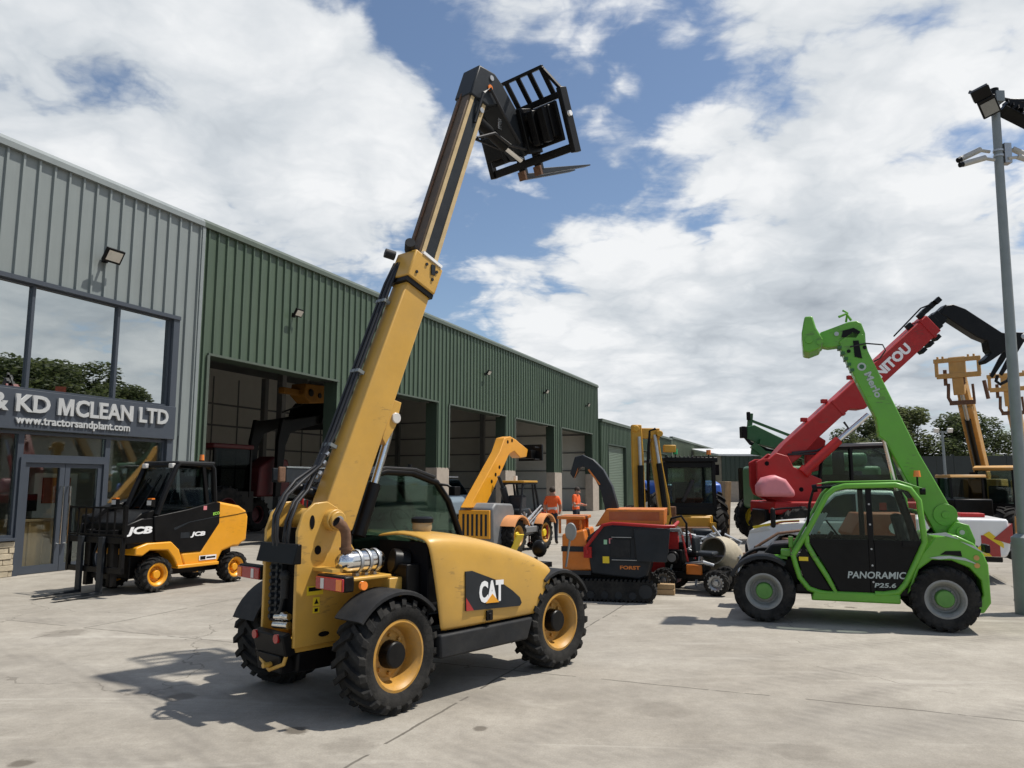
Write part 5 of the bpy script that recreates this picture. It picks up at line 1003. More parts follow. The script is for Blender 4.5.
# ------------------------------------------------------------------ the large red telehandler
rd = thing('telehandler', 'large red telehandler with long red boom and black jib behind the white pickup', 'telehandler', (8.0, 19.0, 0), 0)
T = rd   # facing +x, right side to the camera
for x_ in (-1.3, 1.9):
    for s_ in (-1, 1): wheel(T, x_, s_ * .95, .62, .62, .45, s_, .34, M_red, M_red, lugs=18, lug=.045, lugw=.04)
b = MB(); b.bx(-2.0, 2.5, -.5, .5, .6, 1.15); b.build('chassis', M_black, T, bevel=.03)
tur = [(-2.10, 1.72), (-2.10, 2.28), (-1.95, 2.36), (-1.80, 2.36), (-1.62, 2.50), (-1.34, 2.42), (-1.22, 2.16), (-.55, 1.86), (-.60, 1.30), (-1.6, 1.30), (-2.02, 1.50)]
for s_ in (-.33, .25):
    b = MB(); b.prism(tur, s_ - .05, s_ + .05); o = b.build('side_plate', M_red, T, bevel=.02)
    yy_ = s_ - .055
    for x_, z_ in ((-1.86, 2.24), (-1.06, 1.62), (-1.9, 1.86)): b = MB(); b.cyl((x_, yy_, z_), (x_, yy_ + .006, z_), .055, 12); b.build('slot', M_dark, o)
b = MB(); b.bx(-1.9, 1.6, -.95, .95, 1.05, 1.34); b.bx(-.5, 2.3, .2, .95, 1.15, 1.75); b.build('deck', M_red, T, bevel=.04)
b = MB(); b.prism([(-2.22, 1.46), (-2.22, 1.72), (-2.08, 1.90), (-1.85, 1.96), (-1.60, 1.86), (-1.42, 1.60), (-1.38, 1.44)], -.98, -.45); b.build('mudguard', M_pink, T, bevel=.16, seg=6, smooth=60)
bd_ = (Vector((2.38, 0, 5.80)) - Vector((-1.45, 0, 2.44))).normalized(); bn_ = Vector((bd_.z, 0, -bd_.x))
def rb(d, n): q = Vector((-1.62, 0, 2.28)) + bd_ * d + bn_ * n; return (q.x, q.z)
L_ = 5.36
b = MB(); b.prism([rb(0, -.10), rb(0, .28), rb(.55, .33), rb(1.2, .28), rb(2.3, .28), rb(2.55, .52), rb(3.0, .54), rb(3.15, .38), rb(L_, .38), rb(L_, -.14), rb(2.1, -.14), rb(2.05, -.16), rb(.5, -.16)], -.24, .22); bo = b.build('boom', M_red, T, bevel=.02)
b = MB(); b.prism([rb(2.05, -.155), rb(2.12, -.155), rb(2.12, .30), rb(2.05, .30)], -.26, .24); b.build('boom_band', M_red, bo)
b = MB(); b.prism([rb(L_ - .25, -.16), rb(L_ - .18, -.16), rb(L_ - .18, .41), rb(L_ - .25, .41)], -.255, .235); b.build('boom_band', M_red, bo)
for d in (1.3, 2.0, 2.9, 3.4): q = rb(d, -.20); b = MB(); b.box((q[0], 0, q[1] + .04), (.14, .12, .10)); b.build('boom_bracket', M_red, bo, bevel=.01)
ld = Vector((bd_.x, 0, bd_.z)); lu = Vector((-bd_.z, 0, bd_.x)); q = rb(2.85, .25)
lettering('lettering', 'MANITOU', M_decal, bo, (q[0], -.243, q[1]), ld, lu, .26, 1.62, .006, bold=.05, shear=-.05)
b = MB(); b.cyl((-.95, -.36, 2.06), (-.10, -.36, 2.80), .115, 16); b.cyl((-1.0, -.36, 2.0), (-.9, -.36, 2.1), .15, 16); b.cyl((-.10, -.36, 2.80), (.66, -.36, 3.42), .06, 14, mi=1); b.build('lift_ram', [M_red, M_chrome], T)
b = MB(); b.tube([(-1.2, -.26, 2.50), (-.6, -.28, 2.55), (-.1, -.28, 2.75), (.2, -.27, 3.1), (.1, -.27, 3.25)], .03); b.tube([(-1.3, -.26, 2.46), (-.5, -.28, 2.48), (0, -.28, 2.8), (.5, -.27, 3.2)], .025); b.build('hose', M_hose, T)
b = MB(); b.prism([(-.75, 2.00), (-.70, 2.75), (-.35, 2.92), (-.2, 2.82), (-.35, 2.1)], .12, .24); b.build('boom_support', M_red, T, bevel=.02)
# telescopes and black head
b = MB()
for i, (h_, l0, l1) in enumerate(((.20, L_ - .1, L_ + .16), (.17, L_ + .1, L_ + .34), (.14, L_ + .3, L_ + .62))): b.prism([rb(l0, .15 - h_), rb(l1, .15 - h_), rb(l1, .15 + h_), rb(l0, .15 + h_)], -.18 + .02 * i, .16 - .02 * i)
b.build('inner_boom', M_black, T, bevel=.01)
b = MB(); random.seed(7)
for d in (L_ - .45, L_ - .05, L_ + .1, L_ + .25, L_ + .4, L_ + .55): q = rb(d, -.19 - .02 * random.random()); b.box((q[0], random.uniform(-.12, .1), q[1]), (.16, .10, .13), rot=Matrix.Rotation(R(-42), 3, 'Y'))
for d in (L_ - .6, L_ - .35, L_ - .1): q = rb(d, .48); b.box((q[0], 0, q[1]), (.16, .2, .10), rot=Matrix.Rotation(R(-42), 3, 'Y'))
q0, q1 = rb(L_ - .9, -.26), rb(L_ + .1, -.30); b.tube([(q0[0], -.05, q0[1]), (q1[0], -.05, q1[1] + .03), (q1[0] + .3, -.05, q1[1] + .15)], .02); b.build('boom_fitting', M_black, T, bevel=.01)
b = MB(); b.prism([(2.72, 5.98), (2.86, 6.18), (3.06, 6.22), (3.36, 6.10), (4.22, 5.50), (4.42, 5.46), (4.45, 5.10), (4.25, 5.02), (3.95, 4.82), (3.75, 4.70), (3.72, 4.80), (3.92, 4.98), (3.86, 5.06), (3.84, 5.28), (3.60, 5.38), (3.16, 5.68), (2.96, 5.82), (2.86, 5.90)], -.151, .131); b.build('jib', M_black, T, bevel=.02)
b = MB(); b.prism([(4.30, 5.50), (4.80, 5.48), (5.4, 5.50), (5.4, 5.38), (4.9, 5.36), (4.7, 5.24), (4.40, 4.80), (4.10, 4.40), (4.04, 4.46), (4.30, 4.9), (4.48, 5.16)], -.22, -.16); b.prism([(4.30, 5.50), (4.80, 5.48), (5.4, 5.50), (5.4, 5.38), (4.9, 5.36), (4.7, 5.24), (4.40, 4.80), (4.10, 4.40), (4.04, 4.46), (4.30, 4.9), (4.48, 5.16)], .16, .22); b.bx(4.35, 4.5, -.2, .2, 5.1, 5.4); b.cyl((4.70, -.24, 5.38), (4.70, .24, 5.38), .07, 14, mi=1); b.build('hook_frame', [M_black, M_steel], T, bevel=.01)
b = MB(); b.tube([(4.05, -.1, 4.42), (4.0, -.1, 4.28), (4.10, -.1, 4.20), (4.3, -.1, 4.3), (4.40, -.1, 4.52)], .04); b.build('hook', M_black, T)
# cab
rc = [(-.48, 1.50), (-.34, 2.30), (-.16, 2.62), (1.28, 2.68), (1.58, 2.50), (1.82, 1.95), (1.86, 1.50)]
b = MB()
for y_ in (.12, .95): b.tube([(x_, y_, z_) for x_, z_ in rc], .045, 8)
for x_, z_ in (rc[1], rc[2], rc[3], rc[4], rc[5]): b.cyl((x_, .12, z_), (x_, .95, z_), .04, 8)
b.beam((.38, .12, 1.6), (.38, .12, 2.66), .12, .06); b.bx(-.45, 1.85, .13, .96, 1.40, 1.98); cf = b.build('cab_frame', M_black, T)
b = MB(); b.prism(rc, .112, .120); b.prism(rc, .95, .958); b.build('side_window', M_gl, cf)
b = MB(); b.prism([(-.36, 2.60), (-.1, 2.74), (1.30, 2.78), (1.60, 2.66), (1.28, 2.70), (-.14, 2.65)], .05, 1.0); b.build('cab_roof', M_grey, cf, bevel=.02)
b = MB(); b.box((.5, .55, 2.0), (.5, .5, .15)); b.box((.25, .55, 2.25), (.14, .48, .6)); b.build('seat', M_seat, cf, bevel=.04)

# ------------------------------------------------------------------ two ochre telehandlers at the back, facing the camera
def ochre(name_label, loc, rz):
    t = thing('telehandler', name_label, 'telehandler', loc, rz, 'weathered ochre telehandlers at the back')
    for x_ in (-1.4, 1.5):
        for s_ in (-1, 1): wheel(t, x_, s_ * .9, .58, .58, .42, s_, .32, M_ochre, M_black, lugs=16, lug=.04, lugw=.04, n=32)
    b = MB(); b.bx(-2.2, 2.0, -.45, .45, .55, 1.1); b.bx(-2.3, -1.0, -.5, .5, .8, 1.9); b.build('body', M_ochre, t, bevel=.03)
    b = MB(); b.bx(-1.4, 1.2, -1.0, -.25, .8, 1.35); b.build('engine_box', M_black, t, bevel=.05)
    # cab on its left (+y)
    b = MB()
    for x_ in (-.6, .7):
        for y_ in (.14, 1.02): b.beam((x_, y_, 1.0), (x_ * .9, y_ * .98 + .01, 2.14), .08, .08)
    b.bx(-.62, .74, .14, 1.04, .75, 1.22); cf = b.build('cab_frame', M_black, t)
    b = MB(); b.bx(.70, .712, .18, .98, 1.22, 2.1); b.bx(-.60, -.59, .18, .98, 1.22, 2.1); b.bx(-.58, .68, 1.02, 1.03, 1.22, 2.1); b.bx(-.58, .68, .13, .14, 1.22, 2.1); b.build('window', M_gl, cf)
    b = MB(); b.prism([(-.7, 2.13), (.86, 2.13), (.90, 2.20), (.6, 2.26), (-.6, 2.26)], .08, 1.10); b.build('cab_roof', M_ochre, cf, bevel=.03)
    b = MB(); b.box((0, .55, 1.45), (.4, .45, .5)); b.build('seat', M_seat, cf, bevel=.04)
    b = MB(); b.box((.8, .06, 2.02), (.08, .14, .12)); b.box((.8, 1.1, 1.8), (.08, .12, .3)); b.build('mirror', M_black, t, bevel=.01)
    # boom, seen from the front and below
    P0, P1 = Vector((-1.9, -.08, 1.85)), Vector((.75, -.08, 4.85)); d = (P1 - P0).normalized(); n = Vector((d.z, 0, -d.x))
    b = MB(); b.beam(P0, P0 + d * 3.0, .36, .46); b.build('outer_boom', M_ochre, t, bevel=.02)
    b = MB(); b.beam(P0 + d * 2.9, P1, .28, .36); ib = b.build('inner_boom', M_ochre, t, bevel=.02)
    b = MB(); b.cyl(P0 + d * .6 + n * .33, P0 + d * 2.6 + n * .28, .085, 14); b.cyl(P0 + d * 2.6 + n * .28, P1 - d * .15 + n * .22, .055, 12, mi=1); b.build('boom_ram', [M_black, M_steel], t)
    b = MB(); b.box(P0 + d * 2.95, (.30, .40, .28), rot=Matrix.Rotation(-math.atan2(d.z, d.x), 3, 'Y')); b.build('boom_collar', M_ochre, t, bevel=.02)
    b = MB(); b.prism([(.55, 4.6), (.62, 5.02), (.9, 5.05), (1.10, 4.72), (1.02, 4.25), (.85, 4.3)], -.22, .06); b.build('boom_head', M_ochre, t, bevel=.02)
    b = MB(); b.bx(1.02, 1.12, -.66, .52, 5.20, 5.32); b.bx(1.04, 1.12, -.60, .50, 4.74, 4.88); b.bx(1.0, 1.10, -.28, .14, 4.74, 5.34)
    for y_ in (-.64, .42): b.bx(1.03, 1.11, y_, y_ + .09, 4.8, 5.25)
    for y_ in (-.55, -.42, .22, .36): b.box((1.07, y_, 5.35), (.08, .05, .07))
    ca = b.build('carriage', M_ochre, t, bevel=.01)
    b = MB()
    for y_ in (-.40, .05): b.cyl((1.0, y_, 5.0), (1.0, y_, 4.55), .05, 10)
    b.build('latch_ram', M_rust, ca)
    b = MB(); b.tube([(.95, -.34, 4.60), (.98, -.36, 4.2), (.95, -.30, 4.05)], .045); b.bx(.9, 1.0, -.34, .30, 3.98, 4.10); b.tube([(.95, .26, 4.55), (.97, .28, 4.05)], .035); b.tube([(1.0, .55, 4.62), (1.0, .62, 4.1)], .05); b.build('hose_guard', M_rust, ca)
    return t
oa = ochre('weathered ochre telehandler with its empty carriage held level behind the white pickup tail', (13.4, 22.4, 0), R(-130))
dup(oa, (16.9, 25.6, 0), R(-130), 'weathered ochre telehandler half hidden by the grey lamp post', 'weathered ochre telehandlers at the back')
bk = thing('loading_shovel', 'dark cabbed machine with a cream cab roof behind the pickup bed', 'loader', (12.25, 21.2, 0), R(-95))
bk.scale = (.75, .75, .97)
b = MB(); b.bx(-1.4, 1.0, -.7, .6, .5, 1.4); b.build('body', M_black, bk, bevel=.05)
b = MB()
for x_ in (-.5, .5):
    for y_ in (-.55, .55): b.beam((x_, y_, 1.35), (x_ * .9, y_, 1.98), .07, .07)
b.bx(-.56, .56, -.6, .6, 1.28, 1.37)
cf = b.build('cab_frame', M_black, bk)
b = MB(); b.bx(.47, .48, -.52, .52, 1.36, 1.96); b.bx(-.48, .46, .54, .55, 1.36, 1.96); b.bx(-.48, .46, -.55, -.54, 1.36, 1.96); b.build('window', M_gldark, cf)
b = MB(); b.prism([(-.6, 1.98), (.65, 1.98), (.6, 2.06), (-.55, 2.07)], -.62, .62); b.build('cab_roof', M_ochre, cf, bevel=.02)
for x_ in (-1.0, .7):
    for s_ in (-1, 1): wheel(bk, x_, s_ * .75, .5, .5, .36, s_, .27, M_ochre, M_black, lugs=14, lug=.035, lugw=.04, n=28)
bkk = thing('loading_bucket', 'ochre steel loading shovel bucket behind the lamp post base', 'bucket', (13.55, 19.0, 0), R(-100))
b = MB(); b.prism([(-.3, .9), (-.35, 1.5), (-.1, 1.85), (.2, 1.9), (.45, 1.2), (.5, .6), (.42, .6), (.3, 1.1), (.1, 1.6), (-.15, 1.45), (-.2, .9)], -.75, .75); b.build('shell', M_ochre, bkk, bevel=.01)
b = MB(); b.bx(-.3, .3, -.5, -.4, .0, .95); b.bx(-.3, .3, .4, .5, 0, .95); b.build('stand', M_rust, bkk)

# ------------------------------------------------------------------ dark green machine with folded arms behind the red telehandler
gm = thing('crop_sprayer', 'dark green machine with folded lattice arms pointing out behind the red telehandler', 'sprayer', (8.6, 24.0, 0), 0)
b = MB(); b.prism([(-.9, 2.95), (-1.32, 3.15), (-1.28, 3.52), (-1.05, 3.58), (-.4, 3.25), (.9, 2.65), (.9, 2.35), (-.2, 2.75)], -.12, .12); b.build('boom_arm', M_dkgreen, gm, bevel=.02)
b = MB(); b.beam((-1.05, .15, 3.72), (.9, .15, 2.95), .06, .08); b.beam((-1.15, .1, 3.5), (-1.1, .1, 3.95), .1, .14); b.beam((-1.15, -.15, 2.95), (-.75, -.15, 2.6), .2, .2); b.beam((-.95, -.2, 3.05), (.9, -.2, 2.6), .10, .16); b.beam((-1.2, -.15, 2.75), (.0, -.15, 2.55), .1, .18); b.build('strut', M_dkgreen, gm)
b = MB(); b.box((-1.38, 0, 3.35), (.16, .3, .36)); b.box((-1.20, 0, 3.86), (.10, .12, .26)); b.tube([(-1.4, 0, 3.3), (-1.2, -.1, 3.0), (-.7, -.1, 2.8), (.1, -.1, 2.6)], .06); b.build('arm_end', M_black, gm, bevel=.02)
b = MB(); b.bx(-1.3, 2.6, -.6, .6, 1.0, 2.3); b.bx(.6, 2.2, -.6, .6, 2.3, 2.7); b.build('tank', M_dkgreen, gm, bevel=.12, seg=3)
for x_ in (-.8, 2.0):
    for s_ in (-1, 1): wheel(gm, x_, s_ * .85, .7, .7, .4, s_, .4, M_sticker, M_dkgreen, lugs=16, lug=.05, lugw=.04, n=28)

# ------------------------------------------------------------------ digger loader with folded yellow arm, blue tractor behind it
bh = thing('backhoe_loader', 'yellow and black digger seen from behind with its yellow arm folded upright', 'digger', (4.35, 19.6, 0), 0)
T = bh
for s_, r_ in ((-1, .66), (1, .66)): wheel(T, .15, .5, .60, .60, .42, 1, .33, M_digyel, M_digyel, lugs=16, lug=.045, lugw=.04, n=28).location = (.15 + s_ * .68, .6, .60)
for o in [c for c in bh.children if c.name.startswith('wheel')]: o.rotation_euler = (0, 0, R(90) * (1 if o.location.x < .15 else -1))
b = MB(); b.bx(-.42, .68, -.1, 2.6, .60, .98); b.bx(-.35, .6, -.25, -.1, .50, .95); b.build('chassis', M_digyel, T, bevel=.04)
b = MB(); b.bx(-.47, .78, -.05, 1.1, .98, 1.20); b.build('cab_base', M_black, T, bevel=.02)
b = MB()
for x_ in (-.47, .76):
    for y_ in (0, 1.1): b.beam((x_, y_, 1.1), (x_ * .97 + .005, y_, 2.32), .09, .09)
b.bx(-.47, .80, -.03, .03, 2.16, 2.30); b.bx(-.45, .78, -.03, .03, 1.15, 1.28); b.bx(-.45, .78, 1.07, 1.13, 2.16, 2.30); b.bx(-.50, -.42, .03, 1.07, 2.18, 2.28); b.bx(.72, .80, .03, 1.07, 2.18, 2.28); cf = b.build('cab_frame', M_black, T, bevel=.01)
b = MB(); b.bx(-.40, .70, -.006, .006, 1.28, 2.16); b.bx(-.40, .70, 1.1, 1.11, 1.28, 2.16); b.bx(.765, .775, .06, 1.05, 1.25, 2.2); b.bx(-.475, -.465, .06, 1.05, 1.25, 2.2); b.build('window', M_gl, cf)
b = MB(); b.bx(-.50, .84, -.12, 1.2, 2.30, 2.42)
for k in range(12): b.box((-.42 + k * .105, -.1, 2.44), (.04, .06, .04))
b.build('cab_roof', M_black, cf, bevel=.03)
b = MB(); b.tube([(-.05, -.02, 1.3), (.22, -.04, 1.85)], .05); b.box((.1, .6, 1.5), (.5, .4, .6)); b.build('seat', M_seat, cf, bevel=.02)
b = MB(); b.cyl((-.18, .1, 2.42), (-.18, .1, 2.50), .02, 8); b.cyl((-.18, .1, 2.50), (-.18, .1, 2.64), .06, 12, mi=1); b.build('green_beacon', [M_black, paint('green_lens', (.02, .35, .12), .25, var=.02)], T)
b = MB(); b.cyl((.72, .3, 2.42), (.72, .3, 2.50), .02, 8); b.cyl((.72, .3, 2.50), (.72, .3, 2.62), .06, 12, mi=1); b.build('beacon', [M_black, M_amberlens], T)
# arm: dipper and boom folded up to the left of the cab
b = MB(); b.prism([(-1.34, .72), (-1.40, 2.2), (-1.40, 3.20), (-1.16, 3.20), (-1.12, 2.4), (-1.10, 1.0), (-1.14, .7)], -.70, -.50); b.build('dipper_arm', M_digyel, T, bevel=.02)
b = MB(); b.prism([(-.70, .70), (-.78, 1.4), (-.88, 2.2), (-.92, 2.75), (-.84, 2.98), (-.72, 2.92), (-.70, 2.7), (-.64, 2.2), (-.50, 1.4), (-.44, .72)], -.60, -.38); b.build('swing_boom', M_digyel, T, bevel=.02)
b = MB(); b.cyl((-1.22, -.78, .9), (-1.22, -.78, 2.2), .075, 12); b.cyl((-.62, -.72, 1.0), (-.76, -.72, 2.25), .07, 12); b.cyl((-1.22, -.78, 2.2), (-1.24, -.78, 2.9), .04, 10, mi=1); b.cyl((-.76, -.72, 2.25), (-.84, -.66, 2.95), .04, 10, mi=1); b.tube([(-1.0, -.6, 1.0), (-1.02, -.62, 2.2), (-.95, -.6, 3.05), (-.8, -.6, 3.1)], .035); b.build('arm_ram', [M_black, M_steel], T)
b = MB(); b.bx(-1.2, -.7, -.62, -.42, 2.86, 3.12); b.cyl((-1.3, -.78, 3.1), (-1.3, -.4, 3.1), .08, 12); b.cyl((-.72, -.74, 2.98), (-.72, -.26, 2.98), .08, 12); b.box((-.44, -.45, 2.62), (.30, .16, .18)); b.build('arm_knuckle', M_digyel, T, bevel=.02)
b = MB(); b.bx(-1.3, .5, -.5, -.1, .40, .70); b.bx(-.6, -.3, -.4, 0, .6, 1.2); b.build('kingpost', M_rust, T, bevel=.02)
for x_ in (-.50, .62):
    b = MB(); b.bx(x_ - .07, x_ + .07, -.35, -.2, .12, .8); b.box((x_, -.28, .08), (.34, .3, .06)); b.build('stabiliser', M_digyel, T)
bt = thing('tractor', 'blue tractor with a tall ribbed rear tyre parked beyond the digger cab', 'tractor', (4.70, 22.6, 0), R(100))
for s_ in (-1, 1): wheel(bt, -.6, s_ * .82, .80, .80, .48, s_, .44, M_white, M_white, lugs=18, lug=.06, lugw=.045, n=32); wheel(bt, 1.6, s_ * .75, .55, .55, .36, s_, .3, M_white, M_white, lugs=16, lug=.045, lugw=.04, n=28)
b = MB(); b.prism([(-.9, 1.45), (-.85, 1.75), (-.5, 1.85), (.1, 1.7), (.2, 1.5), (-.2, 1.62), (-.7, 1.6)], -1.10, -.55); b.prism([(-.9, 1.45), (-.85, 1.75), (-.5, 1.85), (.1, 1.7), (.2, 1.5), (-.2, 1.62), (-.7, 1.6)], .55, 1.10); b.prism([(.6, .8), (.6, 1.75), (2.0, 1.6), (2.1, .9)], -.35, .35); b.build('bonnet', M_blue, bt, bevel=.05)
b = MB()
for x_ in (-.8, .5):
    for y_ in (-.62, .62): b.beam((x_, y_, 1.2), (x_ * .9, y_ * .95, 2.36), .08, .08)
b.bx(-.9, 1.9, -.35, .35, .6, 1.2); cf = b.build('cab_frame', M_black, bt)
b = MB(); b.bx(-.8, .5, -.60, -.59, 1.4, 2.36); b.bx(-.8, .5, .59, .60, 1.4, 2.36); b.bx(-.78, -.77, -.58, .58, 1.4, 2.36); b.build('window', M_gl, cf)
b = MB(); b.bx(-.9, .6, -.70, .70, 2.36, 2.46); b.build('cab_roof', M_black, cf, bevel=.05)
b = MB(); b.tube([(-.7, -.62, 2.3), (-.75, -.95, 2.32)], .02); b.box((-.75, -1.0, 2.15), (.06, .16, .3)); b.build('mirror', M_black, bt)

# ------------------------------------------------------------------ yellow loader with open cab in front of the bays
yt = thing('telehandler', 'bright yellow older telehandler with grey body and open cab before the bays', 'telehandler', (.06, 21.3, 0), R(62))
T = yt   # tail towards the camera, right side to the sun
b = MB(); b.prism([(-2.0, .24), (-2.02, 1.14), (-1.85, 1.28), (-.95, 1.24), (-.85, 1.05), (-.8, .55), (-.95, .22)], -.46, .52); b.build('body', M_grey, T, bevel=.05)
b = MB(); b.bx(-2.07, -2.0, -.40, .50, .40, 1.10); gr = b.build('grille', M_amber, T, bevel=.015)
b = MB()
for k in range(6): b.bx(-2.078, -2.071, -.33 + k * .13, -.27 + k * .13, .47, 1.0)
b.build('grille_slot', M_slate, gr)
bpt = [(-2.2, 1.16), (-.62, 2.62), (-.36, 3.00), (-.02, 3.06), (.34, 2.98), (.49, 2.92), (1.05, 2.74), (.96, 2.52), (.57, 2.48), (.20, 2.66), (-.10, 2.56), (-.98, 1.60), (-1.42, 1.14)]
b = MB(); b.prism(bpt, .10, .38); b.build('boom', M_amber, T, bevel=.02)
b = MB()
for x_, z_ in ((-.66, 2.2), (-.87, 2.0), (-1.08, 1.82), (-.19, 2.9), (.06, 2.95)): b.cyl((x_, .094, z_), (x_, .10, z_), .05, 10)
b.build('boom_slot', M_dark, T)
b = MB(); b.box((1.26, .23, 2.60), (.30, .4, .24)); b.bx(1.45, 1.55, -.15, .62, 2.42, 2.90); b.bx(1.1, 1.5, -.10, -.04, 2.78, 2.82); b.bx(1.1, 1.5, -.10, -.04, 2.44, 2.48); b.build('carriage', M_black, T, bevel=.01)
b = MB(); b.cyl((-.75, -.06, 1.66), (-.45, -.10, .95), .09, 14); b.cyl((-.95, -.04, 1.95), (-.74, -.06, 1.62), .045, 12); b.build('lift_ram', M_slate, T)
cf = MB().bx(-.62, .22, -.60, .03, 1.74, 1.78).build('cab_frame', M_slate, T)
for y_ in (-.55, .02): b = MB(); b.tube([(-.75, y_, .85), (-.55, y_, 1.74), (.15, y_, 1.78), (.45, y_, .95)], .035); b.build('roll_bar', M_slate, cf); b = MB(); b.tube([(.0, y_, 1.78), (.2, y_, .9)], .03); b.build('roll_bar', M_slate, cf)
b = MB(); b.bx(-.62, .22, -.62, .05, 1.78, 1.84); b.build('cab_roof', M_digyel, cf, bevel=.02)
b = MB(); b.box((-.30, -.25, 1.2), (.35, .4, .5)); b.build('seat', M_seat, T, bevel=.05); b = MB(); b.box((-.3, -.25, .95), (.7, .5, .3)); b.build('seat_box', M_slate, T, bevel=.05)
b = MB(); random.seed(5)
for k in range(18): b.tube([(random.uniform(-.7, .5), -.62 + random.uniform(-.04, .1), .55 + random.uniform(0, .2)), (random.uniform(-.7, .5), -.62 + random.uniform(-.04, .1), .75 + random.uniform(0, .45))], .022, 6)
b.bx(-.8, .6, -.6, .45, .42, .62); b.build('exposed_engine', M_steel, T)
b = MB(); b.bx(-1.2, .6, -.35, .35, .35, .5); b.bx(-.7, .1, -.72, -.60, .48, .64); b.build('chassis', M_grey, T, bevel=.02)
for x_, r_ in ((-1.18, .44), (.42, .44)):
    for s_ in (-1, 1): wheel(T, x_, s_ * .62, r_, r_, .32, s_, .25, M_yelrim, M_sticker, lugs=16, lug=.035, lugw=.035, n=28)
    fender(T, x_, -.86, -.46, r_, r_ + .08, 30, 150, M_peach, name='mudguard'); fender(T, x_, .86, .46, r_, r_ + .08, 30, 150, M_peach, name='mudguard')
b = MB(); b.cyl((-.3, -.2, 1.84), (-.3, -.2, 1.97), .05, 12); b.build('beacon', M_decal, T)
lsp = thing('foot_plate', 'yellow and black steel plate leaning by the wheel of the bright yellow telehandler', 'plate', (.12, 19.55, 0), R(-35))
b = MB(); b.beam((-.16, 0, .02), (.10, .02, .50), .30, .03); b.build('plate', M_sticker, lsp); b = MB(); b.beam((-.10, -.01, .17), (-.02, 0, .31), .302, .034); b.build('band', M_black, lsp)
rc_ = thing('trolley_rack', 'red framed tool trolley with pale shelves beside the bright yellow telehandler', 'trolley', (.72, 21.6, 0), R(8))
b = MB()
for x_ in (-.22, .22):
    for y_ in (-.18, .18): b.bx(x_ - .02, x_ + .02, y_ - .02, y_ + .02, .12, .95)
b.bx(-.22, .22, -.02, .02, .95, .98); b.build('frame', M_red, rc_)
b = MB()
for k in range(5): b.bx(-.2, .2, -.16, .16, .2 + k * .16, .22 + k * .16)
b.build('shelf', M_galv, rc_)
for x_ in (-.2, .2):
    b = MB(); b.cyl((x_, -.22, .08), (x_, -.18, .08), .08, 16); b.cyl((x_, .18, .08), (x_, .22, .08), .08, 16); b.build('castor', M_rubber, rc_)

# ------------------------------------------------------------------ orange tracked chipper
ch = thing('wood_chipper', 'orange and grey tracked wood chipper with tall curved grey discharge chute', 'chipper', (1.62, 12.4, 0), R(-14))
T = ch
for s_ in (-1, 1):
    b = MB(); rr = .135; L0, L1 = -.52, .52; y0 = s_ * .48 - .13; y1 = s_ * .48 + .13; loop = []
    for k in range(9): a = PI / 2 + PI * k / 8; loop.append((L0 + rr * math.cos(a), .165 + rr * math.sin(a)))
    for k in range(9): a = -PI / 2 + PI * k / 8; loop.append((L1 + rr * math.cos(a), .165 + rr * math.sin(a)))
    b.prism(loop, y0, y1); n_ = len(loop)
    for i in range(n_):
        p, q = loop[i], loop[(i + 1) % n_]; ln = math.dist(p, q); m_ = max(1, round(ln / .065))
        for j in range(m_):
            f = (j + .5) / m_; x_ = p[0] + (q[0] - p[0]) * f; z_ = p[1] + (q[1] - p[1]) * f; a = math.atan2(q[1] - p[1], q[0] - p[0])
            b.box((x_ + math.sin(a) * .012, (y0 + y1) / 2, z_ - math.cos(a) * .012 * 1.0), (.035, y1 - y0 + .01, .03), rot=Matrix.Rotation(-a, 3, 'Y'))
    o = b.build('track', M_rubber, T)
    b = MB(); yo = y0 - .012 if s_ < 0 else y1 + .012
    for x_ in (L0, L1): b.cyl((x_, min(yo, (y0 + y1) / 2), .165), (x_, max(yo, (y0 + y1) / 2), .165), .10, 18)
    for k in range(4): x_ = L0 + .22 + k * .21; b.cyl((x_, min(yo, (y0 + y1) / 2), .10), (x_, max(yo, (y0 + y1) / 2), .10), .055, 14)
    b.build('track_roller', M_slate, o)
b = MB(); b.bx(-.62, .55, -.36, .36, .20, .42); b.build('undercarriage', M_black, T, bevel=.02)
b = MB(); b.prism([(-.75, .40), (-.75, .98), (-.40, 1.06), (-.28, .44)], -.50, .50); b.build('engine_cover', M_orange, T, bevel=.03)
b = MB(); b.bx(-.85, -.42, -.38, .40, 1.20, 1.25); b.bx(-.83, -.79, -.36, -.32, .98, 1.2); b.bx(-.50, -.46, -.36, -.32, 1.0, 1.2); b.bx(-.83, -.79, .34, .38, .98, 1.2); b.bx(-.50, -.46, .34, .38, 1.0, 1.2); b.bx(-.80, -.50, .2, .36, 1.0, 1.2); b.build('engine_hood', M_orange, T, bevel=.01)
b = MB(); b.bx(-.76, -.29, -.512, -.501, .72, .80); b.bx(-.77, -.30, -.54, -.38, .38, .44); b.build('side_band', M_slate, T)
b = MB(); b.prism([(-.30, .40), (-.36, .94), (-.10, 1.14), (.80, 1.10), (.82, .64), (.60, .60), (.54, .38), (.42, .33)], -.52, .52); b.build('infeed_body', M_slate, T, bevel=.025)
b = MB(); b.bx(.0, .30, -.535, -.522, .66, .92); b.bx(.36, .74, -.535, -.522, .66, .92); b.bx(.0, .76, -.54, -.522, .60, .625); b.bx(.0, .74, -.54, -.522, .935, .95); b.build('body_panel', M_plastic, T, bevel=.004)
b = MB(); b.bx(.02, .32, -.542, -.536, .945, .955); b.bx(.42, .74, -.542, -.536, .945, .955); b.bx(.02, .78, -.542, -.5405, .608, .618); b.build('edge_strip', M_steel, T)
b = MB(); b.prism([(.36, 1.08), (.40, .60), (.84, .60), (.90, 1.09)], -.60, -.525); b.build('feed_tray_side', M_slate, T, bevel=.01)
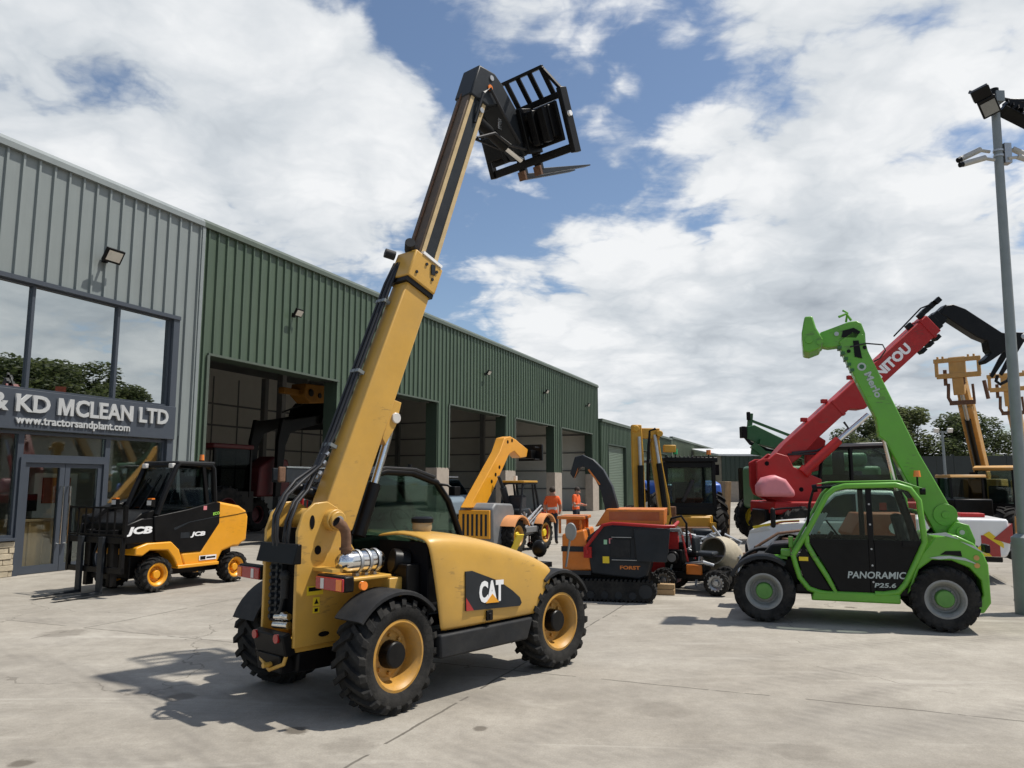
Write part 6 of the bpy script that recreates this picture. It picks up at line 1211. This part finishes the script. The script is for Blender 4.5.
b = MB(); b.prism([(-.24, 1.10), (-.06, 1.37), (.82, 1.37), (.80, 1.12), (.76, 1.12), (.78, 1.34), (-.04, 1.34), (-.20, 1.10)], -.46, .46); b.prism([(-.20, 1.12), (-.06, 1.365), (.815, 1.365), (.79, 1.12)], -.47, -.45); b.prism([(-.20, 1.12), (-.06, 1.365), (.815, 1.365), (.79, 1.12)], .45, .47); b.build('hopper', M_orange, T, bevel=.008)
b = MB(); b.bx(-.02, .74, -.4745, -.4705, 1.20, 1.33); b.build('hopper_panel', paint('red_orange_paint', (.36, .075, .012), .5, var=.15, dirt=.2), T)
b = MB(); b.tube([(-.34, -.60, .70), (-.36, -.60, .80), (-.10, -.60, 1.13), (.05, -.60, 1.16), (.82, -.60, 1.12), (.95, -.52, 1.12), (.98, .40, 1.14)], .026, 10); b.box((-.34, -.57, .72), (.12, .06, .16)); b.build('safety_bar', M_red, T)
b = MB()
cpath = [(.00, 1.12), (-.03, 1.40), (-.10, 1.68), (-.22, 1.92), (-.36, 2.07), (-.50, 2.13)]; rings = []
for i, (x_, z_) in enumerate(cpath):
    p, q = cpath[max(0, i - 1)], cpath[min(len(cpath) - 1, i + 1)]; tx, tz = q[0] - p[0], q[1] - p[1]; l = math.hypot(tx, tz); nx, nz = tz / l, -tx / l; h_ = .105 - .004 * i
    rings.append([(x_ - nx * h_, -.11, z_ - nz * h_), (x_ + nx * h_, -.11, z_ + nz * h_), (x_ + nx * h_, .11, z_ + nz * h_), (x_ - nx * h_, .11, z_ - nz * h_)])
b.loft(rings, closed=True, caps=True); chu = b.build('discharge_chute', M_slate, T, bevel=.012)
b = MB(); b.prism([(-.46, 2.22), (-.60, 2.18), (-.68, 1.92), (-.63, 1.84), (-.53, 2.00), (-.46, 2.03)], -.115, .115); b.build('chute_flap', M_slate, chu, bevel=.01)
b = MB(); b.prism([(-.58, 1.92), (-.62, 1.80), (-.56, 1.94), (-.545, 2.02)], -.123, -.117); b.beam((-.38, -.118, 1.98), (-.20, -.118, 1.74), .008, .025); b.build('chute_stripe', M_orange, chu)
lettering('lettering', 'TR8', M_orange, T, (.52, -.525, 1.02), (1, 0, 0), (0, 0, 1), .055, .16, .003, bold=.03)
lettering('lettering', 'FORST', M_orange, T, (.14, -.525, .475), (1, 0, 0), (0, 0, 1), .055, .30, .003, bold=.04)
b = MB(); b.bx(-.12, -.02, -.527, -.523, .56, .66); b.build('warning_sticker', M_sticker, T)
b = MB(); b.bx(-.10, -.05, -.527, -.523, .84, .91); b.bx(-.02, .03, -.527, -.523, .85, .93, mi=1); b.build('round_sticker', [paint('sticker_green', (.3, .55, .35), .5), M_pink], T)

# ------------------------------------------------------------------ mixer, mower, loose kit between
mxr = thing('cement_mixer', 'cement crusted cream mixer drum tipped towards the yard', 'cement mixer', (3.60, 13.5, 0), R(-128))
ax = Vector((math.cos(R(18)), 0, math.sin(R(18))))
Mx = Matrix.Translation((0, 0, .52)) @ Matrix.Rotation(-R(18), 4, 'Y') @ Matrix.Rotation(-PI / 2, 4, 'Z')
b = MB(); b.lathe([(.13, -.34), (.23, -.32), (.31, -.22), (.335, -.05), (.325, .08), (.27, .24), (.225, .36), (.235, .375), (.215, .375), (.21, .35), (.26, .22), (.31, .06), (.31, -.08), (.20, -.28), (.001, -.30)], 32, M=Mx); dr = b.build('drum', M_drum, mxr, smooth=40)
b = MB()
for y_ in (-.36, .36): b.tube([(.28, y_, .02), (.06, y_, .55), (-.28, y_, .02)], .02)
b.cyl((.06, -.36, .52), (.06, .36, .52), .022); b.bx(-.3, -.1, -.15, .15, .10, .35); b.build('stand', M_steel, mxr)
for y_ in (-.38, .38):
    b = MB(); b.lathe([(.05, -.03), (.14, -.03), (.16, 0), (.14, .03), (.05, .03)], 20, M=Matrix.Translation((-.28, y_, .16))); b.build('wheel', M_rubber, mxr)
rm = thing('ride_on_mower', 'small black ride on machine with bare engine and silver wheel rims beside the cement mixer', 'mower', (3.02, 12.95, 0), R(-28))
T = rm
for x_, y_ in ((.42, -.34), (.42, .34), (-.42, -.36), (-.42, .36)): wheel(T, x_, y_, .20, .20, .18, -1 if y_ < 0 else 1, .115, M_steel, M_steel, lugs=14, lug=.014, lugw=.018, n=24)
b = MB(); b.bx(-.5, .5, -.24, .24, .22, .34); b.bx(-.15, .2, -.26, .26, .34, .46); b.build('chassis', M_black, T, bevel=.02)
b = MB(); b.box((.05, -.26, .38), (.26, .05, .16)); b.build('red_panel', M_orange, T, bevel=.02)
b = MB(); b.box((-.32, 0, .52), (.30, .34, .32)); b.cyl((-.32, -.24, .55), (-.32, -.16, .55), .11, 18); b.box((-.28, .02, .74), (.24, .26, .12)); b.cyl((-.1, -.1, .6), (.1, -.15, .62), .05, 12); b.build('engine', M_black, T, bevel=.025)
b = MB(); b.cyl((-.32, -.252, .55), (-.32, -.24, .55), .07, 16); b.tube([(-.1, -.2, .45), (.2, -.25, .5), (.35, -.2, .45)], .03); b.build('engine_cover', M_steel, T)
b = MB(); b.box((.18, 0, .62), (.34, .36, .07)); b.box((.02, 0, .76), (.07, .34, .26)); b.build('seat', M_slate, T, bevel=.03)
b = MB(); b.tube([(-.06, -.22, .5), (-.14, -.24, .92)], .018); b.tube([(-.06, .22, .5), (-.14, .24, .92)], .018); b.build('lever', M_redlens, T)
rp = thing('upright_frame', 'upright red steel implement with a pale leg between chipper and ride on machine', 'implement', (2.52, 13.1, 0), R(-20))
b = MB(); b.prism([(-.22, .10), (-.22, .62), (-.02, .70), (.06, .96), (.26, .96), (.28, .62), (.14, .5), (.06, .08)], -.05, .05); b.build('plate', M_red, rp, bevel=.01)
b = MB(); b.bx(.02, .30, -.08, .10, .97, 1.01); b.build('top_plate', M_galv, rp); b = MB(); b.tube([(.22, -.07, .60), (.10, -.08, .26), (.02, -.08, .05), (.10, -.08, .01), (.18, -.08, .06), (.18, -.08, .2)], .022); b.build('leg', M_galv, rp)
b = MB(); b.tube([(.10, 0, 1.0), (.16, -.02, 1.18), (.32, 0, 1.22), (.40, 0, 1.1), (.40, 0, .7)], .02); b.build('handle', M_black, rp)
wb_ = tag(MB().bx(-.22, .22, -.08, .08, 0, .09).bx(-.05, .22, -.07, .07, .092, .17).build('timber_block', M_wood, None, bevel=.008, loc=(2.38, 12.62, 0), rot=(0, 0, R(-15))), 'pair of pale timber blocks lying on the concrete before the chipper track', 'timber')
sc_ = thing('scrap_engine', 'heap of grey pipes and an old engine block behind the cement mixer', 'engine', (3.42, 14.6, 0), 0)
b = MB(); b.box((0, 0, .45), (.6, .5, .5)); b.box((.1, -.1, .8), (.35, .3, .25)); b.box((0, 0, .1), (.8, .6, .2)); b.build('block', M_slate, sc_, bevel=.04)
b = MB(); random.seed(9)
for k in range(16):
    a = [random.uniform(-.45, .45), random.uniform(-.4, -.2), random.uniform(.6, .95)]; b.tube([a, [a[0] + random.uniform(-.3, .3), a[1] - .1, a[2] + random.uniform(-.25, .25)], [a[0] + random.uniform(-.4, .4), a[1], a[2] + random.uniform(-.4, .2)]], .022, 6)
b.cyl((-.2, -.3, .7), (-.2, -.22, .7), .12, 16); b.build('pipework', M_steel, sc_)
pl = thing('plant_trailer', 'low flat grey plant trailer deck beside the cement mixer', 'trailer', (4.35, 14.0, 0), R(-8))
b = MB(); b.bx(-.55, .65, -.6, .8, .36, .44); b.bx(-.55, .65, -.64, -.6, .30, .50); b.build('deck', M_galv, pl, bevel=.01)
b = MB(); b.bx(-.5, .6, -.5, .7, .24, .36); b.build('chassis', M_black, pl)
for y_ in (-.5, .6):
    b = MB(); b.lathe([(.08, -.06), (.21, -.07), (.24, -.04), (.24, .04), (.21, .07), (.08, .06)], 22, M=Matrix.Translation((.15, y_, .24))); b.build('wheel', M_rubber, pl)
im = thing('drawbar_implement', 'low dark rusty implement with levers in front of the white pickup nose', 'implement', (5.05, 14.6, 0), R(10))
b = MB(); b.bx(-.5, .6, -.3, .3, .28, .52); b.bx(-.6, .1, -.1, .0, .52, .62); b.build('frame', M_black, im, bevel=.03)
b = MB(); b.box((-.05, -.34, .62), (.2, .2, .3)); b.tube([(-.6, -.1, .6), (-.2, -.2, .85), (.3, -.2, .9), (.7, -.1, .85)], .025); b.tube([(-.9, 0, .45), (-.5, 0, .5)], .03); b.build('linkage', M_rust, im)
for x_ in (-.4, .45):
    b = MB(); b.lathe([(.08, -.07), (.24, -.08), (.28, -.04), (.28, .04), (.24, .08), (.08, .07)], 22, M=Matrix.Translation((x_, -.36, .28))); b.build('wheel', M_rubber, im)
hp = thing('spreader_hopper', 'faded orange red steel hopper seen through the green telehandler cab glass', 'hopper', (5.95, 12.9, 0), R(-8))
b = MB(); b.prism([(-.45, .95), (-.25, 1.28), (.55, 1.28), (.55, .80), (-.3, .80)], -.4, .4); b.build('hopper', paint('faded_red_orange', (.42, .10, .045), .55, var=.1, dirt=.25), hp, bevel=.02)
b = MB()
for x_ in (-.25, .5):
    for y_ in (-.35, .35): b.bx(x_ - .04, x_ + .04, y_ - .04, y_ + .04, 0, .82)
b.build('leg', M_rust, hp)
b = MB(); b.cyl((.22, -.41, 1.05), (.22, -.402, 1.05), .09, 18); b.build('round_label', M_decal, hp)
pl2 = thing('stacked_panels', 'pale timber panels leaning upright beside the end of the blue tractor', 'panels', (6.35, 23.6, 0), R(10))
for k in range(2):
    b = MB(); b.box((k * .14, .1 * k, .95), (.11, .6, 1.75), rot=Matrix.Rotation(R(4), 3, 'Y')); b.build('panel', M_wood, pl2, bevel=.006)

# ------------------------------------------------------------------ lamp post at the near edge of the yard
PX, PY = 7.02, 10.75
M_galvpale = paint('weathered_white', (.42, .41, .38), .5, var=.12, dirt=.3)
M_lens = paint('grey_lens', (.20, .20, .19), .3, var=.1, coat=.3)
lp = thing('lamp_post', 'tall grey steel lamp post with floodlights and cameras in front of the white pickup', 'lamp post', (PX, PY, 0), 0)
lp.rotation_euler = (0, R(1.0), 0)
b = MB(); b.tube([(0, 0, 0), (0, 0, 1.02)], .165, 24, r1=.16); b.tube([(0, 0, 1.02), (0, 0, 1.07)], .16, 24, r1=.10); b.build('post_base', M_galv, lp, smooth=40)
b = MB(); b.tube([(0, 0, 1.07), (0, 0, 7.46)], .078, 24, r1=.056); po = b.build('pole', M_galv, lp, smooth=40)
b = MB(); b.bx(-.07, .07, -.172, -.155, .42, .82); b.build('service_hatch', M_grey, lp, bevel=.01)
for z_ in (.16, .92): b = MB(); b.tube([(0, 0, z_), (0, 0, z_ + .025)], .170, 24); b.build('base_band', M_galv, lp)
b = MB(); b.cyl((-.36, .02, 7.52), (.40, -.02, 7.34), .026, 10); b.cyl((0, 0, 7.34), (0, 0, 7.56), .06, 16); b.bx(-.02, .10, -.08, .08, 7.34, 7.50, mi=1); b.build('crossbar', [M_black, M_galv], lp)
for s_, rx, ry, tx in ((-.24, 34, 62, 'a'), (.30, -20, -62, 'b')):
    rot = Matrix.Rotation(R(rx), 3, 'X') @ Matrix.Rotation(R(ry) if s_ < 0 else R(ry), 3, 'Y') @ Matrix.Identity(3)
    if s_ < 0: rot = Matrix.Rotation(R(-20), 3, 'Z') @ Matrix.Rotation(R(38), 3, 'X') @ Matrix.Rotation(R(-24), 3, 'Y'); c = Vector((-.17, -.12, 7.22)); up = rot @ Vector((0, 0, 1))
    else: rot = Matrix.Rotation(R(28), 3, 'Y') @ Matrix.Rotation(R(-35), 3, 'X'); c = Vector((.34, .05, 7.16))
    b = MB()
    if s_ < 0:
        b.box(c, (.24, .06, .28), rot=rot); b.box(c + rot @ Vector((-.02, .05, .22)), (.24, .11, .18), rot=rot); o = b.build('floodlight', M_black, lp, bevel=.015)
        b = MB(); b.box(c + rot @ Vector((0, -.035, -.01)), (.19, .008, .20), rot=rot); b.build('lens', M_lens, o)
    else:
        b.box(c, (.50, .18, .12), rot=rot)
        for k in range(7): b.box(c + rot @ Vector((-.24 + .08 * k, -.12, 0)), (.02, .05, .13), rot=rot)
        b.box(c + Vector((-.02, 0, .16)), (.26, .18, .16)); o = b.build('floodlight', M_black, lp, bevel=.012)
        b = MB(); b.box(c + rot @ Vector((0, .0, -.064)), (.42, .14, .008), rot=rot); b.build('lens', M_black, o)
b = MB()
for z_ in (6.50, 6.58): b.tube([(0, 0, z_), (0, 0, z_ + .03)], .070, 20)
b.bx(.06, .16, -.06, .06, 6.40, 6.70); b.build('camera_clamp', M_steel, lp)
for s_, dz, ln in ((-1, .04, .40), (-1, -.13, .44), (1, .06, .38), (1, -.10, .36)):
    y_ = -.06 if dz < 0 else .04; a = Vector((s_ * .10, y_, 6.56 + dz)); c = Vector((s_ * .24, y_, 6.58 + dz)); e_ = Vector((s_ * (.24 + ln * .8), y_ - .04, 6.52 + dz - .10 * (1 if dz > 0 else .5)))
    b = MB(); b.tube([a, c], .024, 8); b.tube([c + Vector((0, 0, .01)), e_], .042, 12); o = b.build('security_camera', M_galvpale, lp)
    d = (e_ - c).normalized(); b = MB(); b.tube([e_ - d * .02, e_ + d * .05], .038, 12); b.build('lens_hood', M_black, o)

# ------------------------------------------------------------------ distant light mast, fence, trees, houses to the side
dm = thing('light_mast', 'thin distant floodlight mast with two pale lamps in front of the trees', 'light mast', (26.3, 47, 0), 0)
b = MB(); b.tube([(0, 0, 0), (0, 0, 4.9)], .10, 10, r1=.07); b.build('pole', M_galv, dm)
b = MB(); b.bx(-.5, .5, -.04, .04, 4.86, 4.94); b.build('crossarm', M_galv, dm)
for x_ in (-.42, .42):
    b = MB(); b.box((x_, -.1, 5.0), (.32, .14, .26), rot=Matrix.Rotation(R(25), 3, 'X')); b.build('floodlight', M_whitelens, dm, bevel=.02)
fe = thing('yard_fence', 'dark boarded yard fence running below the trees', 'fence', (22, 50, 0), R(-12))
b = MB()
for k in range(36):
    b.bx(k * 1.0 + .01, k * 1.0 + .99, -.02, .02, .1, 3.5)
b.build('boarding', M_board, fe)
for k in range(13): b = MB(); b.bx(k * 3 - .06, k * 3 + .06, .03, .15, 0, 3.6); b.build('post', M_board, fe)

def tree_mesh(seed, h, spread, leaf, n, mat):
    rnd = random.Random(seed)
    tb = MB(); th = h * .32; top = Vector((rnd.uniform(-.3, .3), rnd.uniform(-.3, .3), h * .62))
    tb.tube([(0, 0, -.1), (.03, 0, th * .5), top * .6, top], h * .030, 9, r1=h * .008)
    cl = []
    for k in range(13):
        a = rnd.uniform(0, 2 * PI); z = h * rnd.uniform(.30, .88); rr = spread * (1 - .55 * abs(z / h - .52) / .45) * rnd.uniform(.45, 1.0)
        c = Vector((rr * math.cos(a), rr * math.sin(a), z)); s = spread * rnd.uniform(.26, .50); cl.append((c, s))
        st = Vector((0, 0, min(th, z * .6))); tb.tube([st, st.lerp(c, .5) + Vector((0, 0, .15 * h * .2)), c], h * .010, 6, r1=h * .003)
    cl.append((Vector((0, 0, h * .86)), spread * .42)); cl.append((Vector((0, 0, h * .6)), spread * .55))
    lb = MB(); tot = sum(s ** 2 for _, s in cl)
    for c, s in cl:
        m = int(n * s ** 2 / tot)
        for _ in range(m):
            d = Vector((rnd.gauss(0, 1), rnd.gauss(0, 1), rnd.gauss(0, 1))).normalized() * s * (rnd.uniform(.25, 1.08) ** .6); d.z *= .75
            p = c + d; q = Matrix.Rotation(rnd.uniform(0, 6.28), 3, 'Z') @ Matrix.Rotation(rnd.uniform(-1.2, 1.2), 3, 'X'); w = leaf * rnd.uniform(.6, 1.4)
            lb.add([p + q @ Vector(v) for v in ((-w, 0, 0), (-.2 * w, -.55 * w, .1 * w), (w, 0, 0), (.1 * w, .5 * w, -.1 * w))], [(0, 1, 2, 3)])
    return tb, lb, mat
protos = []
tree_defs = []
def tree(proto, loc, rz, sc, label, kind='broadleaf_tree', first=None):
    t = thing(kind, label, 'tree', loc, rz, 'trees mirrored in the office windows' if 'reflected' in label else 'trees beyond the yard fence'); t.scale = (sc, sc, sc)
    if len(protos) <= proto or protos[proto] is None:
        tb, lb, m = tree_mesh(*tree_params[proto]); a = tb.build('trunk', M_bark, t); c = lb.build('crown', m, t, smooth=0, fix=False)
        while len(protos) <= proto: protos.append(None)
        protos[proto] = (a, c)
    else:
        for o in protos[proto]: n_ = o.copy(); C.objects.link(n_); n_.parent = t
    return t
tree_params = [(1, 9, 3.6, .15, 13000, M_leaf[0]), (2, 9, 3.2, .15, 12000, M_leaf[1]), (3, 9, 4.0, .15, 14000, M_leaf[2])]
for pr, x_, y_, sc, lab in ((0, 27.6, 64, .72, 'round crowned tree above the fence, first beyond the green boom'), (2, 31.2, 66, .86, 'dark broad tree beyond the fence between green boom and light mast'),
                            (1, 35.0, 67, .98, 'tallest tree beyond the fence, behind the thin light mast'), (2, 38.8, 65, .88, 'dark tree beyond the fence behind the ochre carriage'),
                            (0, 25.6, 66, .60, 'smallest tree above the red telehandler cab')):
    tree(pr, (x_, y_, 0), pr * 1.3 + x_, sc, lab)
for i, (pr, x_, y_, sc) in enumerate(((0, 62, 26, 1.60), (2, 60, 18, 1.47), (1, 64, 10, 1.60), (2, 61, 2, 1.51), (0, 63, 34, 1.64), (1, 66, 42, 1.51), (2, 67, -8, 1.51), (0, 66, 50, 1.34), (1, 70, 22, 1.86), (2, 71, 31, 1.78), (0, 69, 14, 1.8), (2, 68, 26.5, 1.75), (1, 69, 36, 1.78), (0, 70, 40, 1.8), (2, 70, 6, 1.75))):
    tree(pr, (x_, y_, 0), i * 1.7, sc, 'tall leafy tree reflected in the mirrored upper office windows')
def house(loc, rz, w, d, h, label):
    t = thing('tiled_house', label, 'house', loc, rz, 'red roofed houses across the road')
    b = MB(); b.bx(-w / 2, w / 2, -d / 2, d / 2, 0, h); b.prism([(-d / 2, h), (0, h + d * .38), (d / 2, h)], -w / 2, w / 2, 'x'); b.build('wall', M_render, t)
    b = MB(); b.prism([(-d / 2 - .4, h - .3), (0, h + d * .40), (d / 2 + .4, h - .3), (d / 2 + .4, h - .12), (0, h + d * .40 + .2), (-d / 2 - .4, h - .12)], -w / 2 - .3, w / 2 + .3, 'x'); b.build('roof', M_terracotta, t)
    for x_ in (-w / 4, w / 4):
        for s_ in (-1, 1): b = MB(); b.bx(x_ - .6, x_ + .6, s_ * d / 2 - .03, s_ * d / 2 + .03, 1.1, 2.3); f = b.build('window', M_white, t); b = MB(); b.bx(x_ - .52, x_ + .52, s_ * (d / 2 + .035) - .004, s_ * (d / 2 + .035) + .004, 1.18, 2.22); b.build('pane', M_gldark, f)
    b = MB(); b.bx(-.4, .4, -.3, .3, h + d * .3, h + d * .55); b.build('chimney', M_terracotta, t)
house((49, 13.5, 0), R(80), 9, 8, 6.4, 'cream house with terracotta roof reflected in the office windows')
house((50, 31, 0), R(100), 8, 8, 6.0, 'cream house with terracotta roof reflected in the office windows')

# ------------------------------------------------------------------ people
JN = {'pelvis': (0, 0, .93), 'belly': (0, .01, 1.08), 'chest': (0, 0, 1.28), 'neck': (0, .0, 1.43), 'head0': (0, -.015, 1.52), 'head1': (0, -.02, 1.62),
      'shl': (-.17, 0, 1.37), 'ell': (-.24, -.03, 1.10), 'wrl': (-.20, -.17, .92), 'hal': (-.18, -.23, .88), 'shr': (.17, 0, 1.37), 'elr': (.25, -.02, 1.10), 'wrr': (.22, -.15, .92), 'har': (.20, -.21, .88),
      'hil': (-.09, 0, .88), 'knl': (-.10, -.03, .49), 'anl': (-.11, .03, .09), 'tol': (-.13, -.12, .04), 'hir': (.09, 0, .88), 'knr': (.11, -.01, .49), 'anr': (.13, .03, .09), 'tor': (.16, -.11, .04)}
RD = {'pelvis': .135, 'belly': .13, 'chest': .15, 'neck': .058, 'head0': .088, 'head1': .085, 'shl': .072, 'ell': .052, 'wrl': .036, 'hal': .04, 'shr': .072, 'elr': .052, 'wrr': .036, 'har': .04,
      'hil': .098, 'knl': .066, 'anl': .048, 'tol': .045, 'hir': .098, 'knr': .066, 'anr': .048, 'tor': .045}
ED = [('pelvis', 'belly'), ('belly', 'chest'), ('chest', 'neck'), ('neck', 'head0'), ('head0', 'head1'), ('chest', 'shl'), ('shl', 'ell'), ('ell', 'wrl'), ('wrl', 'hal'), ('chest', 'shr'), ('shr', 'elr'), ('elr', 'wrr'), ('wrr', 'har'),
      ('pelvis', 'hil'), ('hil', 'knl'), ('knl', 'anl'), ('anl', 'tol'), ('pelvis', 'hir'), ('hir', 'knr'), ('knr', 'anr'), ('anr', 'tor')]
def make_person(label, loc, rz, moves, sleeve, scale=1.0):
    J = dict(JN); J.update(moves); ks = list(J); me = bpy.data.meshes.new('body_rig'); me.from_pydata([J[k] for k in ks], [(ks.index(a), ks.index(b_)) for a, b_ in ED], [])
    o = bpy.data.objects.new('body_rig', me); C.objects.link(o); o.modifiers.new('skin', 'SKIN'); ss = o.modifiers.new('sub', 'SUBSURF'); ss.levels = 2; ss.render_levels = 2
    bm = bmesh.new(); bm.from_mesh(me); ly = bm.verts.layers.skin.verify(); bm.verts.ensure_lookup_table()
    for i, k in enumerate(ks): r = RD[k]; bm.verts[i][ly].radius = (r * (1.15 if k in ('chest', 'belly', 'pelvis') else 1), r * (.85 if k in ('chest', 'belly', 'pelvis') else 1)); bm.verts[i][ly].use_root = (k == 'pelvis')
    bm.to_mesh(me); bm.free(); dg = bpy.context.evaluated_depsgraph_get(); dg.update()
    nm = bpy.data.meshes.new_from_object(o.evaluated_get(dg)); bpy.data.objects.remove(o); bpy.data.meshes.remove(me); nm.name = 'person'
    nm.materials.clear()
    for m in (M_skin, M_hiviz, M_navy, M_boot, M_band): nm.materials.append(m)
    hands = [Vector(J[k]) for k in ('wrl', 'wrr', 'hal', 'har')]; els = [Vector(J[k]) for k in ('ell', 'elr')]
    for p in nm.polygons:
        c = p.center; dh = min((c - h).length for h in hands); de = min((c - e_).length for e_ in els); mi = 1
        if c.z > 1.435: mi = 0
        elif dh < .115 or (not sleeve and de < .09): mi = 0
        elif c.z < .12: mi = 3
        elif c.z < .93 and abs(c.x) < .24 and dh > .12: mi = 2
        elif abs(c.z - 1.05) < .022: mi = 4
        p.material_index = mi
    nm.shade_smooth(); q = bpy.data.objects.new('person', nm); C.objects.link(q); q.location = loc; q.rotation_euler = (0, 0, rz); q.scale = (scale,) * 3
    tag(q, label, 'person')
    h0, h1 = Vector(J['head0']), Vector(J['head1']); ctr = h0.lerp(h1, .72)
    b = MB(); b.ball(ctr + Vector((0, .022, .022)), .098, n=18, sc=(.95, 1.0, 1.0)); h = b.build('hair', M_hair, q)
    b = MB(); b.ball(ctr + Vector((0, -.092, -.02)), .016, n=8, sc=(.8, 1.3, 1.3)); b.ball(ctr + Vector((-.086, .0, -.01)), .022, n=8, sc=(.4, .8, 1.2)); b.ball(ctr + Vector((.086, .0, -.01)), .022, n=8, sc=(.4, .8, 1.2)); b.build('face', M_skin, q)
    return q
make_person('man in orange high visibility top and dark trousers with his back turned to the camera', (1.19, 22.9, 0), R(172), {}, False, .98)
make_person('man in orange high visibility vest leaning by the workshop bay, farther than the other man', (2.16, 26.2, 0), R(60), {'head1': (0, -.07, 1.60), 'head0': (0, -.05, 1.52), 'wrl': (-.18, -.26, 1.08), 'hal': (-.14, -.33, 1.10), 'wrr': (.16, -.28, 1.06), 'har': (.12, -.34, 1.07)}, False, .98)
